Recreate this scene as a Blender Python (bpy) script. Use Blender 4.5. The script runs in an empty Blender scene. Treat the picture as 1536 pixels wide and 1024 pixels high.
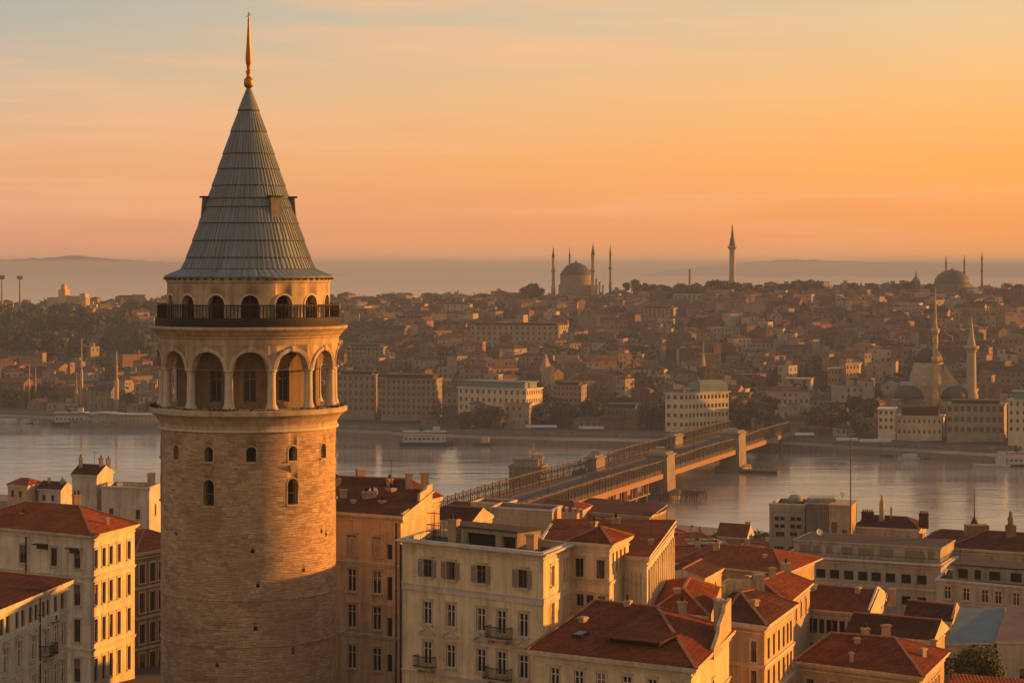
import bpy, math, random
from math import sin, cos, pi, radians, atan2, sqrt, hypot
from mathutils import Vector, Matrix

random.seed(7)
SC = bpy.context.scene
COL = SC.collection
# ------------------------------------------------------------------ camera, sky, sun, exposure
F, ZC, CX, HY = 3400.0, 80.0, 768.0, 398.0        # focal length in photo pixels, eye height, principal column, horizon row
cam_d = bpy.data.cameras.new('camera'); cam = bpy.data.objects.new('camera', cam_d); COL.objects.link(cam)
cam.location = (0, 0, ZC); cam.rotation_euler = (pi / 2, 0, 0)
cam_d.sensor_width = 36.0; cam_d.lens = 36.0 * F / 1536.0
cam_d.shift_y = -(512.0 - HY) / 1536.0
cam_d.clip_start = 1.0; cam_d.clip_end = 90000.0
SC.camera = cam

SUN_EL = radians(7.2)
_a = radians(106.0)
SUN_DIR = Vector((sin(_a) * cos(SUN_EL), -cos(_a) * cos(SUN_EL), sin(SUN_EL)))
sun_d = bpy.data.lights.new('sun', 'SUN'); sun_o = bpy.data.objects.new('sun', sun_d); COL.objects.link(sun_o)
sun_d.energy = 5.0; sun_d.angle = radians(0.75); sun_d.color = (1.0, 0.37, 0.05)
sun_o.rotation_euler = SUN_DIR.to_track_quat('Z', 'Y').to_euler(); sun_o.location = (400, 100, 200)

def s2l(r, g, b):
    def f(c):
        c /= 255.0
        return c / 12.92 if c <= 0.04045 else ((c + 0.055) / 1.055) ** 2.4
    return (f(r), f(g), f(b), 1.0)

W = bpy.data.worlds.new('World'); SC.world = W; W.use_nodes = True
nt = W.node_tree; nt.nodes.clear()
def wn(t, **k):
    n = nt.nodes.new(t)
    for a, v in k.items(): setattr(n, a, v)
    return n
def ramp(stops):
    n = wn('ShaderNodeValToRGB'); cr = n.color_ramp
    while len(cr.elements) > 1: cr.elements.remove(cr.elements[-1])
    cr.elements[0].position = stops[0][0]; cr.elements[0].color = s2l(*stops[0][1])
    for p, c in stops[1:]:
        e = cr.elements.new(p); e.color = s2l(*c)
    return n
wout = wn('ShaderNodeOutputWorld'); wbg = wn('ShaderNodeBackground')
tc = wn('ShaderNodeTexCoord'); sep = wn('ShaderNodeSeparateXYZ')
nt.links.new(tc.outputs['Generated'], sep.inputs[0])
mz = wn('ShaderNodeMapRange'); mz.inputs[1].default_value = 0.0; mz.inputs[2].default_value = 0.5
nt.links.new(sep.outputs['Z'], mz.inputs[0])
rL = ramp([(0.0, (222, 156, 122)), (0.03, (220, 154, 118)), (0.09, (226, 168, 124)), (0.15, (206, 178, 148)), (0.215, (172, 172, 160)), (0.5, (140, 150, 158)), (1.0, (104, 122, 146))])
rR = ramp([(0.0, (255, 164, 92)), (0.03, (249, 158, 86)), (0.09, (253, 172, 88)), (0.15, (247, 184, 112)), (0.215, (228, 192, 144)), (0.5, (176, 170, 158)), (1.0, (110, 124, 144))])
rB = ramp([(0.0, (242, 192, 134)), (0.3, (234, 188, 134)), (0.6, (192, 168, 136)), (1.0, (130, 134, 138))])
for r_ in (rL, rR, rB): nt.links.new(mz.outputs[0], r_.inputs[0])
mx = wn('ShaderNodeMapRange'); mx.inputs[1].default_value = -0.26; mx.inputs[2].default_value = 0.2
nt.links.new(sep.outputs['X'], mx.inputs[0])
my = wn('ShaderNodeMapRange'); my.inputs[1].default_value = 0.6; my.inputs[2].default_value = -0.3
nt.links.new(sep.outputs['Y'], my.inputs[0])
m1 = wn('ShaderNodeMix', data_type='RGBA'); m2 = wn('ShaderNodeMix', data_type='RGBA')
nt.links.new(mx.outputs[0], m1.inputs[0]); nt.links.new(rL.outputs[0], m1.inputs[6]); nt.links.new(rR.outputs[0], m1.inputs[7])
nt.links.new(my.outputs[0], m2.inputs[0]); nt.links.new(m1.outputs[2], m2.inputs[6]); nt.links.new(rB.outputs[0], m2.inputs[7])
# thin high cloud streaks
mp = wn('ShaderNodeMapping'); mp.inputs['Scale'].default_value = (2.2, 2.2, 34.0); mp.inputs['Rotation'].default_value = (0, radians(1.2), 0)
nt.links.new(tc.outputs['Generated'], mp.inputs[0])
nz = wn('ShaderNodeTexNoise'); nz.inputs['Scale'].default_value = 2.6; nz.inputs['Detail'].default_value = 5; nz.inputs['Roughness'].default_value = 0.55
nt.links.new(mp.outputs[0], nz.inputs['Vector'])
mc = wn('ShaderNodeMapRange'); mc.inputs[1].default_value = 0.47; mc.inputs[2].default_value = 0.72; mc.inputs[4].default_value = 0.5
nt.links.new(nz.outputs['Fac'], mc.inputs[0])
m3 = wn('ShaderNodeMix', data_type='RGBA'); m3.inputs[7].default_value = s2l(250, 184, 136)
nt.links.new(mc.outputs[0], m3.inputs[0]); nt.links.new(m2.outputs[2], m3.inputs[6])
sky = wn('ShaderNodeTexSky'); sky.sky_type = 'NISHITA'; sky.sun_disc = False
sky.sun_elevation = SUN_EL; sky.sun_rotation = atan2(SUN_DIR.x, SUN_DIR.y); sky.dust_density = 4.0
ms = wn('ShaderNodeMix', data_type='RGBA', blend_type='MULTIPLY'); ms.inputs[0].default_value = 1.0; ms.inputs[7].default_value = (0.1, 0.1, 0.1, 1)
nt.links.new(sky.outputs[0], ms.inputs[6])
m4 = wn('ShaderNodeMix', data_type='RGBA'); m4.inputs[0].default_value = 0.08
nt.links.new(m3.outputs[2], m4.inputs[6]); nt.links.new(ms.outputs[2], m4.inputs[7])
nt.links.new(m4.outputs[2], wbg.inputs[0]); wbg.inputs[1].default_value = 0.665
nt.links.new(wbg.outputs[0], wout.inputs[0])
vs = SC.view_settings; vs.view_transform = 'Standard'; vs.look = 'None'; vs.exposure = 0.85; vs.gamma = 1.0; vs.use_curve_mapping = False
SC.cycles.volume_bounces = 0; SC.cycles.max_bounces = 6; SC.cycles.diffuse_bounces = 3; SC.cycles.glossy_bounces = 3
HAZE_DENSITY = 0.00014
HAZE_COLOR = (0.43, 0.56, 0.82)

# ------------------------------------------------------------------ places
def at(px, py, Y): return Vector(((px - CX) / F * Y, Y, ZC + (HY - py) / F * Y))
def atz(px, py, z):
    Y = F * (ZC - z) / (py - HY); return Vector(((px - CX) / F * Y, Y, z))
def pl(px, Y): return ((px - CX) / F * Y, Y)
def zat(py, Y): return ZC + (HY - py) / F * Y
def pxy(x, y, z): return (CX + F * x / y, HY + (ZC - z) * F / y)
def lerp(a, b, t): return a + (b - a) * t
def interp(x, pts):
    if x <= pts[0][0]: return pts[0][1]
    for (x0, y0), (x1, y1) in zip(pts, pts[1:]):
        if x <= x1: return lerp(y0, y1, (x - x0) / (x1 - x0))
    return pts[-1][1]
def smooth(t):
    t = max(0.0, min(1.0, t)); return t * t * (3 - 2 * t)
FAR_SHORE = [(-900, 1350), (-262, 1162), (-80, 1058), (-23, 1018), (115, 985), (205, 915), (420, 820), (900, 700)]
NEAR_SHORE = [(-900, 930), (-200, 770), (-20, 715), (50, 672), (80, 648), (150, 600), (500, 480), (900, 420)]
RIDGE = [(-900, 34), (-460, 38), (-370, 43), (-150, 46), (60, 49), (200, 55), (450, 54), (900, 48)]
def far_ground(x, y):
    d = y - interp(x, FAR_SHORE)
    zr = interp(x, RIDGE)
    if d < 60: return 2.6
    t = (d - 60) / (1930 - interp(x, FAR_SHORE) - 60)
    if t <= 1: z = 2.6 + (zr - 2.6) * (0.55 * t + 0.45 * sin(t * pi / 2)) + 1.5 * sin(x * 0.021 + y * 0.006) * sin(t * pi)
    else: z = zr - (zr + 3) * smooth((y - 2050) / 800.0) if y > 2050 else zr
    return z
def near_ground(x, y):
    ys = interp(x, NEAR_SHORE)
    if y < 214: return 36.5 + (214 - y) * 0.02
    t = (y - 214) / max(1, (ys - 55 - 214))
    return lerp(36.5, 2.6, min(1, t))
def ground(x, y):
    ns, fs = interp(x, NEAR_SHORE), interp(x, FAR_SHORE)
    if y <= ns: return near_ground(x, y)
    if y >= fs: return far_ground(x, y)
    return -4.0

# ------------------------------------------------------------------ mesh builder and scene helpers
class MB:
    def __init__(s): s.v = []; s.k = {}; s.f = []; s.m = []; s.sm = []; s.weld = True
    def vi(s, p):
        if not s.weld:
            s.v.append((p[0], p[1], p[2])); return len(s.v) - 1
        k = (round(p[0], 3), round(p[1], 3), round(p[2], 3))
        i = s.k.get(k)
        if i is None:
            i = len(s.v); s.k[k] = i; s.v.append((p[0], p[1], p[2]))
        return i
    def face(s, pts, mat=0, sm=False):
        ids = []
        for p in pts:
            i = s.vi(p)
            if i not in ids: ids.append(i)
        if len(ids) >= 3: s.f.append(ids); s.m.append(mat); s.sm.append(sm)
    def obox(s, o, a, b, c, mat=0):
        o, a, b, c = Vector(o), Vector(a), Vector(b), Vector(c)
        p = [o, o + a, o + a + b, o + b]; q = [x + c for x in p]
        s.face(p[::-1], mat); s.face(q, mat)
        for i in range(4): s.face([p[i], p[(i + 1) % 4], q[(i + 1) % 4], q[i]], mat)
    def box(s, x0, y0, z0, x1, y1, z1, mat=0): s.obox((x0, y0, z0), (x1 - x0, 0, 0), (0, y1 - y0, 0), (0, 0, z1 - z0), mat)
    def beam(s, p, q, w, h=None, mat=0):
        p, q = Vector(p), Vector(q); d = (q - p); h = h or w
        if d.length < 1e-6: return
        n = d.normalized(); sd = n.cross(Vector((0, 0, 1)))
        if sd.length < 1e-3: sd = Vector((1, 0, 0))
        sd.normalize(); up = sd.cross(n)
        s.obox(p - sd * w / 2 - up * h / 2, d, sd * w, up * h, mat)
    def prism(s, poly, z0, z1, mat=0, top=True, bottom=True, topmat=None):
        a = [(x, y, z0) for x, y in poly]; b = [(x, y, z1) for x, y in poly]; n = len(poly)
        for i in range(n): s.face([a[i], a[(i + 1) % n], b[(i + 1) % n], b[i]], mat)
        if top: s.face(b, mat if topmat is None else topmat)
        if bottom: s.face(a[::-1], mat)
    def lathe(s, prof, cx, cy, n=24, mat=0, sm=True, a0=0.0, a1=2 * pi, cap=True):
        full = abs(a1 - a0 - 2 * pi) < 1e-6
        P = lambda r, z, i: (cx + r * sin(a0 + (a1 - a0) * i / n), cy - r * cos(a0 + (a1 - a0) * i / n), z)
        for (r0, z0), (r1, z1) in zip(prof, prof[1:]):
            for i in range(n):
                j = i + 1 if not (full and i == n - 1) else 0
                s.face([P(r0, z0, i), P(r0, z0, j), P(r1, z1, j), P(r1, z1, i)], mat, sm)
        if cap:
            if prof[0][0] > 1e-3: s.face([P(prof[0][0], prof[0][1], i) for i in range(n)][::-1], mat)
            if prof[-1][0] > 1e-3: s.face([P(prof[-1][0], prof[-1][1], i) for i in range(n)], mat)
    def tube(s, pts, radii, n=6, mat=0):
        rings = []
        for i, p in enumerate(pts):
            p = Vector(p); d = (Vector(pts[min(i + 1, len(pts) - 1)]) - Vector(pts[max(i - 1, 0)])).normalized()
            u = d.cross(Vector((0.31, 0.95, 0.05))).normalized(); w = d.cross(u)
            rings.append([p + (u * cos(2 * pi * k / n) + w * sin(2 * pi * k / n)) * radii[i] for k in range(n)])
        for a, b in zip(rings, rings[1:]):
            for k in range(n): s.face([a[k], a[(k + 1) % n], b[(k + 1) % n], b[k]], mat, True)
        s.face(rings[-1], mat); s.face(rings[0][::-1], mat)
    def mesh(s, name, mats, off=(0, 0, 0), cyl=None):
        me = bpy.data.meshes.new(name)
        ox, oy, oz = off
        me.from_pydata([(x - ox, y - oy, z - oz) for x, y, z in s.v], [], s.f)
        for m in mats: me.materials.append(m)
        me.polygons.foreach_set('material_index', s.m)
        me.polygons.foreach_set('use_smooth', s.sm)
        uv = []
        V = s.v
        for ids in s.f:
            if cyl:
                cx, cy, R = cyl
                mx_ = sum(V[i][0] for i in ids) / len(ids) - cx; my_ = sum(V[i][1] for i in ids) / len(ids) - cy
                t0 = atan2(mx_, -my_)
                for i in ids:
                    x, y, z = V[i]; t = atan2(x - cx, -(y - cy)); d = t - t0
                    while d > pi: d -= 2 * pi
                    while d < -pi: d += 2 * pi
                    uv += [(t0 + d) * R, z]
                continue
            x0, y0, z0 = V[ids[0]]; nx = ny = nzv = 0.0; L = len(ids)
            for q in range(L):
                a = V[ids[q]]; b = V[ids[(q + 1) % L]]
                nx += (a[1] - b[1]) * (a[2] + b[2]); ny += (a[2] - b[2]) * (a[0] + b[0]); nzv += (a[0] - b[0]) * (a[1] + b[1])
            l = sqrt(nx * nx + ny * ny + nzv * nzv) or 1.0; nx /= l; ny /= l; nzv /= l
            hl = hypot(nx, ny)
            if hl < 0.02:
                for i in ids: uv += [V[i][0], V[i][1]]
            else:
                hx, hy = -ny / hl, nx / hl
                wx, wy, wz = -nzv * hy, nzv * hx, nx * hy - ny * hx
                for i in ids:
                    x, y, z = V[i]; uv += [x * hx + y * hy, x * wx + y * wy + z * wz]
        me.uv_layers.new(name='UVMap').data.foreach_set('uv', uv)
        me.update()
        return me

ORG = {}
def thing(name, label, cat, loc=(0, 0, 0), group=None):
    o = bpy.data.objects.new(name, None); COL.objects.link(o); o.location = loc
    o.empty_display_size = 0.5
    o['label'] = label; o['category'] = cat
    if group: o['group'] = group
    ORG[o.name] = tuple(loc); return o
def part(name, mb, mats, parent, label=None, cyl=None):
    """mesh in world coordinates -> child (or grandchild) with the thing's origin taken off"""
    root = parent
    while root.parent: root = root.parent
    if not isinstance(mats, (list, tuple)): mats = [mats]
    o = bpy.data.objects.new(name, mb.mesh(name, mats, ORG[root.name], cyl)); COL.objects.link(o); o.parent = parent
    if label: o['label'] = label
    return o
def single(name, mb, mats, label=None, cat=None, group=None, kind=None, loc=(0, 0, 0)):
    if not isinstance(mats, (list, tuple)): mats = [mats]
    o = bpy.data.objects.new(name, mb.mesh(name, mats, loc)); COL.objects.link(o); o.location = loc
    if label: o['label'] = label
    if cat: o['category'] = cat
    if group: o['group'] = group
    if kind: o['kind'] = kind
    return o
def copy_thing(root, loc, label, group=None, rz=0.0, sc=1.0):
    r = root.copy(); COL.objects.link(r); r.location = loc; r.rotation_euler = (0, 0, rz); r.scale = (sc, sc, sc)
    r['label'] = label
    if group: r['group'] = group
    for ch in list(root.children):
        c = ch.copy(); COL.objects.link(c); c.parent = r
        for g in ch.children:
            d = g.copy(); COL.objects.link(d); d.parent = c
    return r

# ------------------------------------------------------------------ materials
class NT:
    def __init__(s, name):
        s.mat = bpy.data.materials.new(name); s.mat.use_nodes = True; s.t = s.mat.node_tree
        s.b = s.t.nodes['Principled BSDF']
        s.b.inputs['Specular IOR Level'].default_value = 0.25
    def n(s, t, ins=None, **k):
        x = s.t.nodes.new(t)
        for a, v in k.items(): setattr(x, a, v)
        for a, v in (ins or {}).items():
            if isinstance(v, bpy.types.NodeSocket): s.t.links.new(v, x.inputs[a])
            else: x.inputs[a].default_value = v
        return x
    def set(s, a, v):
        if isinstance(v, bpy.types.NodeSocket): s.t.links.new(v, s.b.inputs[a])
        else: s.b.inputs[a].default_value = v
    def mix(s, f, a, b, mode='MIX'):
        x = s.t.nodes.new('ShaderNodeMix'); x.data_type = 'RGBA'; x.blend_type = mode
        for i, v in ((0, f), (6, a), (7, b)):
            if isinstance(v, bpy.types.NodeSocket): s.t.links.new(v, x.inputs[i])
            else: x.inputs[i].default_value = v if i == 0 or len(v) == 4 else (*v, 1)
        return x.outputs[2]
    def noise(s, scale, detail=4, rough=0.55, sc=(1, 1, 1), coord='Object', dist=0.0):
        c = s.n('ShaderNodeTexCoord'); m = s.n('ShaderNodeMapping', {'Vector': c.outputs[coord], 'Scale': sc})
        return s.n('ShaderNodeTexNoise', {'Vector': m.outputs[0], 'Scale': scale, 'Detail': detail, 'Roughness': rough, 'Distortion': dist}).outputs['Fac']
    def rng(s, v, a, b, c=0.0, d=1.0):
        return s.n('ShaderNodeMapRange', {0: v, 1: a, 2: b, 3: c, 4: d}).outputs[0]
    def bump(s, h, strength, dist):
        s.set('Normal', s.n('ShaderNodeBump', {'Height': h, 'Strength': strength, 'Distance': dist}).outputs[0])
def c4(c): return (*c, 1.0)
def dark(c, f): return tuple(x * f for x in c)
_M = {}
def plaster(name, col, stain=0.5, rough=0.9):
    if name in _M: return _M[name]
    t = NT(name)
    a = t.rng(t.noise(0.35, 6, 0.62), 0.35, 0.7); b = t.rng(t.noise(1.2, 5, 0.6, (1.6, 1.6, 0.12)), 0.45, 0.75)
    c = t.rng(t.noise(4.0, 4, 0.6), 0.3, 0.75)
    x = t.mix(a, c4(dark(col, 1.08)), c4((col[0] * 0.78, col[1] * 0.74, col[2] * 0.68)))
    k = t.n('ShaderNodeMath', {0: b, 1: stain}, operation='MULTIPLY').outputs[0]
    x = t.mix(k, x, c4((col[0] * 0.34, col[1] * 0.3, col[2] * 0.25)))
    k2 = t.n('ShaderNodeMath', {0: c, 1: 0.22}, operation='MULTIPLY').outputs[0]
    x = t.mix(k2, x, c4(dark(col, 0.6)))
    pt = t.noise(0.22, 2, 0.4, (1, 1, 1.6), 'Object', 1.2)
    x = t.mix(t.rng(pt, 0.56, 0.6, 0, 0.28 * min(1, stain * 1.4)), x, c4((min(1, col[0] * 1.2), col[1] * 1.18, col[2] * 1.15)))
    x = t.mix(t.rng(pt, 0.4, 0.37, 0, 0.3 * min(1, stain * 1.4)), x, c4((col[0] * 0.6, col[1] * 0.55, col[2] * 0.5)))
    t.set('Base Color', x); t.set('Roughness', rough); t.bump(t.noise(6, 5), 0.35, 0.03)
    _M[name] = t.mat; return t.mat
def tiles(name, col, var=0.5, bw=0.32, rh=0.42):
    if name in _M: return _M[name]
    t = NT(name); u = t.n('ShaderNodeUVMap').outputs[0]
    br = t.n('ShaderNodeTexBrick', {'Vector': u, 'Color1': c4(dark(col, 1.18)), 'Color2': c4(dark(col, 0.72)), 'Mortar': c4(dark(col, 0.3)), 'Scale': 1.0, 'Mortar Size': 0.025, 'Mortar Smooth': 0.4, 'Bias': 0.0, 'Brick Width': bw, 'Row Height': rh})
    a = t.rng(t.noise(0.5, 6, 0.65), 0.36, 0.68); b = t.rng(t.noise(2.6, 5, 0.65), 0.42, 0.74)
    k = t.n('ShaderNodeMath', {0: a, 1: var}, operation='MULTIPLY').outputs[0]
    x = t.mix(k, br.outputs[0], c4((col[0] * 0.42, col[1] * 0.5, col[2] * 0.55)))
    k2 = t.n('ShaderNodeMath', {0: b, 1: var * 0.8}, operation='MULTIPLY').outputs[0]
    x = t.mix(k2, x, c4((min(1, col[0] * 1.5), col[1] * 1.5, col[2] * 1.3)))
    ms_ = t.n('ShaderNodeMapping', {'Vector': u, 'Scale': (1.3, 0.16, 1)})
    sk = t.n('ShaderNodeTexNoise', {'Vector': ms_.outputs[0], 'Scale': 1.0, 'Detail': 6.0, 'Roughness': 0.7}).outputs['Fac']
    x = t.mix(t.rng(sk, 0.5, 0.72, 0, 0.7), x, c4((col[0] * 0.33, col[1] * 0.45, col[2] * 0.6)))
    x = t.mix(t.rng(sk, 0.46, 0.3, 0, 0.45), x, c4((min(1, col[0] * 1.45), col[1] * 1.7, col[2] * 1.7)))
    pb = t.n('ShaderNodeTexBrick', {'Vector': u, 'Color1': (1.3, 1.32, 1.35, 1), 'Color2': (0.62, 0.62, 0.62, 1), 'Mortar': (0.95, 0.95, 0.95, 1), 'Scale': 1.0, 'Mortar Size': 0.0, 'Bias': 0.0, 'Brick Width': 2.9, 'Row Height': 2.1}, offset=0.37).outputs[0]
    x = t.mix(0.5, x, t.mix(1.0, x, pb, 'MULTIPLY'))
    w = t.n('ShaderNodeTexWave', {'Vector': u, 'Scale': 1.0 / bw / 1.0 * 0.314, 'Distortion': 0.6, 'Detail': 1.0}, wave_type='BANDS', bands_direction='X')
    h = t.n('ShaderNodeMath', {0: w.outputs['Fac'], 1: t.n('ShaderNodeMath', {0: br.outputs['Fac'], 1: -0.7}, operation='MULTIPLY').outputs[0]}, operation='ADD').outputs[0]
    h = t.n('ShaderNodeMath', {0: h, 1: t.n('ShaderNodeMath', {0: t.noise(0.8, 4), 1: 2.2}, operation='MULTIPLY').outputs[0]}, operation='ADD').outputs[0]
    t.set('Base Color', x); t.set('Roughness', 0.92); t.set('Specular IOR Level', 0.08); t.bump(h, 0.75, 0.08)
    _M[name] = t.mat; return t.mat
def masonry(name, c1, c2, mortar, bw=0.5, rh=0.22, wob=0.16):
    t = NT(name); u = t.n('ShaderNodeUVMap').outputs[0]
    nzc = t.n('ShaderNodeTexNoise', {'Vector': u, 'Scale': 1.1, 'Detail': 4.0})
    off = t.n('ShaderNodeVectorMath', {0: nzc.outputs['Color'], 1: (0.5, 0.5, 0.5)}, operation='SUBTRACT')
    sc_ = t.n('ShaderNodeVectorMath', {0: off.outputs[0], 1: (wob * 4, wob * 2.4, 0)}, operation='MULTIPLY')
    uu = t.n('ShaderNodeVectorMath', {0: u, 1: sc_.outputs[0]}, operation='ADD').outputs[0]
    br = t.n('ShaderNodeTexBrick', {'Vector': uu, 'Color1': c4(c1), 'Color2': c4(c2), 'Mortar': c4(dark(mortar, 1.5)), 'Scale': 1.0, 'Mortar Size': 0.02, 'Mortar Smooth': 0.8, 'Bias': -0.1, 'Brick Width': bw, 'Row Height': rh}, offset_frequency=2, squash=0.7, squash_frequency=3)
    b2 = t.n('ShaderNodeTexBrick', {'Vector': uu, 'Color1': c4(dark(c1, 1.12)), 'Color2': c4(dark(c2, 0.8)), 'Mortar': c4(dark(mortar, 1.2)), 'Scale': 1.0, 'Mortar Size': 0.03, 'Mortar Smooth': 0.8, 'Bias': 0.1, 'Brick Width': bw * 2.1, 'Row Height': rh * 1.9}, offset_frequency=2, squash=0.6, squash_frequency=2)
    mm_ = t.n('ShaderNodeMapping', {'Vector': u, 'Scale': (0.3, 0.7, 1)})
    pm_ = t.rng(t.n('ShaderNodeTexNoise', {'Vector': mm_.outputs[0], 'Scale': 1.0, 'Detail': 3.0}).outputs['Fac'], 0.48, 0.55)
    bmix = t.mix(pm_, br.outputs[0], b2.outputs[0])
    m = t.n('ShaderNodeMapping', {'Vector': u, 'Scale': (0.9, 5.5, 1)})
    st = t.n('ShaderNodeTexNoise', {'Vector': m.outputs[0], 'Scale': 1.0, 'Detail': 6.0, 'Roughness': 0.7}).outputs['Fac']
    m2_ = t.n('ShaderNodeMapping', {'Vector': u, 'Scale': (0.16, 0.12, 1)})
    bl = t.n('ShaderNodeTexNoise', {'Vector': m2_.outputs[0], 'Scale': 1.0, 'Detail': 5.0, 'Roughness': 0.6}).outputs['Fac']
    x = t.mix(t.rng(st, 0.48, 0.72, 0, 0.9), bmix, c4(dark(mortar, 0.9)))
    x = t.mix(t.rng(st, 0.5, 0.25, 0, 0.5), x, c4(dark(c1, 1.3)))
    x = t.mix(t.rng(bl, 0.45, 0.68, 0, 0.62), x, c4((c2[0] * 0.62, c2[1] * 0.62, c2[2] * 0.62)))
    t.set('Base Color', x); t.set('Roughness', 0.92)
    hh = t.n('ShaderNodeMath', {0: br.outputs['Fac'], 1: -0.8}, operation='MULTIPLY').outputs[0]
    h = t.n('ShaderNodeMath', {0: hh, 1: st}, operation='ADD').outputs[0]
    t.bump(h, 0.8, 0.07)
    return t.mat
def plain(name, col, rough=0.7, metal=0.0, var=0.35, scale=2.0):
    if name in _M: return _M[name]
    t = NT(name); a = t.rng(t.noise(scale, 5, 0.6), 0.3, 0.72)
    t.set('Base Color', t.mix(a, c4(dark(col, 1 + var * 0.4)), c4(dark(col, 1 - var)))); t.set('Roughness', rough); t.set('Metallic', metal)
    t.bump(t.noise(scale * 3, 3), 0.2, 0.02)
    _M[name] = t.mat; return t.mat
def glass_mat(name, col, rough=0.12):
    t = NT(name); a = t.rng(t.noise(0.9, 3, 0.5), 0.35, 0.65)
    t.set('Base Color', t.mix(a, c4(col), c4(dark(col, 2.2)))); t.set('Roughness', rough); t.set('Specular IOR Level', 0.22)
    t.bump(t.noise(0.7, 2), 0.08, 0.05)
    return t.mat

STONE = masonry('rubble masonry', (0.53, 0.375, 0.23), (0.385, 0.262, 0.158), (0.19, 0.125, 0.075))
DRESSED = plaster('dressed limestone', (0.44, 0.345, 0.24), 0.75)
DRESSED_PALE = plaster('pale dressed limestone', (0.54, 0.46, 0.355), 0.6)
TRIM = plaster('pale grey trim', (0.56, 0.51, 0.43), 0.5)
LEADROOF = None
def lead_mat():
    t = NT('weathered lead sheet'); u = t.n('ShaderNodeUVMap').outputs[0]
    m = t.n('ShaderNodeMapping', {'Vector': u, 'Scale': (3.2, 0.18, 1)})
    st = t.n('ShaderNodeTexNoise', {'Vector': m.outputs[0], 'Scale': 1.0, 'Detail': 5.0, 'Roughness': 0.65}).outputs['Fac']
    x = t.mix(t.rng(st, 0.35, 0.68), c4((0.215, 0.255, 0.27)), c4((0.115, 0.142, 0.15)))
    x = t.mix(t.rng(t.noise(0.5, 4), 0.45, 0.75, 0, 0.4), x, c4((0.2, 0.17, 0.13)))
    t.set('Base Color', x); t.set('Roughness', 0.6); t.set('Metallic', 0.15); t.bump(st, 0.5, 0.05)
    return t.mat
LEADROOF = lead_mat()
GOLD = plain('gilded copper', (0.40, 0.155, 0.028), 0.45, 0.7, 0.3, 1.2)
IRON = plain('dark wrought iron', (0.016, 0.013, 0.011), 0.7, 0.0)
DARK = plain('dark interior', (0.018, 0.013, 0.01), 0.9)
WOODD = plain('dark brown wood', (0.06, 0.035, 0.022), 0.7)
GLASS = glass_mat('old window glass', (0.009, 0.008, 0.008))
GLASS_FAR = plain('dim distant pane', (0.09, 0.07, 0.052), 0.5)
FRAME_W = plain('aged white paint', (0.70, 0.64, 0.55), 0.6)
FRAME_D = plain('brown painted frame', (0.16, 0.11, 0.075), 0.6)
SHUT = plain('faded louvred shutter', (0.42, 0.34, 0.24), 0.75, 0, 0.3, 5)
SHUT_D = plain('grey brown shutter', (0.24, 0.2, 0.155), 0.75, 0, 0.3, 5)
ROOF_RED = tiles('red clay tiles', (0.195, 0.046, 0.012), 0.7)
ROOF_ORANGE = tiles('orange clay tiles', (0.29, 0.068, 0.016), 0.65)
ROOF_BROWN = tiles('old brown tiles', (0.12, 0.04, 0.017), 0.75)
ROOF_DK = tiles('sooty dark tiles', (0.085, 0.027, 0.013), 0.5)
TAR = plain('tarred flat roof', (0.06, 0.045, 0.035), 0.9, 0, 0.5, 0.8)
CONC = plaster('weathered concrete', (0.33, 0.29, 0.23), 0.7)
CHIM = plaster('rendered chimney', (0.42, 0.31, 0.21), 0.7)
LEAF = None
def leaf_mat(name, a, b):
    t = NT(name); x = t.mix(t.rng(t.noise(1.4, 4), 0.35, 0.65), c4(a), c4(b))
    t.set('Base Color', x); t.set('Roughness', 0.75); return t.mat
LEAF = leaf_mat('green leaves', (0.048, 0.058, 0.012), (0.09, 0.09, 0.018))
LEAF_D = leaf_mat('dark green leaves', (0.028, 0.03, 0.012), (0.06, 0.055, 0.02))
LEAF_A = leaf_mat('autumn leaves', (0.12, 0.06, 0.018), (0.07, 0.045, 0.016))
BARK = plain('bark', (0.07, 0.05, 0.035), 0.9)
# ------------------------------------------------------------------ the setting: ground sheet, water, far hills, haze
def ground_mat():
    t = NT('streets and earth')
    a = t.rng(t.noise(0.02, 6, 0.6), 0.4, 0.62); b = t.rng(t.noise(0.25, 5), 0.35, 0.7)
    x = t.mix(b, c4((0.075, 0.06, 0.045)), c4((0.05, 0.04, 0.03))); x = t.mix(a, x, c4((0.04, 0.036, 0.02)))
    t.set('Base Color', x); t.set('Roughness', 0.95); return t.mat
mb = MB()
xs = [-1500 + 60 * i for i in range(12)] + [-800 + 16 * i for i in range(101)] + [840 + 60 * i for i in range(12)]
ys = [-200 + 40 * i for i in range(10)] + [200 + 12 * i for i in range(60)] + [920 + 10 * i for i in range(120)] + [2120 + 60 * i for i in range(22)]
gz = [[ground(x, y) for x in xs] for y in ys]
for j in range(len(ys) - 1):
    for i in range(len(xs) - 1):
        mb.face([(xs[i], ys[j], gz[j][i]), (xs[i + 1], ys[j], gz[j][i + 1]), (xs[i + 1], ys[j + 1], gz[j + 1][i + 1]), (xs[i], ys[j + 1], gz[j + 1][i])], 0, True)
single('ground', mb, ground_mat(), kind='structure')

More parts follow.
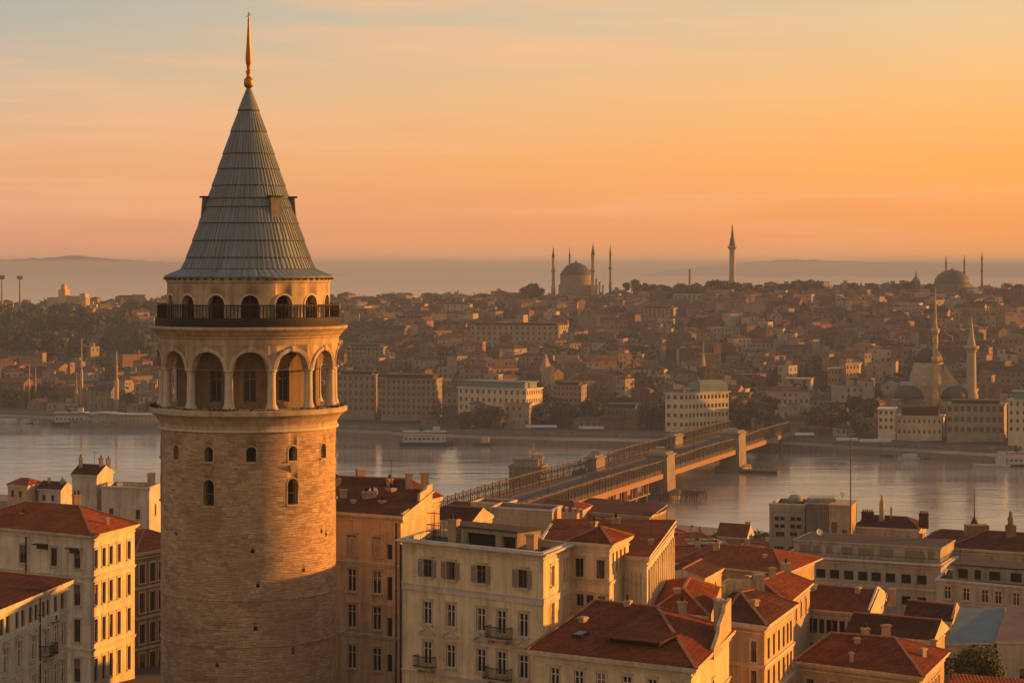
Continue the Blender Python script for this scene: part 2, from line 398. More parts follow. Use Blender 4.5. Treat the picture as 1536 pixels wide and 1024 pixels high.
def water_mat():
    t = NT('strait water')
    t.set('Base Color', c4((0.2, 0.205, 0.2))); t.set('Roughness', 0.14); t.set('IOR', 1.7); t.set('Specular IOR Level', 0.5)
    h1 = t.noise(0.05, 5, 0.6, (0.8, 1.5, 1)); h2 = t.noise(0.012, 4, 0.6, (0.5, 1.6, 1))
    h = t.n('ShaderNodeMath', {0: h1, 1: t.n('ShaderNodeMath', {0: h2, 1: 1.2}, operation='MULTIPLY').outputs[0]}, operation='ADD').outputs[0]
    t.bump(h, 0.4, 0.6)
    t.set('Roughness', t.rng(h2, 0.35, 0.68, 0.07, 0.2))
    return t.mat
mb = MB()
wx = [-30000, -6000, -1500, 0, 1500, 6000, 30000]; wy = [300, 1500, 3000, 8000, 20000, 80000]
for j in range(len(wy) - 1):
    for i in range(len(wx) - 1): mb.face([(wx[i], wy[j], 0), (wx[i + 1], wy[j], 0), (wx[i + 1], wy[j + 1], 0), (wx[i], wy[j + 1], 0)])
single('water', mb, water_mat(), kind='structure')

# quays: stone edge along both shores
QUAYM = plaster('quay stone', (0.24, 0.19, 0.145), 0.8)
def quay(name, shore, off0, off1, z, x0, x1, n=60):
    mb = MB(); P = []
    for i in range(n + 1):
        x = lerp(x0, x1, i / n); y = interp(x, shore); P.append((x, y))
    for (xa, ya), (xb, yb) in zip(P, P[1:]):
        a0, a1 = (xa, ya + off0, z), (xa, ya + off1, z); b0, b1 = (xb, yb + off0, z), (xb, yb + off1, z)
        mb.face([a0, b0, b1, a1]); lo = lambda p: (p[0], p[1], -2.0)
        mb.face([lo(a0), lo(b0), b0, a0]); mb.face([lo(b1), lo(a1), a1, b1])
    single(name, mb, QUAYM, kind='structure')
quay('far_quay', FAR_SHORE, -4, 16, 2.75, -620, 420)
quay('near_quay', NEAR_SHORE, -16, 4, 2.75, -400, 420)
# coastal road ledge on the far shore (low retaining wall that carries the road)
mb = MB()
ROADM = plain('worn asphalt', (0.07, 0.06, 0.05), 0.9)
for i in range(50):
    xa, xb = lerp(-500, 400, i / 50), lerp(-500, 400, (i + 1) / 50)
    ya, yb = interp(xa, FAR_SHORE), interp(xb, FAR_SHORE)
    mb.face([(xa, ya + 24, 4.2), (xb, yb + 24, 4.2), (xb, yb + 40, 4.25), (xa, ya + 40, 4.25)], 0)
    mb.face([(xa, ya + 24, 2), (xb, yb + 24, 2), (xb, yb + 24, 4.2), (xa, ya + 24, 4.2)], 1)
    mb.face([(xb, yb + 40, 2), (xa, ya + 40, 2), (xa, ya + 40, 4.25), (xb, yb + 40, 4.25)], 1)
single('coastal_road', mb, [ROADM, QUAYM], kind='structure')

def far_hills(name, Y, depth, prof):
    mb = MB(); n = 80; x0, x1 = prof[0][0], prof[-1][0]; cols = []
    for i in range(n + 1):
        px = lerp(x0, x1, i / n); py = interp(px, prof) + 0.7 * sin(px * 0.23) + 0.4 * sin(px * 0.61 + 1)
        x, y = pl(px, Y); z = max(zat(py, Y), 0.5); cols.append([(x, y - depth, -1), (x, y - depth * 0.4, z * 0.55), (x, y, z), (x * 1.05, y + depth, -1)])
    for a, b in zip(cols, cols[1:]):
        for k in range(3): mb.face([a[k], b[k], b[k + 1], a[k + 1]], 0, True)
    single(name, mb, plain('distant scrub', (0.07, 0.065, 0.05), 1.0, 0, 0.4, 0.001), kind='structure')
far_hills('distant_hill', 19500, 1500, [(-500, 411), (-330, 404), (-60, 391), (40, 388), (95, 385), (115, 382.5), (140, 386), (210, 391), (300, 395), (380, 399), (450, 403), (520, 411)])
far_hills('distant_hill', 18500, 1300, [(960, 412), (1020, 403), (1060, 399), (1100, 396), (1150, 391), (1195, 389), (1240, 391), (1320, 393), (1420, 394.5), (1536, 395), (1700, 400), (2000, 412)])

def haze_box():
    m = bpy.data.materials.new('evening haze'); m.use_nodes = True; t = m.node_tree; t.nodes.clear()
    o = t.nodes.new('ShaderNodeOutputMaterial'); v = t.nodes.new('ShaderNodeVolumePrincipled')
    v.inputs['Color'].default_value = (*HAZE_COLOR, 1); v.inputs['Density'].default_value = HAZE_DENSITY; v.inputs['Anisotropy'].default_value = 0.0
    t.links.new(v.outputs[0], o.inputs['Volume'])
    mb = MB(); mb.box(-5000, -260, -6, 5000, 21500, 107)
    single('haze', mb, m, kind='stuff')
haze_box()
# ------------------------------------------------------------------ the round stone tower
TX, TY = (373.0 - CX) / F * 214.0, 214.0
K = 214.0 / F                                    # metres per photo pixel at the tower
TH0 = atan2(-TX, TY)                             # direction towards the camera
tz = lambda py: ZC + (HY - py) * K
def tpos(th, r, z): return (TX + r * sin(th + TH0), TY - r * cos(th + TH0), z)
tower = thing('stone_tower', 'tall round stone tower with grey conical roof and gilded finial', 'tower', (TX, TY, 36.0))
def cyl_band(mb, R, z0, z1, holes=(), n=156, depth=0.8, sm=True, mat=0, inset_mat=None, arch=True, pane=None):
    """ring of wall with openings; holes: (centre angle, half width m, z bottom, z spring, arched)"""
    A = [2 * pi * i / n - pi for i in range(n)]
    H = []
    for (tc_, hw, zb, zs, ar) in holes:
        tc_ = (tc_ + pi) % (2 * pi) - pi
        da = hw / R; H.append((tc_ - da, tc_ + da, zb, zs, ar, hw, tc_))
        A = [a for a in A if not (tc_ - da - 0.004 < a < tc_ + da + 0.004)]
        A += [tc_ - da + 2 * da * k / 10 for k in range(11)]
    A = sorted(A); A.append(A[0] + 2 * pi)
    def top(h, a):
        if not h[4]: return h[3]
        s = max(-1.0, min(1.0, (a - h[6]) * R / h[5])); return h[3] + h[5] * sqrt(max(0.0, 1 - s * s))
    for a, b in zip(A, A[1:]):
        mid = (a + b) / 2; h = next((q for q in H if q[0] - 1e-6 < mid < q[1] + 1e-6), None)
        if not h:
            mb.face([tpos(a, R, z0), tpos(b, R, z0), tpos(b, R, z1), tpos(a, R, z1)], mat, sm); continue
        zb = h[2]; ta, tb = top(h, a), top(h, b)
        if zb > z0 + 1e-4: mb.face([tpos(a, R, z0), tpos(b, R, z0), tpos(b, R, zb), tpos(a, R, zb)], mat, sm)
        mb.face([tpos(a, R, ta), tpos(b, R, tb), tpos(b, R, z1), tpos(a, R, z1)], mat, sm)
        mb.face([tpos(a, R, ta), tpos(a, R - depth, ta), tpos(b, R - depth, tb), tpos(b, R, tb)], mat)
        mb.face([tpos(a, R, zb), tpos(b, R, zb), tpos(b, R - depth, zb), tpos(a, R - depth, zb)], mat)
    for h in H:
        for a in (h[0], h[1]):
            t = top(h, a); mb.face([tpos(a, R, h[2]), tpos(a, R - depth, h[2]), tpos(a, R - depth, t), tpos(a, R, t)], mat)
def tring(mb, prof, n=120, mat=0, sm=False): mb.lathe(prof, TX, TY, n, mat, sm, 0, 2 * pi, False)
rp = lambda px: px * K                           # radius in pixels -> metres
# shaft
R = rp(130.5)
mb = MB(); d13 = 2 * pi / 13; o13 = radians(1.6)
small = [(k * d13 + o13, 0.46 if abs(k) < 1 else 0.44, tz(681.5), tz(667), True) for k in range(-6, 7)]
large = [(k * d13 + o13, 0.54, tz(745), tz(716), True) for k in range(-5, 6, 2)]
ztop = tz(637)
cyl_band(mb, R, tz(688), ztop, small)
cyl_band(mb, R, tz(752), tz(688), large)
holes = [(381, 739), (482, 789), (381, 810), (455, 842), (389, 860), (385, 922), (300, 830), (270, 790), (330, 975), (440, 960), (489, 795)]
zs_ = [752]
bands = [(752, 776), (776, 803), (803, 826), (826, 851), (851, 873), (873, 909), (909, 936), (936, 968), (968, 990), (990, 1090)]
for a, b in bands:
    hs = [((math.asin(max(-0.98, min(0.98, (px - 375.5) / 130.5)))), 0.17, tz(py + 3), tz(py - 2.5), False) for px, py in holes if a + 4 < py < b - 4]
    cyl_band(mb, R, tz(b), tz(a), hs, depth=0.5)
cyl_band(mb, R, 35.0, tz(1090))
shaft = part('shaft', mb, STONE, tower, cyl=(TX, TY, R))
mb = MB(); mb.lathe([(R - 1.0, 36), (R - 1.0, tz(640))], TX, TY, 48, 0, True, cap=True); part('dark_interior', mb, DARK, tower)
for py in (881, 948):
    mb = MB(); tring(mb, [(R - 0.02, tz(py + 1.6)), (R + 0.09, tz(py + 1.1)), (R + 0.09, tz(py - 1.1)), (R - 0.02, tz(py - 1.6))]); part('stone_band', mb, STONE, shaft, cyl=(TX, TY, R))
# window surrounds and frames in the shaft
def arch_surround(th, hw, zb, zs, R, wdt, out, mat, parent, sill=True):
    mb = MB(); pts = [(-hw, zb), (-hw, zs)] + [(-hw * cos(pi * k / 12), zs + hw * sin(pi * k / 12)) for k in range(1, 12)] + [(hw, zs), (hw, zb)]
    q = [(x * (hw + wdt) / hw, zs + (z - zs) * ((hw + wdt) / hw if z > zs else 1)) for x, z in pts]
    P = lambda x, z, r: tpos(th + x / R, r, z)
    for i in range(len(pts) - 1):
        (x0, z0), (x1, z1), (u0, w0), (u1, w1) = pts[i], pts[i + 1], q[i], q[i + 1]
        mb.face([P(u0, w0, R + out), P(u1, w1, R + out), P(x1, z1, R + out), P(x0, z0, R + out)][::-1])
        mb.face([P(u0, w0, R - .05), P(u1, w1, R - .05), P(u1, w1, R + out), P(u0, w0, R + out)])
        mb.face([P(x0, z0, R - .3), P(x1, z1, R - .3), P(x1, z1, R + out), P(x0, z0, R + out)])
    if sill:
        for (z0, z1, e) in ((zb - 0.16, zb, 0.16),):
            a = [P(-hw - wdt, z0, R - .05), P(hw + wdt, z0, R - .05), P(hw + wdt, z0, R + e), P(-hw - wdt, z0, R + e)]
            b = [(x, y, z1) for x, y, z in a]; mb.face(a[::-1]); mb.face(b)
            for i in range(4): mb.face([a[i], a[(i + 1) % 4], b[(i + 1) % 4], b[i]])
    return part('window_surround', mb, mat, parent)
for hs in (small, large):
    for (th, hw, zb, zs, ar) in hs:
        if abs(th) > 1.75: continue
        s_ = arch_surround(th, hw, zb, zs, R, 0.12, 0.035, DRESSED, shaft)
        if hs is large:
            mb = MB(); zc = lerp(zb, zs, 0.55)
            for (x0, x1, za, zb2) in ((-hw, hw, zc - .05, zc + .05), (-hw, -hw + .07, zb, zs), (hw - .07, hw, zb, zs)):
                a = [tpos(th + x0 / R, R - .45, za), tpos(th + x1 / R, R - .45, za), tpos(th + x1 / R, R - .55, za), tpos(th + x0 / R, R - .55, za)]
                b = [(x, y, zb2) for x, y, z in a]; mb.face(a[::-1]); mb.face(b)
                for i in range(4): mb.face([a[i], a[(i + 1) % 4], b[(i + 1) % 4], b[i]])
            part('window_frame', mb, FRAME_D, tower)
for k in (-1, 1):                                # small stone brackets under two of the small windows
    th = k * d13 + o13; mb = MB(); zt = tz(688)
    mb.face([tpos(th - .05, R + .02, zt), tpos(th + .05, R + .02, zt), tpos(th + .05, R + .32, zt), tpos(th - .05, R + .32, zt)])
    mb.face([tpos(th - .05, R + .32, zt), tpos(th + .05, R + .32, zt), tpos(th + .02, R + .02, zt - .7), tpos(th - .02, R + .02, zt - .7)])
    mb.face([tpos(th - .05, R + .02, zt), tpos(th - .05, R + .32, zt), tpos(th - .02, R + .02, zt - .7)]); mb.face([tpos(th + .05, R + .32, zt), tpos(th + .05, R + .02, zt), tpos(th + .02, R + .02, zt - .7)])
    part('bracket', mb, DRESSED, tower)
# lower ledge
mb = MB()
tring(mb, [(rp(128), tz(641)), (rp(132.4), tz(640)), (rp(133.6), tz(638)), (rp(133.6), tz(636)), (rp(132.2), tz(634.5)), (rp(132.2), tz(631)), (rp(134.5), tz(627)), (rp(139), tz(621)), (rp(143.5), tz(617.5)), (rp(146), tz(616)), (rp(147.5), tz(615)), (rp(147.5), tz(609)), (rp(145), tz(607.5)), (rp(100), tz(606))], 120, 0, False)
ll = part('lower_ledge', mb, DRESSED, tower, cyl=(TX, TY, R))
mb = MB(); tring(mb, [(rp(132.6), tz(640.2)), (rp(134.2), tz(639.6)), (rp(134.9), tz(638)), (rp(134.2), tz(636.4)), (rp(132.6), tz(635.8))], 120, 0, True); part('torus_molding', mb, TRIM, ll)
# weeds along the ledge: irregular tufts
mb = MB(); rg = random.Random(3)
for k in range(900):
    th = rg.uniform(-2.0, 2.0); dens = 0.5 + 0.5 * sin(th * 9 + 1) * sin(th * 4.3)
    if rg.random() > dens: continue
    r = rp(rg.uniform(138, 146.5)); z = tz(607.3) + rg.uniform(0, 0.16); s = rg.uniform(0.05, 0.15)
    c = Vector(tpos(th, r, z)); a = Vector((rg.uniform(-1, 1), rg.uniform(-1, 1), rg.uniform(-.3, 1))).normalized() * s; b = Vector((rg.uniform(-1, 1), rg.uniform(-1, 1), rg.uniform(0, 1))).normalized() * s
    mb.face([c - a, c + b, c + a, c - b])
o = part('weed_foliage', mb, LEAF_D, tower); o['kind'] = 'stuff'
# arcade gallery: inner drum with doorways, columns, arches
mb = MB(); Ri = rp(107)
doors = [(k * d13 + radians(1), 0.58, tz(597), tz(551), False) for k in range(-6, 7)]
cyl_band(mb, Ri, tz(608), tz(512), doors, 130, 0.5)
part('inner_drum', mb, plaster('shade toned gallery plaster', (0.19, 0.14, 0.092), 0.8), tower, cyl=(TX, TY, Ri))  # shade of the gallery recess put into the drum colour
for i, dd in enumerate(doors):
    th = dd[0]
    if abs(th) > 1.8: continue
    mb = MB(); hw = 0.58; r = Ri - 0.3; zb, zt = dd[2], dd[3]
    mb.face([tpos(th - hw / r, r, zb), tpos(th + hw / r, r, zb), tpos(th + hw / r, r, zt), tpos(th - hw / r, r, zt)])
    g = part('gallery_window', mb, GLASS, tower)
    mb = MB(); rr = r + 0.05
    for (x0, x1, za, zb2) in ((-hw, -hw + .09, zb, zt), (hw - .09, hw, zb, zt), (-.045, .045, zb, zt), (-hw, hw, zt - .09, zt), (-hw, hw, zb, zb + .12), (-hw, hw, lerp(zb, zt, .72), lerp(zb, zt, .72) + .07)):
        mb.face([tpos(th + x0 / r, rr, za), tpos(th + x1 / r, rr, za), tpos(th + x1 / r, rr, zb2), tpos(th + x0 / r, rr, zb2)])
        mb.face([tpos(th + x0 / r, rr, zb2), tpos(th + x1 / r, rr, zb2), tpos(th + x1 / r, r, zb2), tpos(th + x0 / r, r, zb2)])
    part('frame', mb, FRAME_D, g)
mb = MB(); Ra = rp(134)
hwA = (d13 * Ra) / 2 - 0.42
arch_holes = [(k * d13 + radians(1), hwA, tz(549), tz(548.8), True) for k in range(-6, 7)]
cyl_band(mb, Ra, tz(549), tz(502), arch_holes, 130, 0.75)
mb.lathe([(Ra - .75, tz(520)), (Ra - .75, tz(502)), (Ra, tz(502))], TX, TY, 60, 0, True, cap=False)
part('arcade_wall', mb, DRESSED, tower, cyl=(TX, TY, Ra))
mb = MB(); tring(mb, [(Ra - .75, tz(511)), (Ri - .3, tz(511))], 60); part('gallery_ceiling', mb, DRESSED, tower)
for (th, hw, zb, zs, ar) in arch_holes:
    if abs(th) > 1.95: continue
    mb = MB(); P = lambda x, z, r: tpos(th + x / Ra, r, z); hi, ho = hw + 0.02, hw + 0.36; n = 18
    for k in range(n):
        a, b = pi * k / n, pi * (k + 1) / n
        for (r0, r1, oo) in ((hi, hi + .12, .05), (hi + .12, ho - .07, .09), (ho - .07, ho, .13)):
            q = [(-r0 * cos(a), r0 * sin(a)), (-r0 * cos(b), r0 * sin(b)), (-r1 * cos(b), r1 * sin(b)), (-r1 * cos(a), r1 * sin(a))]
            lim = d13 * Ra / 2 - 0.02
            if max(abs(x) for x, z in q) > lim: q = [(max(-lim, min(lim, x)), z) for x, z in q]
            mb.face([P(x, zs + z, Ra + oo) for x, z in q][::-1])
            if r1 == ho: mb.face([P(q[3][0], zs + q[3][1], Ra - .02), P(q[2][0], zs + q[2][1], Ra - .02), P(q[2][0], zs + q[2][1], Ra + oo), P(q[3][0], zs + q[3][1], Ra + oo)])
            if r0 == hi: mb.face([P(q[0][0], zs + q[0][1], Ra - .3), P(q[1][0], zs + q[1][1], Ra - .3), P(q[1][0], zs + q[1][1], Ra + oo), P(q[0][0], zs + q[0][1], Ra + oo)])
    z0 = zs + hi - .02                            # keystone
    a = [P(-.13, z0, Ra + .16), P(.13, z0, Ra + .16), P(.19, z0 + .5, Ra + .2), P(-.19, z0 + .5, Ra + .2)]; b = [P(-.13, z0, Ra - .1), P(.13, z0, Ra - .1), P(.19, z0 + .5, Ra - .1), P(-.19, z0 + .5, Ra - .1)]
    mb.face(a)
    for i in range(4): mb.face([b[i], b[(i + 1) % 4], a[(i + 1) % 4], a[i]])
    part('arch', mb, DRESSED_PALE, tower)
# columns: one, then copies
colm = None
zc0 = tz(606.5)
prof = [(.60, 0), (.60, .14), (.53, .17), (.54, .28), (.49, .36), (.43, .48), (.40, .75), (.385, 1.6), (.365, 3.15), (.355, 3.2), (.42, 3.24), (.42, 3.3), (.37, 3.33), (.37, 3.42), (.5, 3.5), (.53, 3.54), (.53, 3.7)]
hcol = tz(548.5) - zc0
mb = MB(); mb.lathe([(r, z / 3.7 * hcol) for r, z in prof], 0, 0, 20, 0, True)
mcol = mb.mesh('column', [DRESSED_PALE])
for k in range(13):
    th = (k - 6.5) * d13 + radians(1)
    c = bpy.data.objects.new('column', mcol); COL.objects.link(c); c.parent = tower
    x, y, z = tpos(th, Ra - 0.36, zc0); c.location = (x - TX, y - TY, z - 36.0)
# upper cornice with small dentils
mb = MB()
tring(mb, [(Ra - .3, tz(514)), (Ra + .05, tz(513)), (Ra + .05, tz(505)), (rp(136.5), tz(504)), (rp(137.5), tz(501)), (rp(140), tz(499)), (rp(142.5), tz(495.5)), (rp(146.5), tz(492)), (rp(148), tz(491)), (rp(148), tz(488)), (rp(147), tz(487.4)), (rp(115), tz(487))], 120)
cor = part('upper_cornice', mb, DRESSED, tower, cyl=(TX, TY, Ra))
mb = MB()
for k in range(64):
    th = 2 * pi * k / 64; w = .012
    q = [tpos(th - w, rp(139.5), tz(495.5)), tpos(th + w, rp(139.5), tz(495.5)), tpos(th + w, rp(146), tz(493)), tpos(th - w, rp(146), tz(493))]
    t_ = [tpos(th - w, rp(139.5), tz(491.5)), tpos(th + w, rp(139.5), tz(491.5)), tpos(th + w, rp(146), tz(491.5)), tpos(th - w, rp(146), tz(491.5))]
    mb.face(q); mb.face([q[3], q[2], t_[2], t_[3]]); mb.face([q[0], q[3], t_[3], t_[0]]); mb.face([q[2], q[1], t_[1], t_[2]])
part('dentil_molding', mb, DRESSED, cor)
# upper drum with arched openings
mb = MB(); Ru = rp(121); d15 = 2 * pi / 15
uo = [(k * d15 + radians(1), 0.83, tz(486), tz(454.5), True) for k in range(-7, 8)]
cyl_band(mb, Ru, tz(488), tz(414), uo, 150, 0.7)
part('upper_drum', mb, DRESSED, tower, cyl=(TX, TY, Ru))
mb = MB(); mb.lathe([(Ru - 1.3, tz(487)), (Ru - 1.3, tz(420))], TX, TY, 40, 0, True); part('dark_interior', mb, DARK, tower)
for (th, hw, zb, zs, ar) in uo:
    if abs(th) > 1.9: continue
    arch_surround(th, hw, zb, zs, Ru, 0.16, 0.06, DRESSED_PALE, tower, False)
    mb = MB(); r = Ru - .45                      # door leaves: lower panel and glazing bars
    for (x0, x1, za, zb2) in ((-hw, -hw + .1, zb, zs), (hw - .1, hw, zb, zs), (-.05, .05, zb, zs + hw * .9), (-hw, hw, zs - .05, zs + .06), (-hw, hw, zb, zb + .5)):
        mb.face([tpos(th + x0 / r, r, za), tpos(th + x1 / r, r, za), tpos(th + x1 / r, r, zb2), tpos(th + x0 / r, r, zb2)])
    part('door_frame', mb, WOODD, tower)
mb = MB(); tring(mb, [(Ru - .02, tz(424)), (Ru + .1, tz(423)), (Ru + .14, tz(420)), (Ru + .2, tz(418.5)), (Ru - .02, tz(415.5))]); part('eave_cornice', mb, DRESSED, tower)
mb = MB()
for k in range(60):
    th = 2 * pi * k / 60; w = .014
    a = [tpos(th - w, Ru, tz(420.2)), tpos(th + w, Ru, tz(420.2)), tpos(th + w, Ru + .38, tz(418.6)), tpos(th - w, Ru + .38, tz(418.6))]; b = [(x, y, tz(416.2)) for x, y, z in a]
    mb.face(a[::-1])
    for i in range(4): mb.face([a[i], a[(i + 1) % 4], b[(i + 1) % 4], b[i]])
part('rafter_end_trim', mb, WOODD, tower)
# balcony railing
rail = None
Rr = rp(134.5)
mb = MB(); z0, z1 = tz(486.8), tz(456)
for k in range(160):
    th = 2 * pi * k / 160; x, y, _ = tpos(th, Rr, 0); big = k % 10 == 0; w = .07 if big else .04
    mb.box(x - w, y - w, z0, x + w, y + w, z1 + (.12 if big else 0))
def ring_beam(mb, r, z, w, h, n=100): tring(mb, [(r - w / 2, z - h / 2), (r + w / 2, z - h / 2), (r + w / 2, z + h / 2), (r - w / 2, z + h / 2), (r - w / 2, z - h / 2)], n)
ring_beam(mb, Rr, z1, .14, .13); ring_beam(mb, Rr, lerp(z0, z1, .9), .05, .06); ring_beam(mb, Rr, lerp(z0, z1, .78), .05, .05); ring_beam(mb, Rr, lerp(z0, z1, .4), .06, .06); ring_beam(mb, Rr, lerp(z0, z1, .1), .05, .05)
for k in range(26):                              # panel scroll bars
    t0, t1 = 2 * pi * k / 26, 2 * pi * (k + 1) / 26
    if k % 2: mb.beam(tpos(t0, Rr, lerp(z0, z1, .4)), tpos((t0 + t1) / 2, Rr, lerp(z0, z1, .78)), .035); mb.beam(tpos((t0 + t1) / 2, Rr, lerp(z0, z1, .78)), tpos(t1, Rr, lerp(z0, z1, .4)), .035)
railp = part('balcony_railing', mb, IRON, tower)
mb = MB(); tring(mb, [(rp(132), tz(487)), (rp(139), tz(487)), (rp(139.4), tz(480)), (rp(138.4), tz(475)), (rp(138), tz(475)), (rp(138.4), tz(486)), (rp(132), tz(486))], 100)
part('balcony_kickboard', mb, IRON, tower)
# conical lead roof: overlapping courses with standing seams
rc = lambda py: interp(py, [(132, 3), (298, 59.5), (386, 91), (403, 98)])
courses = [(133, 166), (166, 198), (198, 231), (231, 254), (254, 279), (279, 298), (298, 311), (311, 335), (335, 361), (361, 386), (386, 403)]
mb = MB(); rg = random.Random(5)
def course(p0, p1, r0, r1, ns, lip=0.07):
    ph = rg.uniform(0, 1); fr = [-.18, -.07, .07, .18]
    A = []
    for k in range(ns):
        c = (k + ph + rg.uniform(-.14, .14)) / ns * 2 * pi; w = 0.055
        A.append((c, w))
    def ringp(py, r, e):
        P = []
        for c, w in A:
            rr = max(r, .05); da = w / rr
            da = min(da, 0.3 * 2 * pi / ns)
            hgt = min(.085, r * .05)
            P += [tpos(c - da * 1.6, rr + e, tz(py)), tpos(c - da, rr + e + hgt, tz(py)), tpos(c + da, rr + e + hgt, tz(py)), tpos(c + da * 1.6, rr + e, tz(py))]
        return P
    a, b = ringp(p1, r1, lip), ringp(p0, r0, 0.0); n = len(a)
    for i in range(n): mb.face([a[i], a[(i + 1) % n], b[(i + 1) % n], b[i]])
    c = ringp(p1, r1 - .25, 0); d = [(x, y, z) for x, y, z in c]
    for i in range(n): mb.face([a[i], c[i], c[(i + 1) % n], a[(i + 1) % n]])
for p0, p1 in courses:
    r0, r1 = rp(rc(p0)), rp(rc(p1) if p1 < 400 else 98.5)
    course(p0, p1, r0, r1, 34 if p0 < 190 else 56 if p0 < 270 else 84)
course(403, 413.5, rp(98.5), rp(124.5), 84, 0.0)
tring(mb, [(rp(124.5), tz(413.5)), (rp(125.2), tz(414.5)), (rp(124.5), tz(416.5)), (Ru - .1, tz(416))], 120)
for p0, p1 in courses:                            # dark lapped seams between the lead courses
    r1 = rp(rc(p1)) + .10; tring(mb, [(r1 - .12, tz(p1) + .02), (r1 + .02, tz(p1) + .03), (r1 + .03, tz(p1) - .05), (r1 - .12, tz(p1) - .07)], 90, 1)
roof = part('conical_roof', mb, [LEADROOF, IRON], tower, cyl=(TX, TY, 6.0))
# dormers standing off the cone
for th in (radians(-84), radians(36), radians(86), radians(190)):
    mb = MB(); zt, zb = tz(297), tz(327); r1 = rp(68.5); w = .62
    P = lambda x, r, z: (TX + r * sin(th + TH0) + x * cos(th + TH0), TY - r * cos(th + TH0) + x * sin(th + TH0), z)
    rin_t, rin_b = rp(rc(297)) - .3, rp(rc(327)) - .2
    a = [P(-w, rin_t, zt), P(w, rin_t, zt), P(w, r1, zt), P(-w, r1, zt)]; b = [P(-w, rin_b, zb), P(w, rin_b, zb), P(w, r1 + .15, zb), P(-w, r1 + .15, zb)]
    mb.face(a)
    for i in range(4): mb.face([b[i], b[(i + 1) % 4], a[(i + 1) % 4], a[i]])
    d_ = part('dormer', mb, plain('darker lead', (0.1, 0.105, 0.1), .75), tower)  # lead in a darker tone than the cone sheet
    mb = MB(); e = .1
    a = [P(-w - e, rin_t, zt), P(w + e, rin_t, zt), P(w + e, r1 + .25, zt), P(-w - e, r1 + .25, zt)]; b = [(x, y, z + .14) for x, y, z in a]
    mb.face(b); mb.face(a[::-1])
    for i in range(4): mb.face([a[i], a[(i + 1) % 4], b[(i + 1) % 4], b[i]])
    part('dormer_cap', mb, IRON, d_)
    mb = MB(); zz0, zz1 = lerp(zb, zt, .25), lerp(zb, zt, .85)
    mb.face([P(-.26, r1 + .16, zz0), P(.26, r1 + .16, zz0), P(.26, r1 + .1, zz1), P(-.26, r1 + .1, zz1)]); 
# gilded finial
mb = MB()
fin = [(132.5, 3.5), (131, 6), (128, 7.5), (123, 7.8), (119, 7), (116.5, 4.5), (114, 3.2), (110, 4.0), (107, 4.6), (105.5, 3.0), (102, 3.2), (98, 3.4), (95, 4.6), (91, 5.0), (84, 4.9), (78, 4.3), (62, 3.2), (48, 2.3), (38, 1.7), (33, 1.5), (30, 1.9), (28, 1.0), (20, .7), (17, .2)]
mb.lathe([(rp(r) * .95, tz(p)) for p, r in fin], TX, TY, 20, 0, True)
x, y = TX, TY
mb.beam((x - .22, y, tz(25)), (x + .22, y, tz(22.5)), .07); mb.beam((x - .12, y, tz(20)), (x + .14, y, tz(21)), .05)
part('finial', mb, GOLD, tower)
# ------------------------------------------------------------------ town buildings: shared builders
def v2(p): return Vector((p[0], p[1], 0))
def offset(poly, d):
    n = len(poly); out = []
    for i in range(n):
        p, c, q = Vector(poly[i - 1]).to_2d(), Vector(poly[i]).to_2d(), Vector(poly[(i + 1) % n]).to_2d()
        a = (c - p).normalized(); b = (q - c).normalized()
        na, nb = Vector((a.y, -a.x)), Vector((b.y, -b.x)); m = (na + nb)
        if m.length < 1e-4: out.append((c.x + na.x * d, c.y + na.y * d)); continue
        m.normalize(); s = d / max(0.35, m.dot(na)); out.append((c.x + m.x * s, c.y + m.y * s))
    return out
def wall(mb, p0, p1, z0, z1, ops=(), depth=0.22, mat=0, pane=None, back=0.0):
    """upright wall from p0 to p1 (outside on the right hand of travel) with recessed openings (centre along, z centre, w, h)"""
    p0, p1 = v2(p0), v2(p1); L = (p1 - p0).length; u = (p1 - p0) / L; n = Vector((u.y, -u.x, 0))
    P = lambda s, z, d=0.0: p0 + u * s - n * d + Vector((0, 0, z))
    rs = []
    for (c, z, w, h) in ops:
        a, b, lo, hi = c - w / 2, c + w / 2, z - h / 2, z + h / 2
        if a < 0.03 or b > L - 0.03 or hi > z1 - 0.03 or lo < z0 - 50: continue
        rs.append((a, b, max(lo, z0 + 0.01), hi))
    if not rs:
        mb.face([P(0, z0), P(L, z0), P(L, z1), P(0, z1)], mat); return
    zs = sorted({z0, z1, *[r[2] for r in rs], *[r[3] for r in rs]})
    zs = [z for i, z in enumerate(zs) if i == 0 or z - zs[i - 1] > 1e-4]
    for zl, zh in zip(zs, zs[1:]):
        zm = (zl + zh) / 2; row = sorted([(a, b) for a, b, lo, hi in rs if lo < zm < hi]); x = 0.0
        for a, b in row:
            if a > x + 1e-4: mb.face([P(x, zl), P(a, zl), P(a, zh), P(x, zh)], mat)
            x = max(x, b)
        if L > x + 1e-4: mb.face([P(x, zl), P(L, zl), P(L, zh), P(x, zh)], mat)
    for a, b, lo, hi in rs:
        mb.face([P(a, lo), P(a, lo, depth), P(a, hi, depth), P(a, hi)], mat); mb.face([P(b, lo, depth), P(b, lo), P(b, hi), P(b, hi, depth)], mat)
        mb.face([P(a, lo), P(b, lo), P(b, lo, depth), P(a, lo, depth)], mat); mb.face([P(a, hi, depth), P(b, hi, depth), P(b, hi), P(a, hi)], mat)
        if pane is not None: mb.face([P(a, lo, depth), P(b, lo, depth), P(b, hi, depth), P(a, hi, depth)], pane)
_W = {}
WV = random.Random(42)
CURT = plain('drawn curtain', (0.17, 0.135, 0.1), .9, 0, .3, 3)
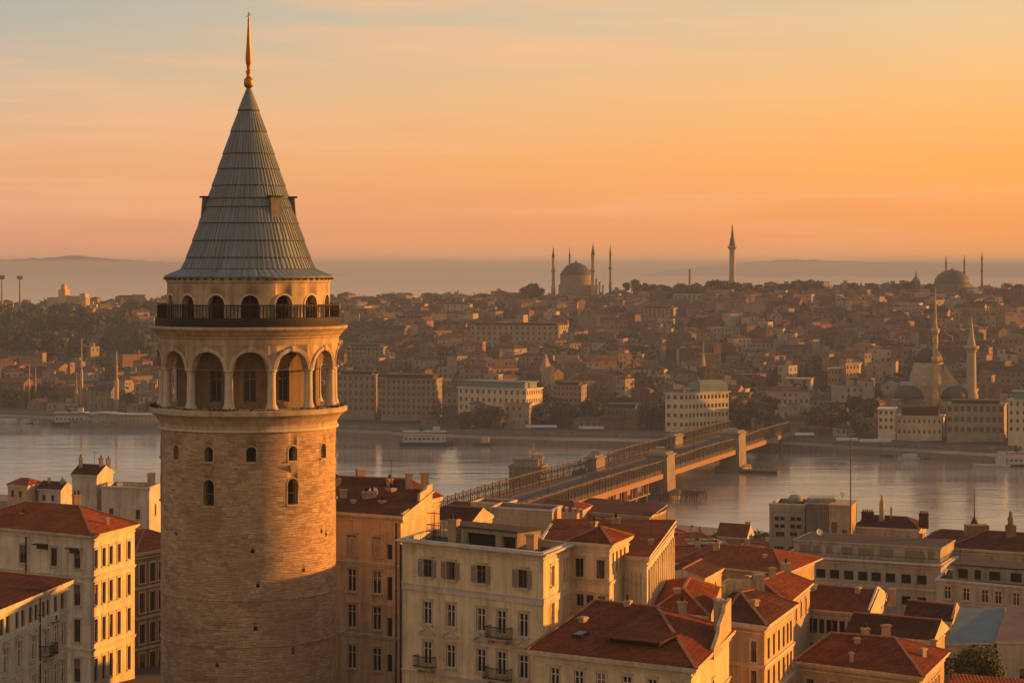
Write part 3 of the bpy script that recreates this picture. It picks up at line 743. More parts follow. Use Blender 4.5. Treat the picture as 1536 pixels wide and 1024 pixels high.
def wmesh(kind, w, h, var=0):
    """meshes of one window in its own frame: x along the wall, y into the wall, z up, origin at the centre of the opening"""
    k = (kind, round(w, 2), round(h, 2), var)
    if k in _W: return _W[k]
    out = {}; D = 0.22; hw, hh = w / 2, h / 2
    m = MB()
    tl = (0, .012, -.014, .02, -.008)[var]; tv = (0, .01, .016, -.012, -.02)[var]
    m.face([(-hw, D - .03 + tl + tv, -hh), (0, D - .03 + tv, -hh), (0, D - .03 - tv, hh), (-hw, D - .03 + tl - tv, hh)]); m.face([(0, D - .03 + tv, -hh), (hw, D - .03 - tl * .6 + tv, -hh), (hw, D - .03 - tl * .6 - tv, hh), (0, D - .03 - tv, hh)])
    out['window'] = (m.mesh('pane', [GLASS]), None)
    if kind in ('casement', 'double', 'dark', 'shuttered') and var in (1, 3):
        m = MB(); y = D - .075
        if var == 1: m.face([(-hw, y, -hh), (-hw * .35, y, -hh), (-hw * .6, y, hh), (-hw, y, hh)]); m.face([(hw * .5, y, -hh), (hw, y, -hh), (hw, y, hh), (hw * .6, y, hh)])
        else: m.face([(-hw, y, hh * .1), (hw, y, hh * .1), (hw, y, hh), (-hw, y, hh)])
        out['curtain'] = (m.mesh('curtain', [CURT]), None)
    fm = {'casement': FRAME_W, 'dark': FRAME_D, 'double': FRAME_W, 'shuttered': FRAME_D, 'closed': FRAME_D, 'strip': FRAME_D, 'plain': FRAME_D}[kind]
    m = MB(); t = 0.07 if kind in ('casement', 'double') else 0.06; y0, y1 = D - .1, D - .035
    def bar(x0, z0, x1, z1): m.box(x0, y0, z0, x1, y1, z1)
    bar(-hw, -hh, -hw + t, hh); bar(hw - t, -hh, hw, hh); bar(-hw + t, -hh, hw - t, -hh + t); bar(-hw + t, hh - t, hw - t, hh)
    if kind in ('casement', 'double', 'dark', 'shuttered', 'closed'):
        m.box(-.045, y0 - .02, -hh + t, .045, y1, hh - t)
        if h > 1.3 and kind != 'dark': m.box(-hw + t, y0 + .01, hh * .36, -.045, y1 - .005, hh * .36 + .06); m.box(.045, y0 + .01, hh * .36, hw - t, y1 - .005, hh * .36 + .06)
    if kind == 'strip':
        for k_ in range(1, int(w / .55)): x = -hw + k_ * w / int(w / .55); m.box(x - .03, y0, -hh + t, x + .03, y1, hh - t)
    out['frame'] = (m.mesh('frame', [fm]), None)
    if kind not in ('plain', 'strip'):
        m = MB(); e = .16                          # surround and sill standing proud of the wall
        m.box(-hw - e, -.05, -hh, -hw, .02, hh); m.box(hw, -.05, -hh, hw + e, .02, hh); m.box(-hw - e, -.06, hh, hw + e, .02, hh + .17); m.box(-hw - e - .06, -.13, hh + .17, hw + e + .06, .02, hh + .26)
        out['surround'] = (m.mesh('surround', [DRESSED_PALE]), None)
        m = MB(); m.box(-hw - e - .05, -.17, -hh - .13, hw + e + .05, .1, -hh); out['sill'] = (m.mesh('sill', [DRESSED_PALE]), None)
    if kind == 'shuttered' or kind == 'closed':
        n = int(h / .11)
        if kind == 'closed':
            sx = [(-hw + .03, -.02), (.02, hw - .03)]; yy = .03
        else: sx = [(-hw - .5, -hw - .06), (hw + .06, hw + .5)]; yy = -.11
        for q_, (a, b) in enumerate(sx):
            m = MB(); m.box(a, yy, -hh + .03, a + .06, yy + .05, hh - .03); m.box(b - .06, yy, -hh + .03, b, yy + .05, hh - .03); m.box(a + .06, yy, hh - .1, b - .06, yy + .05, hh - .03); m.box(a + .06, yy, -hh + .03, b - .06, yy + .05, -hh + .1)
            for q in range(n - 1):
                z = -hh + .1 + q * (h - .2) / n; m.face([(a + .06, yy + .045, z + .09), (b - .06, yy + .045, z + .09), (b - .06, yy + .012, z), (a + .06, yy + .012, z)])
            out['shutter_slat%d' % q_] = (m.mesh('shutter', [SHUT if kind == 'closed' else SHUT_D]), None)
    _W[k] = out; return out
def add_window(root, p, u, w, h, kind, mini=False):
    ms = wmesh(kind, w, h, WV.choice((0, 1, 2, 3, 4, 4, 2, 0))); o = bpy.data.objects.new('window', ms['window'][0]); COL.objects.link(o); o.parent = root
    org = ORG[root.name]; o.location = (p[0] - org[0], p[1] - org[1], p[2] - org[2]); o.rotation_euler = (0, 0, atan2(u[1], u[0]))
    for nm in ('frame', 'surround', 'sill', 'shutter_slat0', 'shutter_slat1', 'curtain'):
        if nm in ms and not (mini and nm in ('surround',)):
            c = bpy.data.objects.new('shutter' if nm[:9] == 'shutter_s' else nm, ms[nm][0]); COL.objects.link(c); c.parent = o
    return o
def ring_trim(mb, poly, z0, z1, out, edges=None, mat=0):
    """string course or cornice: a band standing proud of the walls"""
    q = offset(poly, out); p = offset(poly, -0.02); n = len(poly)
    for i in range(n):
        if edges is not None and i not in edges: continue
        j = (i + 1) % n
        mb.face([(*q[i], z0), (*q[j], z0), (*q[j], z1), (*q[i], z1)], mat); mb.face([(*q[i], z1), (*q[j], z1), (*p[j], z1), (*p[i], z1)], mat); mb.face([(*p[i], z0), (*p[j], z0), (*q[j], z0), (*q[i], z0)], mat)
        for k in (i, j): mb.face([(*p[k], z0), (*q[k], z0), (*q[k], z1), (*p[k], z1)], mat)
def chimney(roof, x, y, z0, z1, w=0.9, d=0.6, yaw=0.4, pots=2, mat=None):
    mb = MB(); c, s = cos(yaw), sin(yaw); R_ = lambda a, b: Vector((x + a * c - b * s, y + a * s + b * c, 0))
    def bx(a, b, za, zb, m=0):
        o = R_(-a / 2, -b / 2); mb.obox((o.x, o.y, za), R_(a / 2, -b / 2) - o, R_(-a / 2, b / 2) - o, (0, 0, zb - za), m)
    bx(w, d, z0, z1 - .18); bx(w + .16, d + .16, z1 - .18, z1 - .04); bx(w + .02, d + .02, z1 - .04, z1)
    for k in range(pots):
        o = R_((k - (pots - 1) / 2) * w / max(1, pots) * .95, 0); mb.lathe([(.14, z1), (.11, z1 + .35), (.14, z1 + .36), (.14, z1 + .42), (.09, z1 + .42)], o.x, o.y, 8, 1)
    return part('chimney', mb, [mat or CHIM, ROOF_BROWN], roof)
def make_roof(b, kind, poly, zt, mat, over=0.45, ridge=None, zr=None, apex=None, cz=None, k=0, wm=None, caps=True, para=0.5, thick=0.2):
    """kind: flat | hip | gable | pyr | mono. poly counter-clockwise."""
    mb = MB(); n = len(poly)
    if kind == 'flat':
        inn = offset(poly, -0.28)
        mb.face([(*p, zt - para) for p in inn]); r = part('roof', mb, mat, b)
        m2_ = MB()
        cop = offset(poly, 0.06); ci = offset(poly, -0.34)
        for i in range(n):
            j = (i + 1) % n
            m2_.face([(*inn[j], zt - para - .02), (*inn[i], zt - para - .02), (*inn[i], zt), (*inn[j], zt)], 0)
            for a, c_, za, zb in ((cop, ci, zt, zt + .09),):
                m2_.face([(*a[i], za), (*a[j], za), (*a[j], zb), (*a[i], zb)], 1); m2_.face([(*a[i], zb), (*a[j], zb), (*c_[j], zb), (*c_[i], zb)], 1); m2_.face([(*c_[j], za), (*c_[i], za), (*c_[i], zb), (*c_[j], zb)], 1); m2_.face([(*a[j], za), (*a[i], za), (*c_[i], za), (*c_[j], za)], 1)
        part('parapet', m2_, [wm or CONC, TRIM], r); return r
    e = offset(poly, over); zb, ze = zt + 0.004, zt + thick
    for i in range(n): mb.face([(*e[i], zb), (*e[(i + 1) % n], zb), (*e[(i + 1) % n], ze), (*e[i], ze)], 1)
    mb.face([(*p, zb) for p in e][::-1], 1)
    hips = []
    if kind == 'pyr':
        for i in range(n): mb.face([(*e[i], ze), (*e[(i + 1) % n], ze), apex]); hips.append(((*e[i], ze), apex))
    elif kind == 'mono':
        t = [(*p, z + thick) for p, z in zip(e, cz)]; mb.f = []; mb.m = []; mb.sm = []
        for i in range(n):
            j = (i + 1) % n; mb.face([(*e[i], t[i][2] - thick), (*e[j], t[j][2] - thick), t[j], t[i]], 1)
        mb.face(t); mb.face([(x, y, z - thick) for x, y, z in t][::-1], 1)
    else:
        c = [e[(k + i) % 4] for i in range(4)]
        if kind == 'gable':
            R0 = ((c[3][0] + c[0][0]) / 2, (c[3][1] + c[0][1]) / 2, zr); R1 = ((c[1][0] + c[2][0]) / 2, (c[1][1] + c[2][1]) / 2, zr)
        else: R0, R1 = (*ridge[0], zr), (*ridge[1], zr)
        C = [(*p, ze) for p in c]
        mb.face([C[0], C[1], R1, R0]); mb.face([C[2], C[3], R0, R1])
        if kind == 'hip':
            mb.face([C[1], C[2], R1]); mb.face([C[3], C[0], R0]); hips += [(C[0], R0), (C[3], R0), (C[1], R1), (C[2], R1)]
        else:
            q = [poly[(k + i) % 4] for i in range(4)]; m2_ = MB()
            s = (zr - ze) / max(.1, hypot(R0[0] - C[0][0], R0[1] - C[0][1]))
            for a, b_ in ((q[3], q[0]), (q[1], q[2])):
                md = ((a[0] + b_[0]) / 2, (a[1] + b_[1]) / 2); m2_.face([(*a, zt), (*b_, zt), (*md, zr - .12)])
            part('gable', m2_, wm, b)
            mb.face([C[1], C[2], R1], 1); mb.face([C[3], C[0], R0], 1)
        hips.append((R0, R1))
    if caps:
        for a, b_ in hips: mb.beam(Vector(a) + Vector((0, 0, .03)), Vector(b_) + Vector((0, 0, .03)), .26, .14, 2)
    return part('roof', mb, [mat, DRESSED_PALE if mat is not TAR else TAR, RIDGEM], b)
RIDGEM = plain('mortared ridge tiles', (0.27, 0.11, 0.06), 0.85)
def ccw(poly):
    a = sum(poly[i - 1][0] * poly[i][1] - poly[i][0] * poly[i - 1][1] for i in range(len(poly)))
    return a > 0
def on_edge(p0, p1, px):
    """distance along edge p0-p1 whose sight line falls on photo column px"""
    k = (px - CX) / F; dx, dy = p1[0] - p0[0], p1[1] - p0[1]; L = hypot(dx, dy)
    t = (k * p0[1] - p0[0]) / (dx - k * dy); return t * L
def building(name, label, cat, poly, zt, wm, rkind, rm, wins={}, zb=None, cornice=0.3, courses=(), group=None, trim=None, mini=False, gutter=True, **rk):
    """wins: {edge: [(px, z, w, h, style)]}"""
    assert ccw(poly), name + label
    cx, cy = sum(p[0] for p in poly) / len(poly), sum(p[1] for p in poly) / len(poly)
    if zb is None: zb = min(ground(*p) for p in poly) - 1.0
    b = thing(name, label, cat, (cx, cy, zb + 1.0), group)
    mb = MB(); n = len(poly); todo = []
    for i in range(n):
        p0, p1 = poly[i], poly[(i + 1) % n]; L = hypot(p1[0] - p0[0], p1[1] - p0[1]); u = ((p1[0] - p0[0]) / L, (p1[1] - p0[1]) / L); ops = []
        for (px, z, w, h, st) in wins.get(i, ()):
            s = on_edge(p0, p1, px) if px > -900 else -px - 1000
            if s - w / 2 < .05 or s + w / 2 > L - .05 or z + h / 2 > zt - .1: continue
            ops.append((s, z, w, h)); todo.append(((p0[0] + u[0] * s, p0[1] + u[1] * s, z), u, w, h, st))
        wall(mb, p0, p1, zb, zt, ops)
    part('wall', mb, wm, b)
    for p, u, w, h, st in todo: add_window(b, p, u, w, h, st, mini)
    tm = trim or TRIM
    if cornice:
        mb = MB(); ring_trim(mb, poly, zt - .62, zt - .5, .1); ring_trim(mb, poly, zt - .28, zt - .14, cornice * .55); ring_trim(mb, poly, zt - .14, zt - .01, cornice); part('cornice', mb, tm, b)
    for c in courses:
        mb = MB(); z, h = c if isinstance(c, tuple) else (c, .22)
        ring_trim(mb, poly, z - h / 2, z + h / 2, .1); ring_trim(mb, poly, z + h / 2, z + h / 2 + .08, .18); part('string_course', mb, tm, b)
    r = make_roof(b, rkind, poly, zt, rm, wm=wm, **rk)
    return b, r
def G(pxs, rows, w, st):
    """window grid: columns by photo column, rows (z, h)"""
    return [(px, z, w, h, st) for px in pxs for z, h in rows]
def S(ss, rows, w, st):
    return [(-1000 - s, z, w, h, st) for s in ss for z, h in rows]
def balcony(b, p0, p1, px, z, width, depth=0.8, hgt=0.95):
    s = on_edge(p0, p1, px); L = hypot(p1[0] - p0[0], p1[1] - p0[1]); u = Vector(((p1[0] - p0[0]) / L, (p1[1] - p0[1]) / L, 0)); n = Vector((u.y, -u.x, 0)); o = Vector((p0[0], p0[1], 0)) + u * s
    mb = MB(); q = o - u * width / 2; mb.obox((q.x, q.y, z - .16), u * width, n * depth, (0, 0, .16))
    for e in (-.35, .35):
        a = o + u * width * e; mb.obox((a.x - u.x * .09, a.y - u.y * .09, z - .5), u * .18, n * .45, (0, 0, .34))
    bl = part('balcony', mb, DRESSED, b)
    mb = MB(); c = [q, q + n * depth, q + n * depth + u * width, q + u * width]
    for a, d in zip(c, c[1:]):
        for zz in (z + .08, z + hgt): mb.beam((a.x, a.y, zz), (d.x, d.y, zz), .06)
        k = max(2, int((d - a).length / .13))
        for i in range(k + 1): p = a.lerp(d, i / k); mb.beam((p.x, p.y, z + .08), (p.x, p.y, z + hgt), .028)
    part('railing', mb, IRON, bl)
def pediment(b, p0, p1, px, z, w, h=.5):
    s = on_edge(p0, p1, px); L = hypot(p1[0] - p0[0], p1[1] - p0[1]); u = Vector(((p1[0] - p0[0]) / L, (p1[1] - p0[1]) / L, 0)); n = Vector((u.y, -u.x, 0)); o = Vector((p0[0], p0[1], z)) + u * s
    mb = MB(); P = lambda a, c, d: o + u * a + Vector((0, 0, c)) + n * d
    for d0, d1, k in ((-.02, .1, .78), (-.02, .2, 1.0)):
        if k == 1.0:
            for (a, c) in ((P(-w / 2, 0, .1), P(0, h, .1)), (P(0, h, .1), P(w / 2, 0, .1)), (P(-w / 2, 0, .1), P(w / 2, 0, .1))): mb.beam(a, c, .2, .12)
        else: mb.face([P(-w / 2 * k, 0, d1), P(w / 2 * k, 0, d1), P(0, h * k, d1)])
    part('pediment', mb, DRESSED_PALE, b)
def box_part(name, root, poly, z0, z1, m, openings=None, topm=None):
    mb = MB(); n = len(poly)
    for i in range(n): wall(mb, poly[i], poly[(i + 1) % n], z0, z1, (openings or {}).get(i, ()), .35, 0, 1)
    mb.face([(*p, z1) for p in poly], 2 if topm else 0); e = offset(poly, .15); mb.prism(e, z1 + .003, z1 + .16, 2 if topm else 0)
    return part(name, mb, [m, DARK, topm or m], root)
def facade_bits(b, p0, p1, pipes=(), acs=()):
    """drainpipes at photo columns and air conditioner boxes at (column, z)"""
    L = hypot(p1[0] - p0[0], p1[1] - p0[1]); u = Vector(((p1[0] - p0[0]) / L, (p1[1] - p0[1]) / L, 0)); n = Vector((u.y, -u.x, 0)); A = Vector((p0[0], p0[1], 0))
    for px, zt in pipes:
        q = A + u * on_edge(p0, p1, px) + n * .12; mb = MB(); mb.tube([(q.x, q.y, zt), (q.x, q.y, 34)], [.07, .07], 6)
        for k in range(6): mb.obox((q.x - .1, q.y - .1, zt - 1.5 - k * 2.6), (.2, 0, 0), (0, .2, 0), (0, 0, .06))
        part('drainpipe', mb, IRON, b)
    for px, z in acs:
        q = A + u * on_edge(p0, p1, px); mb = MB(); mb.obox((q.x, q.y, z), u * .85, n * .32, (0, 0, .6), 0); mb.obox((q.x + u.x * .1 + n.x * .325, q.y + u.y * .1 + n.y * .325, z + .08), u * .5, n * .01, (0, 0, .44), 1); mb.obox((q.x, q.y, z - .08), u * .85, n * .4, (0, 0, .05), 1); part('air_conditioner', mb, [FRAME_W, IRON], b)
def quad(p0, p1, p2): return [p0, p1, p2, (p0[0] + p2[0] - p1[0], p0[1] + p2[1] - p1[1])]
def xy(v): return (v.x, v.y)
# ------------------------------------------------------------------ near town, building by building
CREAM = plaster('warm cream plaster', (0.68, 0.54, 0.355), 0.65)
OCHRE = plaster('ochre plaster', (0.52, 0.375, 0.215), 0.8)
BUFF = plaster('buff plaster', (0.58, 0.44, 0.275), 0.8)
GREYC = plaster('grey cream plaster', (0.54, 0.50, 0.41), 0.9)
GREYD = plaster('dull grey render', (0.37, 0.335, 0.265), 0.85); SAND = plaster('dull sand render', (0.47, 0.395, 0.29), 0.8)
PALE = plaster('pale stone plaster', (0.63, 0.555, 0.44), 0.8)
BROWNP = plaster('brown stained plaster', (0.24, 0.16, 0.095), 0.75)
TAN = plaster('tan plaster', (0.44, 0.33, 0.21), 0.6)
GREY = plaster('soot grey plaster', (0.31, 0.27, 0.215), 0.8)

# big block with the orange hipped roof, beside the tower
q = 1.11; Zq = lambda z: 80 - (80 - z) * q
z = Zq(53.5); c1 = xy(atz(136, 805, z)); c2 = xy(atz(202, 788, z)); c0 = xy(atz(-60, 787, z)); P1 = quad(c0, c1, c2)
rows = [(Zq(51.2), 2.0), (Zq(47.7), 2.3), (Zq(44.2), 2.5), (Zq(40.3), 2.6)]
b, r = building('apartment_house', 'tall cream apartment house with orange hipped roof and sunlit end beside the stone tower', 'apartment house', P1, z, PALE, 'hip', ROOF_ORANGE,
    {0: G([-25, 34, 81, 116], rows, .95, 'dark'), 1: G([143.5, 155.4, 166, 178, 193], rows, .85, 'dark')}, cornice=.35, courses=[Zq(49.4), Zq(42.3)], ridge=((-50.5 * q, 235.5 * q), (-44.2 * q, 231.6 * q)), zr=Zq(55.45), over=.5)
chimney(r, -50.2, 261.5, 51.6, 53.6, .9, .7, .5)
mb = MB(); p = Vector((*P1[0], 0)).lerp(Vector((*P1[1], 0)), .81)
u_ = (Vector((*P1[1], 0)) - Vector((*P1[0], 0))).normalized(); n_ = Vector((u_.y, -u_.x, 0))
for t, zz, wd in ((.60, Zq(52.3), 1.7), (.845, Zq(52.2), 1.4)):
    p = Vector((*P1[0], 0)).lerp(Vector((*P1[1], 0)), t); mb = MB(); mb.obox((p.x, p.y, zz), u_ * wd, n_ * .8, (0, 0, .12)); mb.obox((p.x, p.y, zz - .5), u_ * wd, n_ * .06, (0, 0, .5)); part('awning', mb, WOODD, b)
mb = MB(); mb.tube([(P1[0][0] + u_.x * 10.6 + n_.x * .1, P1[0][1] + u_.y * 10.6 + n_.y * .1, zz) for zz in (50, 33)], [.09, .09], 6); part('drainpipe', mb, IRON, b)

# grey-cream ornate block in the corner
z = 52.4; c1 = (-41.95, 175.5); c2 = xy(atz(101, 873, z)); P2 = [c1, c2, (-52, 200), (-55.4, 177.5)]
ws = G([2.7, 11.7, 26, 34.7, 46.4, 54.5, 65.6, 72.5, 83.6, 94], [(50.95, 1.35)], .8, 'plain') + G([8, 29, 50, 69, 83.6, 94], [(48.1, 2.1)], 1.15, 'double') + G([8, 29, 50, 69, 83.6, 94], [(44.8, 2.1)], 1.15, 'double')
b, r = building('apartment_house', 'long grey cream house with paired windows and dark red roof', 'apartment house', P2, z, GREYC, 'hip', ROOF_DK, {0: ws}, cornice=.4, courses=[49.85, 46.6], ridge=((-49.5, 181), (-46.6, 196)), zr=53.75, over=.45, k=0)
facade_bits(b, c1, c2, [(58.5, 52.1)], [(77, 49.6)])
for px in (8, 29, 50, 69): pediment(b, c1, c2, px, 49.3, 1.7, .4)
for px, zz in ((69, 46.95), (8, 43.65)): balcony(b, c1, c2, px, zz, 2.2, .7)
# dark brown house squeezed between that block and the tower
z = Zq(49.4); c1 = xy(atz(203, 831, z)); c2 = (-35.6 * q, 248.2 * q); P3 = [c1, c2, (-44 * q, 254 * q), (-47 * q, 245.5 * q)]
building('townhouse', 'dark brown townhouse with orange roof squeezed against the stone tower', 'townhouse', P3, z, BROWNP, 'hip', ROOF_ORANGE,
    {0: G([213.4, 229, 242], [(Zq(47.2), 2.2), (Zq(44.1), 2.3), (Zq(40.8), 2.3), (Zq(37.6), 2.4)], 1.1, 'dark')}, cornice=.35, courses=[Zq(45.7), Zq(42.5), Zq(39.2)], ridge=((-44 * q, 247.5 * q), (-40.5 * q, 250 * q)), zr=Zq(51.0), k=3)

# pale block with sunlit end, right behind, and its taller neighbour
z = 42.7; c0 = (-69.4, 383.2); c1 = (-60.8, 380.0); c2 = (-60.2, 388.5); P4 = quad(c0, c1, c2)
b, r = building('apartment_house', 'square pale grey block with sunlit end wall and few small windows at the waterside', 'apartment house', P4, z, GREYC, 'flat', TAR,
    {0: G([167, 206.7], [(38.2, 1.6)], .8, 'dark') + G([193.7, 206.7], [(35.3, .9)], .8, 'dark') + G([167, 206.7], [(32, 1.5)], .8, 'dark'), 1: G([233], [(38.6, 1.8)], 1.0, 'dark') + G([233], [(33, 1.8)], 1.0, 'dark')}, cornice=.25, para=.7, zb=18)
chimney(r, -61.6, 387.5, 42.0, 44.6, 1.4, 1.2, .1, 0)
z = 44.0; c0 = (-75.6, 389.5); c1 = (-70.9, 387); c2 = (-69.4, 394); P5 = quad(c0, c1, c2)
b, r = building('townhouse', 'narrow windowless pale house with dark gabled roof and three chimneys', 'townhouse', P5, z, GREYC, 'gable', ROOF_DK, {1: S([3], [(39, 1.6)], .8, 'dark')}, cornice=.2, zr=45.6, over=.25, zb=18)
chimney(r, -74.5, 391.5, 44.9, 46.9, .55, .55, .4, 1); chimney(r, -70.8, 390.5, 44.2, 46.9, .6, .9, .4, 1); chimney(r, -69.9, 392.5, 44, 46.6, .7, .7, .4, 1)

# strip house right of the tower
z = 55.4; c1 = xy(atz(601, 775, z)); c0 = (-20.3, 227.7); c2 = (-8.35, 231.0); P6 = quad(c0, c1, c2)
rows = [(48.8, 2.25), (45.25, 2.3), (41.2, 2.3)]
b, r = building('apartment_house', 'ochre strip of a house between the stone tower and the cream corner block', 'apartment house', P6, z, BUFF, 'mono', ROOF_BROWN,
    {0: G([527.5, 565], [(52.3, 2.0)], 1.15, 'closed') + G([527.5, 565], rows, 1.05, 'casement') + G([584.5], [(51.9, 1.5), (48.3, 2.3), (44.5, 1.9), (41, 1.7)], .6, 'plain')}, cornice=.45, courses=[50.5, 43.4], cz=[55.35, 55.35, 56.9, 56.9], over=.4)
facade_bits(b, c0, c1, [(595, 54.8)], [])
def party(b, p0, p1, prof, zb, thick, m):
    mb = MB(); a, c = Vector((*p0, 0)), Vector((*p1, 0)); u = c - a; n = Vector((u.y, -u.x, 0)).normalized() * thick; Z = lambda z: Vector((0, 0, z))
    for (t0, z0), (t1, z1) in zip(prof, prof[1:]):
        q = [a + u * t0 + Z(zb), a + u * t1 + Z(zb), a + u * t1 + Z(z1), a + u * t0 + Z(z0)]; w = [x + n for x in q]
        mb.face(w); mb.face(q[::-1]); mb.face([q[3], q[2], w[2], w[3]])
    e = [a + u * prof[0][0], a + u * prof[-1][0]]
    for k, zt in ((0, prof[0][1]), (1, prof[-1][1])): mb.face([e[k] + Z(zb), e[k] + n + Z(zb), e[k] + n + Z(zt), e[k] + Z(zt)])
    return part('party_wall', mb, m, b)
party(b, c1, c2, [(0, 55.75), (.55, 56.25), (.58, 57.15), (.8, 57.45), (.83, 57.7), (1, 57.8)], 54.8, .25, BUFF)
chimney(r, -8.9, 231.6, 56.4, 58.9, .7, .6, .3, 0); chimney(r, -10.6, 233.0, 56.3, 58.7, .6, .6, .3, 0)
chimney(r, -14.5, 230.2, 55.7, 57.1, 1.3, .7, .3, 2); chimney(r, -17.2, 231.2, 55.7, 57.2, .6, .6, .3, 0)
# long red roof behind it
# unseen house added behind the tower to throw shade on the brown townhouse
z = 50.5; P40 = [(-31.5, 268), (-23.5, 265.5), (-23, 278), (-31, 281)]
building('townhouse', 'unseen tan house added behind the stone tower to shade the brown townhouse', 'townhouse', P40, z, TAN, 'hip', ROOF_BROWN, {0: S([2, 4, 6], [(48, 1.8), (44.6, 1.8)], .9, 'dark')}, cornice=.3, ridge=((-28, 272), (-27, 276)), zr=52.0, over=.4)
z = 54.6; P7 = [(-24, 246), (-10.6, 240), (-7.9, 247.5), (-21.3, 253.5)]
b, r = building('townhouse', 'low brown roofed house with bare chimneys behind the ochre strip house', 'townhouse', P7, z, TAN, 'hip', ROOF_BROWN, {}, ridge=((-20, 249), (-11, 245)), zr=56.9, over=.3)
chimney(r, -16.6, 248.5, 56, 57.7, .9, .8, .4, 0); chimney(r, -19, 246.2, 55.2, 56.9, .8, .8, .2, 1)

# cream corner block
z = 55.86; c1 = (2.63, 190.0); c0 = xy(atz(603, 808, z)); c2 = (5.16, 197.3); P8 = quad(c0, c1, c2)
wn_ = [641, 676, 721.5, 783.5]; w5 = [641, 676, 721.5, 752, 785]
b, r = building('corner_building', 'large cream corner block with flat roof, white casements and little iron balconies', 'corner building', P8, z, CREAM, 'flat', TAR,
    {0: G(wn_, [(53.55, 1.55)], 1.05, 'shuttered') + G(w5, [(49.65, 2.0), (46.15, 2.0), (42.4, 2.1)], 1.0, 'casement'), 1: G([828.5, 848], [(53.7, 1.7), (50.4, 2.0), (46.6, 2.0), (42.7, 2.0)], .9, 'casement')}, cornice=.5, courses=[(51.75, .5), 44.3], para=.55)
for px in (641, 676, 721.5, 785): pediment(b, c0, c1, px, 47.85, 1.9, .5)
balcony(b, c0, c1, 752, 48.35, 2.4); balcony(b, c0, c1, 750, 44.85, 2.6); balcony(b, c0, c1, 641, 44.95, 2.0)
U8 = (Vector(c1) - Vector(c0)).normalized(); N8 = Vector((U8.y, -U8.x)); 
def on8(s, d): p = Vector(c0) + U8 * s - N8 * d; return (p.x, p.y)
box_part('roof_penthouse', b, [on8(4.6, 2.6), on8(11.2, 2.4), on8(11.4, 5.4), on8(4.8, 5.6)], 55.3, 57.0, GREY, {0: [(2.4, 56.1, 3.4, 1.1), (5.6, 56.1, 1.6, 1.0)]}, TAR)
box_part('stair_head', b, [on8(2.4, 4.2), on8(4.0, 4.2), on8(4.0, 6.2), on8(2.4, 6.2)], 55.3, 56.9, GREY, {0: [(.8, 56, .7, 1.2)]}, TAR)
chimney(r, *on8(3.3, 3.2), 55.3, 57.6, .9, .6, -.6, 2); chimney(r, *on8(12.5, 2.8), 55.3, 57.0, .8, .6, -.6, 0)
mb = MB()                                         # roof terrace railing
for a, c in (((.8, 2.4), (2.4, 2.4)), ((.8, 2.4), (.8, 7))):
    A_, B_ = on8(*a), on8(*c)
    for zz in (56.4, 57.0): mb.beam((*A_, zz), (*B_, zz), .05)
    for k in range(7): p = Vector(A_).lerp(Vector(B_), k / 6); mb.beam((p.x, p.y, 55.4), (p.x, p.y, 57.0), .05)
part('terrace_railing', mb, IRON, r)
mb = MB(); q = on8(-.05, -.12); mb.tube([(*q, 55.4), (*q, 36)], [.1, .1], 6); part('drainpipe', mb, IRON, b)
# recessed wing with little pyramid roof
z = 55.85; e0 = (5.2, 197.2); e1 = (8.4, 195.2); e2 = (10.35, 201.2); P9 = quad(e0, e1, e2)
b, r = building('corner_turret', 'square cream corner turret under a small red pyramid roof', 'turret', P9, z, CREAM, 'pyr', ROOF_RED,
    {0: G([869, 901], [(53.8, 1.6)], .85, 'dark') + G([870, 884.5, 902.6], [(51, 1.0)], .75, 'dark') + G([870, 902], [(47, 1.6), (43.5, 1.6)], .85, 'dark'), 1: S([1.2, 2.4, 3.7, 5.0], [(54.2, 1.9)], .6, 'plain')}, cornice=.3, courses=[52.6], apex=(7.8, 199.2, 57.1), over=.4)
# long block with the great red roof and sunlit side wall
z = 54.45; f1 = (11.75, 197.3); f2 = (15.95, 223.4); P10 = [(2.3, 206.8), f1, f2, (4.4, 228.2)]
b, r = building('long_building', 'long pale building with great plain red roof and bright sunlit ribbed side wall', 'building', P10, z, PALE, 'mono', ROOF_RED, {}, cornice=.25, cz=[53.9, 54.5, 54.75, 54.3], over=.25, courses=())
mb = MB(); A_, B_ = Vector(f1), Vector(f2); u = (B_ - A_).normalized(); n = Vector((u.y, -u.x)); L = (B_ - A_).length
for k in range(13):
    p = A_ + u * (1.2 + k * (L - 2) / 12.5); mb.obox((p.x - n.x * .02, p.y - n.y * .02, 38), (u.x * .42, u.y * .42, 0), (n.x * .22, n.y * .22, 0), (0, 0, 15.4))
part('rib_molding', mb, PALE, b)
mb = MB(); A_, B_ = Vector(P10[0]), Vector(f1); u = (B_ - A_).normalized(); n = Vector((u.y, -u.x)); L = (B_ - A_).length
for k in range(7):
    p = A_ + u * (L - 3.6 + k * .52); mb.obox((p.x - n.x * .02, p.y - n.y * .02, 38), (u.x * .26, u.y * .26, 0), (n.x * .16, n.y * .16, 0), (0, 0, 15.3))
part('rib_molding', mb, PALE, b)
chimney(r, 10.2, 222.5, 53.9, 55.3, .8, .6, .3, 1)

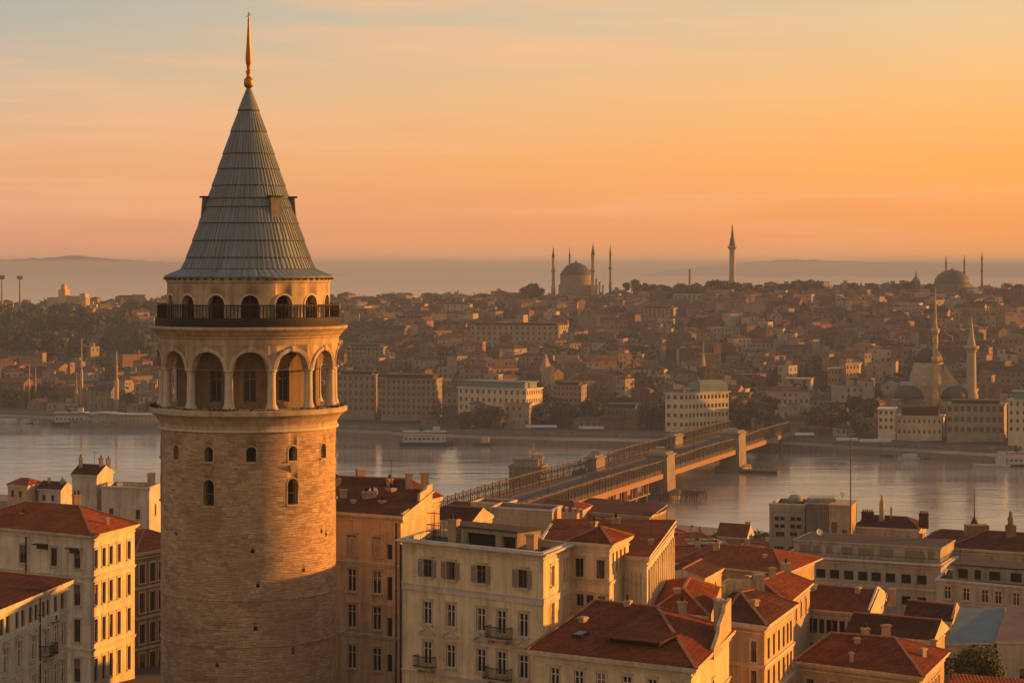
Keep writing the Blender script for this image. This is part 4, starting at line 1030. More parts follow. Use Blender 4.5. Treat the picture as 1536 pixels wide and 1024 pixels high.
# red hipped roof house in front
z = 50.6; d1 = (13.05, 165.0); d0 = (1.65, 172.7); d2 = (17.4, 181.8); d3 = (5.2, 188.3); P11 = [d0, d1, d2, d3]
b, r = building('townhouse', 'cream house under a broad dark red hipped roof with a long slit dormer', 'townhouse', P11, z, CREAM, 'hip', ROOF_RED,
    {0: G([832, 868, 901, 940, 978, 1014], [(48.75, 1.65), (45.4, 1.9)], .8, 'casement'), 1: S([9.5], [(47.6, 1.2)], .8, 'dark')}, cornice=.45, courses=[46.9], ridge=((6.8, 184.6), (11.6, 181.0)), zr=52.75, over=.5)
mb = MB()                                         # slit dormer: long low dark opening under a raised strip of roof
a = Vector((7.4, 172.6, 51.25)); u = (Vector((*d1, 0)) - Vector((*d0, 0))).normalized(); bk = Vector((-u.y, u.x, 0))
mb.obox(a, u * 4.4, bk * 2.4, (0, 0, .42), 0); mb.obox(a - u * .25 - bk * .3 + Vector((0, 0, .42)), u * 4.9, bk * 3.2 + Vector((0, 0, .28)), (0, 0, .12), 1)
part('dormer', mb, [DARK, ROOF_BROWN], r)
party(b, (15.0, 171.6), (17.2, 180.9), [(0, 51.0), (.3, 51.7), (.34, 52.3), (.62, 52.9), (.66, 53.3), (1, 53.5)], 50.2, .3, OCHRE)
chimney(r, 16.4, 178.9, 50.9, 53.7, .7, 1.1, .2, 0); chimney(r, 13.6, 181.2, 51.4, 53.2, .6, .5, .2, 1)

# ochre house with many tall windows on its sunlit side
z = 50.5; g0 = (17.7, 187.6); g1 = (20.6, 185.0); g2 = (24.4, 196.6); g3 = (19.2, 202.2); P12 = [g0, g1, g2, g3]
b, r = building('townhouse', 'ochre house with brown roof and close-set tall windows on its sunlit side', 'townhouse', P12, z, OCHRE, 'hip', ROOF_BROWN,
    {0: G([1131], [(48.4, 1.7), (46.1, 1.5), (43.6, 1.5)], .55, 'dark'), 1: G([1153, 1161, 1168.5, 1175.5, 1181.5, 1186.5], [(48.5, 1.75), (45.9, 1.75), (43.2, 1.75)], .85, 'plain')}, cornice=.35, courses=[47.2, 44.6], ridge=((19.6, 194.5), (20.9, 196.0)), zr=52.0, k=1, over=.4)
party(b, (18.3, 198.2), (21.6, 199.6), [(0, 52.3), (.15, 52.6), (1, 52.4)], 50.7, .35, OCHRE)
chimney(r, 21.7, 199.3, 51, 52.9, .8, .8, .2, 0)
# low red roof between
z = 49.9; P13 = [(12.6, 197.0), (16.6, 194.0), (19.0, 210.5), (14.6, 214.0)]
building('townhouse', 'small red roofed house tucked below the sunlit ribbed wall', 'townhouse', P13, z, TAN, 'hip', ROOF_RED, {}, cornice=.2, ridge=((15.2, 201), (16.3, 208)), zr=51.4, k=1, over=.35)
z = 46.6; P14 = [(21.5, 226.5), (27, 223.5), (31.2, 237.5), (25.5, 241)]
b, r = building('townhouse', 'low house with red hipped roof and a glowing orange ridge behind the ochre house', 'townhouse', P14, z, TAN, 'hip', ROOF_RED, {1: S([3, 6, 9, 12], [(44.9, 1.5)], .8, 'dark')}, cornice=.25, ridge=((25.2, 229), (28.4, 236.5)), zr=48.2, k=1, over=.4)
chimney(r, 26.6, 231.5, 47.4, 49.2, .6, .5, .2, 0); chimney(r, 28.6, 236.6, 47.4, 49.0, .9, .9, .2, 1)
# gabled house with window strip
z = 43.8; P15 = [(28.6, 240.2), (36.7, 235.0), (40.6, 247.6), (32.5, 252.8)]
b, r = building('townhouse', 'long low house with plain red gabled roof and a strip of small windows', 'townhouse', P15, z, GREYC, 'gable', ROOF_RED, {0: G([1196, 1205, 1214, 1222, 1232, 1243, 1252, 1263, 1275, 1286], [(42.2, 1.5), (39.6, 1.5)], .62, 'plain'), 1: S([4, 8], [(41.9, 1.3)], .8, 'dark')}, cornice=.3, zr=45.5, over=.45)
party(b, (36.9, 235.4), (40.7, 247.4), [(0, 44.3), (.5, 45.9), (1, 44.3)], 43.4, .2, PALE)
chimney(r, 41.3, 246.6, 43, 44.9, .7, .7, .2, 0)
# red hipped house lower right
z = 45.5; q0 = (25.1, 197.0); q1 = xy(atz(1379, 1016, z)); q2 = xy(atz(1416, 980, z)); P16 = [q0, q1, q2, (29.6, 208.2)]
b, r = building('townhouse', 'house with wide deep red hipped roof and pale mortared hips beside the round tree', 'townhouse', P16, z, TAN, 'hip', ROOF_RED, {0: G([1215, 1250, 1290, 1330, 1365], [(43.4, 1.6)], .8, 'dark'), 1: S([1.6, 3.2, 4.8, 6.4, 8.0, 9.6], [(43.4, 1.5)], .7, 'dark')}, cornice=.4, ridge=((28.5, 202.6), (33.8, 200.0)), zr=47.2, over=.5)
chimney(r, 33.8, 204.8, 46.0, 47.6, .8, .3, .3, 0); chimney(r, 29.2, 194.9, 45.6, 46.8, .25, .25, .3, 0); chimney(r, 37.6, 202.1, 45.6, 46.7, .35, .35, .3, 0)
z = 43.0; P17 = [(33.8, 227.5), (41.2, 223), (44.0, 230.5), (36.6, 235)]
b, r = building('townhouse', 'small house with near-black red roof behind the wide hipped roof', 'townhouse', P17, z, TAN, 'gable', ROOF_DK, {}, cornice=.2, zr=44.6, over=.4)
z = 41.5; P18 = [(43.0, 247.5), (47.2, 244.0), (49.3, 250.5), (45.1, 254)]
b, r = building('townhouse', 'tiny dark roofed house with a sunlit end wall by the blue roofed shed', 'townhouse', P18, z, OCHRE, 'gable', ROOF_DK, {}, cornice=.15, zr=43.0, over=.25)
party(b, (47.3, 244.3), (49.4, 250.3), [(0, 42.0), (.5, 43.3), (1, 42.0)], 41, .2, OCHRE)
# blue roofed shed and pale warehouse
BLUER = plain('faded blue sheet roof', (0.15, 0.195, 0.19), 0.7, 0.0, 0.2, .5); PINKR = plain('dusty pink sheet roof', (0.23, 0.15, 0.105), 0.85, 0, 0.25, .5)
z = 40.6; s0 = xy(atz(1421, 967, z)); P19 = [s0, (49.9, 235.0), (53.4, 246.0), (48.7, 246)]
building('shed', 'shed with flat sloping faded blue metal roof', 'shed', P19, z, SAND, 'mono', BLUER, {}, cornice=0, cz=[40.6, 40.75, 42.65, 42.7], over=.15, caps=False)
z = 41.0; P20 = [(50.1, 234.3), (64, 232.0), (66, 243), (53.8, 245.9)]
building('warehouse', 'plain pale warehouse with dusty pink sloping roof', 'warehouse', P20, z, SAND, 'mono', PINKR, {0: G([1535], [(37.6, 1.6)], .8, 'dark')}, cornice=0, cz=[41.0, 41.1, 42.9, 42.85], over=.15, caps=False)
z = 42.6; P21 = [(36.2, 190.5), (52, 187), (54, 199), (39.8, 203.4)]
building('townhouse', 'house showing only its low orange tiled roof below the round tree', 'townhouse', P21, z, TAN, 'mono', ROOF_ORANGE, {}, cornice=.2, cz=[41.4, 41.1, 42.7, 43.2], over=.3)

# mid slope: red roofs by the pale office
z = 41.9; n0 = (21.5, 290.0); n1 = (33.2, 280.4); n2 = (39.2, 294); P22 = quad(n0, n1, n2)
building('townhouse', 'wide house under a rusty orange roof with deep shaded eaves', 'townhouse', P22, z, TAN, 'hip', ROOF_ORANGE, {0: G([1039], [(39.7, 1.6)], 1.6, 'dark') + G([1107, 1133, 1146, 1159], [(39.6, 1.2)], 1.2, 'dark')}, cornice=.2, ridge=((26.5, 296), (33.5, 290.5)), zr=43.7, over=1.0)
z = 44.4; a1 = xy(atz(1055, 869, z)); a2 = xy(atz(1082, 854, z)); P23 = [(17.2, 260.5), a1, a2, (20.0, 269)]
b, r = building('townhouse', 'small gabled house with pale sunlit side wall below the rusty orange roof', 'townhouse', P23, z, OCHRE, 'gable', ROOF_BROWN, {1: S([2, 4, 6], [(42.6, 1.5)], .6, 'plain')}, cornice=.2, zr=45.4, k=1, over=.3)
# long pale office with square windows
z = 38.75; f0 = (42.5, 341.5); f1 = (62.6, 331.2); f2 = (66.5, 341); P24 = quad(f0, f1, f2)
zl = 36.5; h0 = (40.7, 340.6); h1 = (62.3, 329.4); h2 = (66.2, 339); P24b = quad(h0, h1, h2)
b, r = building('office_block', 'long low pale office with one row of square dark windows and slatted upper storey', 'office', P24b, zl, GREYD, 'flat', TAR,
    {0: G([1187, 1211, 1231, 1251.5, 1273, 1294, 1314, 1335.5, 1359, 1382.5], [(34.15, 1.35)], 1.5, 'plain') + G([1187, 1211, 1231, 1251.5, 1273, 1294, 1314, 1335.5, 1359, 1382.5], [(31.0, 1.3)], 1.4, 'plain')}, cornice=.55, para=.1, courses=[32.7])
mb = MB(); ops = []
for px, w in ((1207, 1.7), (1225, 1.1), (1244, .9), (1270, 1.7), (1299, 2.4), (1330, 2.0), (1372, 3.0), (1397, 1.0)): ops.append((on_edge(f0, f1, px), 37.5, w, 1.15))
for i in range(4): wall(mb, P24[i], P24[(i + 1) % 4], 36.45, z, ops if i == 0 else (), .12, 0, 1)
ring_trim(mb, P24, z - .2, z, .2); mb.face([(*p, z - .02) for p in P24], 2)
up = part('upper_storey', mb, [GREYD, SHUT_D, TAR], b)
Lf = (Vector(f1) - Vector(f0)); u = Lf.normalized()
for s, zz, w, h in ops:
    k = int(w / .18); mb = MB()
    for i in range(k + 1):
        p = Vector(f0) + u * (s - w / 2 + w * i / k); mb.beam((p.x, p.y, zz - h / 2), (p.x, p.y, zz + h / 2), .05)
    part('louvre_lattice', mb, SHUT, up)
mb = MB(); e_ = offset(P24b, -.05)
for i in range(3):
    A_, B_ = Vector(e_[i]), Vector(e_[i + 1]); k = int((B_ - A_).length / .4); mb.beam((*A_, 37.3), (*B_, 37.3), .05)
    for q in range(k + 1): p = A_.lerp(B_, q / k); mb.beam((p.x, p.y, 36.5), (p.x, p.y, 37.3), .03)
part('roof_railing', mb, IRON, r)
# modern block with cubic volumes
z = 35.8; k0 = (47.8, 421.0); k1 = (54.2, 419.0); k2 = (57.2, 428.5); P25 = quad(k0, k1, k2)
b, r = building('modern_block', 'grey modern flat block with ribbon windows, blank dark stair box and roof tank', 'apartment house', P25, z, GREY, 'flat', TAR,
    {0: G([1165, 1173.5, 1189, 1198], [(33.1, .75), (31.7, .75)], .9, 'strip') + G([1170], [(30.2, .9)], 1.6, 'strip') + G([1190], [(30.3, .8)], 1.4, 'strip') + G([1168, 1190], [(27.5, .9)], 1.8, 'strip')}, cornice=.15, para=.4)
mb = MB(); mb.prism([(54.1, 416.8), (58.0, 415.5), (60.2, 424), (56.2, 425.5)], 18, 36.2); part('stair_box', mb, plaster('bare dark concrete', (0.17, 0.14, 0.11), .8), b)
mb = MB(); pz = [(58.05, 415.3), (61.9, 414.0), (64.3, 423), (60.3, 424.3)]
for i in range(4): wall(mb, pz[i], pz[(i + 1) % 4], 18, 36.0, [(1.0, 30.8, 1.1, 4.4), (2.9, 30.2, .9, 3)] if i == 0 else (), .5, 0, 1)
mb.face([(*p, 36.0) for p in pz], 0); mb.prism(offset(pz, .2), 36.003, 36.2, 0); part('concrete_wing', mb, [TAN, BROWNP], b)
mb = MB(); mb.lathe([(1.3, 35.4), (1.3, 36.6), (1.0, 36.95), (.3, 37.1), (.01, 37.12)], 53.2, 425, 16); part('roof_tank', mb, CONC, r)
mb = MB(); mb.box(55.2, 420, 36.2, 60, 423.5, 36.75); mb.beam((55.2, 419.9, 37.3), (60.4, 419.9, 37.3), .06)
for k in range(8): mb.beam((55.2 + k * .74, 419.9, 36.7), (55.2 + k * .74, 419.9, 37.3), .05)
part('roof_plant', mb, GREY, r)
# buildings along the waterside, right
z = 37.6; t0 = xy(atz(1405, 868, z)); t1 = (69.8, 297.0); t2 = (73, 307); P26 = quad(t0, t1, t2)
b, r = building('office_block', 'pale two storey building with evenly spaced tall windows and dark set-back attic', 'building', P26, z, SAND, 'flat', TAR, {0: G([1421, 1449, 1477, 1497, 1524, 1552], [(35.9, 1.7), (32.8, 1.7)], 1.0, 'casement')}, cornice=.2, courses=[34.5], para=.3)
box_part('attic', b, [(59.8, 307.8), (72.5, 299.5), (75, 306), (62.2, 314)], 37.4, 39.4, GREY, {0: [(1.5, 38.3, 1.4, 1.3), (3.6, 38.3, 1.0, 1.3), (6, 38.3, 1.6, 1.2), (9, 38.3, 1.6, 1.2)]}, TAR)
z = 36.9; P27 = [(66.8, 345.5), (84, 336.0), (88, 347), (71, 357)]
b, r = building('townhouse', 'low building with long brown red roof and a small stone monument on its ridge', 'building', P27, z, GREYD, 'hip', ROOF_BROWN, {0: S([2, 5, 8, 11, 14], [(34.6, 1.4)], 1.0, 'dark')}, cornice=.4, ridge=((73, 349), (82, 344)), zr=39.2, over=.5)
mb = MB(); mb.box(75.4, 345.2, 38.6, 76.8, 346.6, 40.4); mb.lathe([(.5, 40.4), (.42, 40.9), (.5, 41.3), (.3, 41.8), (.24, 42.1), (.27, 42.35), (.05, 42.6)], 76.1, 345.9, 10); part('ridge_monument', mb, BROWNP, r)
mb = MB(); mb.box(70.2, 349.5, 38.3, 73.6, 352, 39.9); part('roof_box', mb, BROWNP, r)
z = 31.2; P28 = [(63.8, 423.5), (75, 418), (78, 427), (67, 433)]
b, r = building('townhouse', 'dark roofed old house crowned with a slender stone chimney and chimney clusters', 'townhouse', P28, z, TAN, 'hip', ROOF_DK, {0: S([1.5, 3.5, 6, 8.5, 10.5], [(29.2, 1.5)], .9, 'plain'), 1: S([2, 4.5, 7], [(29.2, 1.5)], .9, 'plain')}, cornice=.3, ridge=((68.2, 427), (74, 424)), zr=33.0, over=.3)
chimney(r, 66.5, 423.8, 31.6, 34.0, 2.2, .8, -.4, 5, ROOF_DK); chimney(r, 69.2, 424.0, 31.6, 35.6, .8, .8, -.4, 0); chimney(r, 76.5, 421.0, 31.2, 34.0, 1.7, .8, -.4, 4, ROOF_DK); chimney(r, 71.0, 424.5, 32, 34.4, .3, .3, 0, 1)
mb = MB(); mb.lathe([(.42, 35.5), (.35, 36.1), (.2, 36.4), (.22, 36.9), (.05, 37.2)], 69.2, 424.0, 8); part('chimney_pot', mb, TAN, r)
z = 29.9; P29 = [(75.6, 414.5), (83.5, 410), (86, 418), (78.5, 423)]
b, r = building('townhouse', 'grey roofed old house with a needle spired corner turret', 'townhouse', P29, z, GREYD, 'hip', ROOF_BROWN, {0: S([2, 4.5, 7], [(28, 1.4)], .9, 'plain')}, cornice=.25, ridge=((79, 417), (82.5, 415)), zr=31.5, over=.3)
mb = MB(); tp = [(82.2, 408.6), (83.9, 407.7), (84.7, 409.6), (83.0, 410.5)]; mb.prism(tp, 24, 32.2); ring_trim(mb, tp, 31.9, 32.2, .15)
tu = part('turret', mb, OCHRE, b)
mb = MB(); e_ = offset(tp, .18); ap = (83.45, 409.1, 34.9)
mid = [((x - 83.45) * .55 + 83.45, (y - 409.1) * .55 + 409.1) for x, y in e_]
for i in range(4):
    j = (i + 1) % 4; mb.face([(*e_[i], 32.2), (*e_[j], 32.2), (*mid[j], 33.4), (*mid[i], 33.4)]); mb.face([(*mid[i], 33.4), (*mid[j], 33.4), ap])
mb.lathe([(.14, 34.3), (.09, 36), (.04, 39.8), (.01, 40)], 83.45, 409.1, 8); part('spire', mb, ROOF_DK, tu)
# flagpole
mb = MB(); mb.lathe([(.30, 20), (.22, 21), (.15, 30), (.10, 48.4), (.16, 48.5), (.02, 48.8)], (1276 - CX) / F * 410, 410, 10)
single('flagpole', mb, plain('weathered mast wood', (0.2, 0.12, 0.07), .7), 'very tall bare flagpole beside the modern block with the roof tank', 'flagpole')

# middle jumble between the corner block and the bridge
z = 42.2; P30 = [(-11.5, 336), (-6.0, 333), (-3.0, 341), (-8.6, 344)]
b, r = building('townhouse', 'small house with a sunlit gable end behind the roof terrace', 'townhouse', P30, z, OCHRE, 'gable', ROOF_DK, {}, cornice=.2, zr=44.0, over=.25)
z = 34.8; P31 = [(-4.0, 424), (7.4, 418.5), (9.3, 427), (-2, 433)]
b, r = building('townhouse', 'long tan flat roofed block with a sunlit end behind the great red roof', 'building', P31, z, TAN, 'flat', TAR, {}, cornice=.3, para=.3)
for k in range(3):
    mb = MB(); x = 9.9 + k * 1.35; mb.box(x, 420.5 + k * .6, 20, x + .55, 423 + k * .6, 34.9 - k * .25); mb.box(x - .06, 420.4 + k * .6, 34.9 - k * .25, x + .61, 423.1 + k * .6, 35.05 - k * .25); part('buttress_wall', mb, OCHRE, b)
z = 20.6; P32 = [(4.5, 552), (15.5, 543), (19.5, 560), (9, 568)]
building('warehouse', 'low red roofed warehouse at the near end of the bridge', 'warehouse', P32, z, TAN, 'hip', ROOF_RED, {}, cornice=.2, ridge=((9, 560), (15, 555)), zr=22.4, over=.4)
z = 19.6; P33 = [(14, 560), (33, 545), (38, 560), (20, 574)]
building('warehouse', 'long flat rust roofed waterside warehouse below the bridge pier', 'warehouse', P33, z, BROWNP, 'mono', ROOF_BROWN, {0: S([3, 6, 9, 12, 15, 18], [(17.6, 1.2)], 1.2, 'dark')}, cornice=.2, cz=[19.6, 19.4, 20.8, 21], over=.4)
z = 19.6; P34 = [(-18.5, 560), (-8, 553), (-4, 566), (-14.5, 573)]
building('townhouse', 'brown red roofed house against the abutment of the bridge', 'townhouse', P34, z, TAN, 'hip', ROOF_BROWN, {}, cornice=.2, ridge=((-14, 566), (-8, 562)), zr=21.2, over=.4)
z = 31.0; P35 = [(-8.5, 470), (-1.5, 466), (1, 474), (-6, 478)]
b, r = building('townhouse', 'little tan house with parapet roof in the jumble before the bridge', 'townhouse', P35, z, TAN, 'flat', TAR, {0: S([2, 4, 6], [(29, 1.3)], .8, 'plain')}, cornice=.2, para=.3)
z = 17.6; P36 = [(47.3, 522), (53.5, 518), (55.8, 525), (49.6, 529)]
b, r = building('townhouse', 'small red gabled house standing alone by the open water', 'townhouse', P36, z, TAN, 'gable', ROOF_RED, {0: S([2, 5], [(16, 1.2)], .8, 'dark')}, cornice=.15, zr=20.4, over=.3)
chimney(r, 54.4, 523, 18.6, 20.9, .9, .9, .2, 0)
z = 25.2; P37 = [(33.0, 402), (38.5, 399), (40.2, 405), (34.8, 408)]
b, r = building('townhouse', 'pale narrow house with two stubby chimneys above the rusty orange roof', 'townhouse', P37, z, OCHRE, 'hip', ROOF_BROWN, {0: S([1.5, 3.5], [(23.4, 1.3)], .8, 'dark')}, cornice=.2, ridge=((35.6, 404.3), (37.6, 403)), zr=26.6, over=.3)
chimney(r, 38.9, 402, 25, 28.4, .9, .9, .2, 0)
z = 36.2; P38 = [(-100.5, 452), (-96.0, 449), (-94.4, 456), (-98.9, 459)]
b, r = building('townhouse', 'little red roofed house with sunlit end above the water near the picture corner', 'townhouse', P38, z, OCHRE, 'hip', ROOF_ORANGE, {0: S([1.3, 3.4], [(34.6, 1.3)], .8, 'dark')}, cornice=.2, ridge=((-98.4, 454.6), (-96.4, 453.4)), zr=37.4, over=.25)
z = 35.4; P39 = [(-94.5, 452), (-89.4, 449), (-88.3, 455), (-93.4, 458)]
b, r = building('townhouse', 'grey house with dark slate roof next to the narrow windowless house', 'townhouse', P39, z, GREYC, 'gable', ROOF_DK, {0: S([1.5, 3.8], [(33.8, 1.2)], .8, 'plain')}, cornice=.2, zr=36.8, over=.25)
chimney(r, -92.6, 453.4, 35.8, 37.6, .5, .5, .3, 0); chimney(r, -89.6, 452, 35.2, 37.4, .9, .7, .3, 1)

# small vents, stacks and roof lights scattered over the near roofs
def roof_light(roof, x, y, z, w, d, yaw):
    mb = MB(); c, s = cos(yaw), sin(yaw); mb.obox((x, y, z), (w * c, w * s, 0), (-d * s, d * c, .12), (0, 0, .28), 0); mb.obox((x + .08 * c, y + .08 * s, z + .285), ((w - .16) * c, (w - .16) * s, 0), (-(d - .1) * s, (d - .1) * c, .12), (0, 0, .015), 1); part('roof_light', mb, [IRON, GLASS], roof)
RF = {o.parent['label']: o for o in bpy.data.objects if o.parent and 'label' in o.parent and o.name.startswith('roof') and not o.name.startswith(('roof_', 'roof.r'))}
def rf(key): return next(o for l, o in RF.items() if key in l)
for key, items in (('great plain red roof and', [(6.5, 208, 53.9, .5, .5, 1.5), (9.4, 213, 54.1, .7, .5, 1.3), (12.6, 205.5, 54.3, .4, .4, 1.2), (8.0, 221, 54.1, .6, .5, 1.3)]), ('slit dormer', [(5.6, 178.6, 51.4, .5, .5, 1.3), (9.3, 182.2, 52.0, .6, .5, 1.5)]), ('wide deep red', [(30.4, 199.6, 46.3, .45, .45, 1.3), (35.6, 196.4, 46.0, .5, .4, 1.2), (31.8, 204.0, 46.4, .6, .5, 1.4)]), ('plain red gabled', [(32.4, 243.5, 44.7, .6, .5, 1.5), (36.8, 241.0, 44.9, .5, .5, 1.3)]), ('rusty orange roof with', [(26.4, 293.0, 43.0, .8, .6, 1.6), (32.0, 287.0, 42.6, .5, .5, 1.2)]), ('glowing orange ridge', [(24.2, 233.0, 47.2, .5, .5, 1.3)]), ('sunlit ribbed wall', [(14.6, 200.0, 50.6, .5, .5, 1.3)]), ('orange hipped roof and sunlit', [(-55.5, 257.5, 50.9, .6, .5, 1.4), (-45.0, 252.0, 51.2, .4, .4, 1.1)]), ('ochre strip of a house', [(-13.0, 227.5, 55.5, .6, .5, 1.3), (-16.0, 228.5, 55.6, .5, .4, 1.1), (-12.4, 232.4, 56.4, 1.0, .6, 1.1)]), ('low brown roofed', [(-13.2, 244.6, 56.0, .6, .5, 1.4), (-20.5, 249.5, 56.0, .6, .5, 1.4)]), ('brown roof and close-set', [(20.4, 190.5, 51.0, .5, .5, 1.3)])):
    for x, y, z, w, d, h in items: chimney(rf(key), x, y, z - .4, z + h * .75, w, d, .3 + x * .1, 1 if w > .5 else 0)
for key, x, y, z in (('slit dormer', 4.6, 174.6, 51.35), ('wide deep red', 29.6, 197.6, 45.95), ('plain red gabled', 34.2, 239.4, 44.25), ('great plain red roof and', 7.4, 204.8, 54.2)):
    roof_light(rf(key), x, y, z, .9, 1.1, -.6)
# ------------------------------------------------------------------ the bridge across the strait
STEEL = plain('weathered bridge steel', (0.085, 0.062, 0.043), 0.75, 0.05, 0.4, .3)
PIERM = plaster('pier masonry', (0.23, 0.20, 0.16), 0.9)
BR0 = Vector((19.0, 686.0, 0)); BRD = (Vector((109.0, 945.0, 0)) - BR0).normalized(); BRN = Vector((BRD.y, -BRD.x, 0)); BW = 27.5
def bp(s, across, z): p = BR0 + BRD * s - BRN * across; return Vector((p.x, p.y, z))
bo = bp(0, BW / 2, 0)
br = thing('bridge', 'long iron bridge with lattice sides crossing the strait between masonry pier towers', 'bridge', (bo.x, bo.y, 0))
S0, S1 = -44, 316
mb = MB(); mb.obox(bp(S0, BW, 7.2), BRD * (S1 - S0), BRN * BW, (0, 0, .9), 0)
mb.obox(bp(S0, BW - 1.5, 8.104), BRD * (S1 - S0), BRN * 3.2, (0, 0, .2), 1); mb.obox(bp(S0, 4.7, 8.104), BRD * (S1 - S0), BRN * 3.2, (0, 0, .2), 1)
mb.obox(bp(S0, BW / 2 + .6, 8.104), BRD * (S1 - S0), BRN * 1.2, (0, 0, .9), 1)
part('deck', mb, [ROADM, plaster('dirty kerb stone', (0.16, 0.125, 0.09), .8)], br)
for ac in (-.15, BW - .2):
    mb = MB(); mb.obox(bp(S0, ac + .35, 6.6), BRD * (S1 - S0), BRN * .35, (0, 0, 1.75)); part('edge_girder', mb, plain('sunlit orange girder', (0.26, 0.15, 0.08), .7), br)  # orange of the low sun put into the girder colour
PT = [(101, 112), (207, 219)]
def truss(s0, s1, ac):
    mb = MB(); n = max(2, int((s1 - s0) / 3.2)); zb = 8.3; arch = lambda t: 4.3 + .5 * sin(pi * t)
    for i in range(n + 1):
        t = i / n; s = lerp(s0, s1, t); h = arch(t); mb.beam(bp(s, ac, zb), bp(s, ac, zb + h + (.5 if i % 2 == 0 else 0)), .4 if i % 2 == 0 else .26)
        if i < n:
            s2 = lerp(s0, s1, (i + 1) / n); h2 = arch((i + 1) / n); mb.beam(bp(s, ac, zb + h), bp(s2, ac, zb + h2), .42, .34); mb.beam(bp(s, ac, zb + .1), bp(s2, ac, zb + .1), .3, .3); mb.beam(bp(s, ac, zb + 1.3), bp(s2, ac, zb + 1.3), .12)
            mb.beam(bp(s, ac, zb), bp(s2, ac, zb + h2), .17); mb.beam(bp(s, ac, zb + h), bp(s2, ac, zb), .17)
            sm_ = (s + s2) / 2; mb.beam(bp(sm_, ac, zb), bp(sm_, ac, zb + h), .18)
    mb.obox(bp(s0, ac + .06, zb + .2), BRD * (s1 - s0), BRN * .1, (0, 0, 1.15))
    part('lattice_truss', mb, STEEL, br)
for ac in (.4, BW - .6):
    truss(S0, PT[0][0], ac); truss(PT[0][1], PT[1][0], ac); truss(PT[1][1], S1 - 8, ac)
for i, (a, b_) in enumerate(PT):
    for ac0, ac1, zt in ((-1.5, 6.5, 15.4), (BW - 3.5, BW + 1.0, 13.6)):
        mb = MB(); q = lambda ins, z: [bp(a + ins, ac0 + ins, z), bp(b_ - ins, ac0 + ins, z), bp(b_ - ins, ac1 - ins, z), bp(a + ins, ac1 - ins, z)]
        def lay(i0, z0, i1, z1):
            A_, B_ = q(i0, z0), q(i1, z1)
            for k in range(4): mb.face([A_[k], A_[(k + 1) % 4], B_[(k + 1) % 4], B_[k]])
        lay(-1.6, -3, -1.6, 1.6); lay(-1.6, 1.6, 0, 2.0); lay(0, 2.0, .3, zt - 1.4); lay(.3, zt - 1.4, -.25, zt - 1.2); lay(-.25, zt - 1.2, -.25, zt - .7); lay(-.25, zt - .7, .5, zt - .5); lay(.5, zt - .5, .9, zt); mb.face(q(.9, zt))
        t_ = part('pier_tower', mb, PIERM, br)
        mb = MB(); c = bp((a + b_) / 2, (ac0 + ac1) / 2, 0); mb.prism([(c.x - 1.5, c.y - 1.5), (c.x + 1.5, c.y - 1.5), (c.x + 1.5, c.y + 1.5), (c.x - 1.5, c.y + 1.5)], zt - .05, zt + 1.6 if i == 0 else zt + .9)
        part('tower_cap', mb, CHIM, t_)
mb0 = None
for s in list(range(-30, 100, 13)) + [300]:
    for ac in (2.5, BW - 2.5):
        p = bp(s, ac, 0); mb = MB(); mb.lathe([(.75, -3), (.75, 6.9)], p.x, p.y, 8); part('pile', mb, PIERM, br)
for ac in (.3, 1.1, 1.9):
    mb = MB(); p = bp(116, ac, 0); mb.lathe([(.3, -3), (.3, 9.5)], p.x, p.y, 8); part('fender_pile', mb, STEEL, br)
# lower deck with arcades at the near end
mb = MB(); mb.obox(bp(-40, BW - 1, 2.4), BRD * 128, BRN * (BW - 2), (0, 0, .5))
for k in range(20): s = -38 + k * 6.4; mb.obox(bp(s, 1.0, 2.9), BRD * .5, BRN * .5, (0, 0, 3.9))
mb.obox(bp(-40, 6, 2.9), BRD * 126, BRN * .3, (0, 0, 3.9))
part('lower_deck', mb, [plaster('red orange plaster', (0.3, 0.17, 0.09), .7)], br)  # slab, posts and back wall in one red orange tone
# lamp posts on the deck: one, then copies
def post_mesh():
    mb = MB(); mb.lathe([(.16, 0), (.12, .6), (.07, 5.6)], 0, 0, 8); m1_ = mb.mesh('pole', [IRON]); mb = MB(); mb.beam((0, 0, 5.6), (1.2, 0, 6.0), .08); mb.box(.7, -.14, 5.92, 1.5, .14, 6.06); return m1_, mb.mesh('lamp_arm', [IRON])
pm, lm = post_mesh(); first = None
for k, s in enumerate((-20, 16, 52, 88, 130, 165, 195, 240, 275, 300)):
    p = bp(s, BW / 2, 8.9); lab = 'thin iron lamp post standing along the middle of the bridge deck'
    if first is None:
        first = thing('street_lamp', lab, 'street lamp', p, 'lamp posts along the bridge')
        for nm, me in (('pole', pm), ('lamp_arm', lm)):
            c = bpy.data.objects.new(nm, me); COL.objects.link(c); c.parent = first
    else: copy_thing(first, p, lab)
# pier house on the far side of the bridge
c = Vector((4.8, 762, 0)); b = thing('pier_house', 'square pier house with sunlit rooftop cabin standing in the water beside the bridge', 'pier house', (c.x, c.y, 0))
pq = [(c.x - 5.8, c.y - 6), (c.x + 5.0, c.y - 7.5), (c.x + 7, c.y + 4), (c.x - 4, c.y + 6)]
mb = MB(); mb.prism(pq, -3, 13.2); ring_trim(mb, pq, 12.7, 13.1, .4); part('wall', mb, PIERM, b)
mb = MB(); qq = offset(pq, -1.2); mb.prism(qq, 13.2, 15.2); e_ = offset(qq, .5); mb.prism(e_, 15.203, 15.5); part('deck_house', mb, GREY, b)
mb = MB(); mb.box(c.x + 1.8, c.y - 4.5, 13.2, c.x + 5.4, c.y, 17.0); mb.box(c.x + 2.0, c.y - 3, 17, c.x + 2.8, c.y - 2, 20.4); part('cabin', mb, OCHRE, b)
mb = MB(); 
for zz in (16.2, 16.9): mb.beam((c.x - 4, c.y - 5, zz), (c.x + 2, c.y - 6, zz), .12)
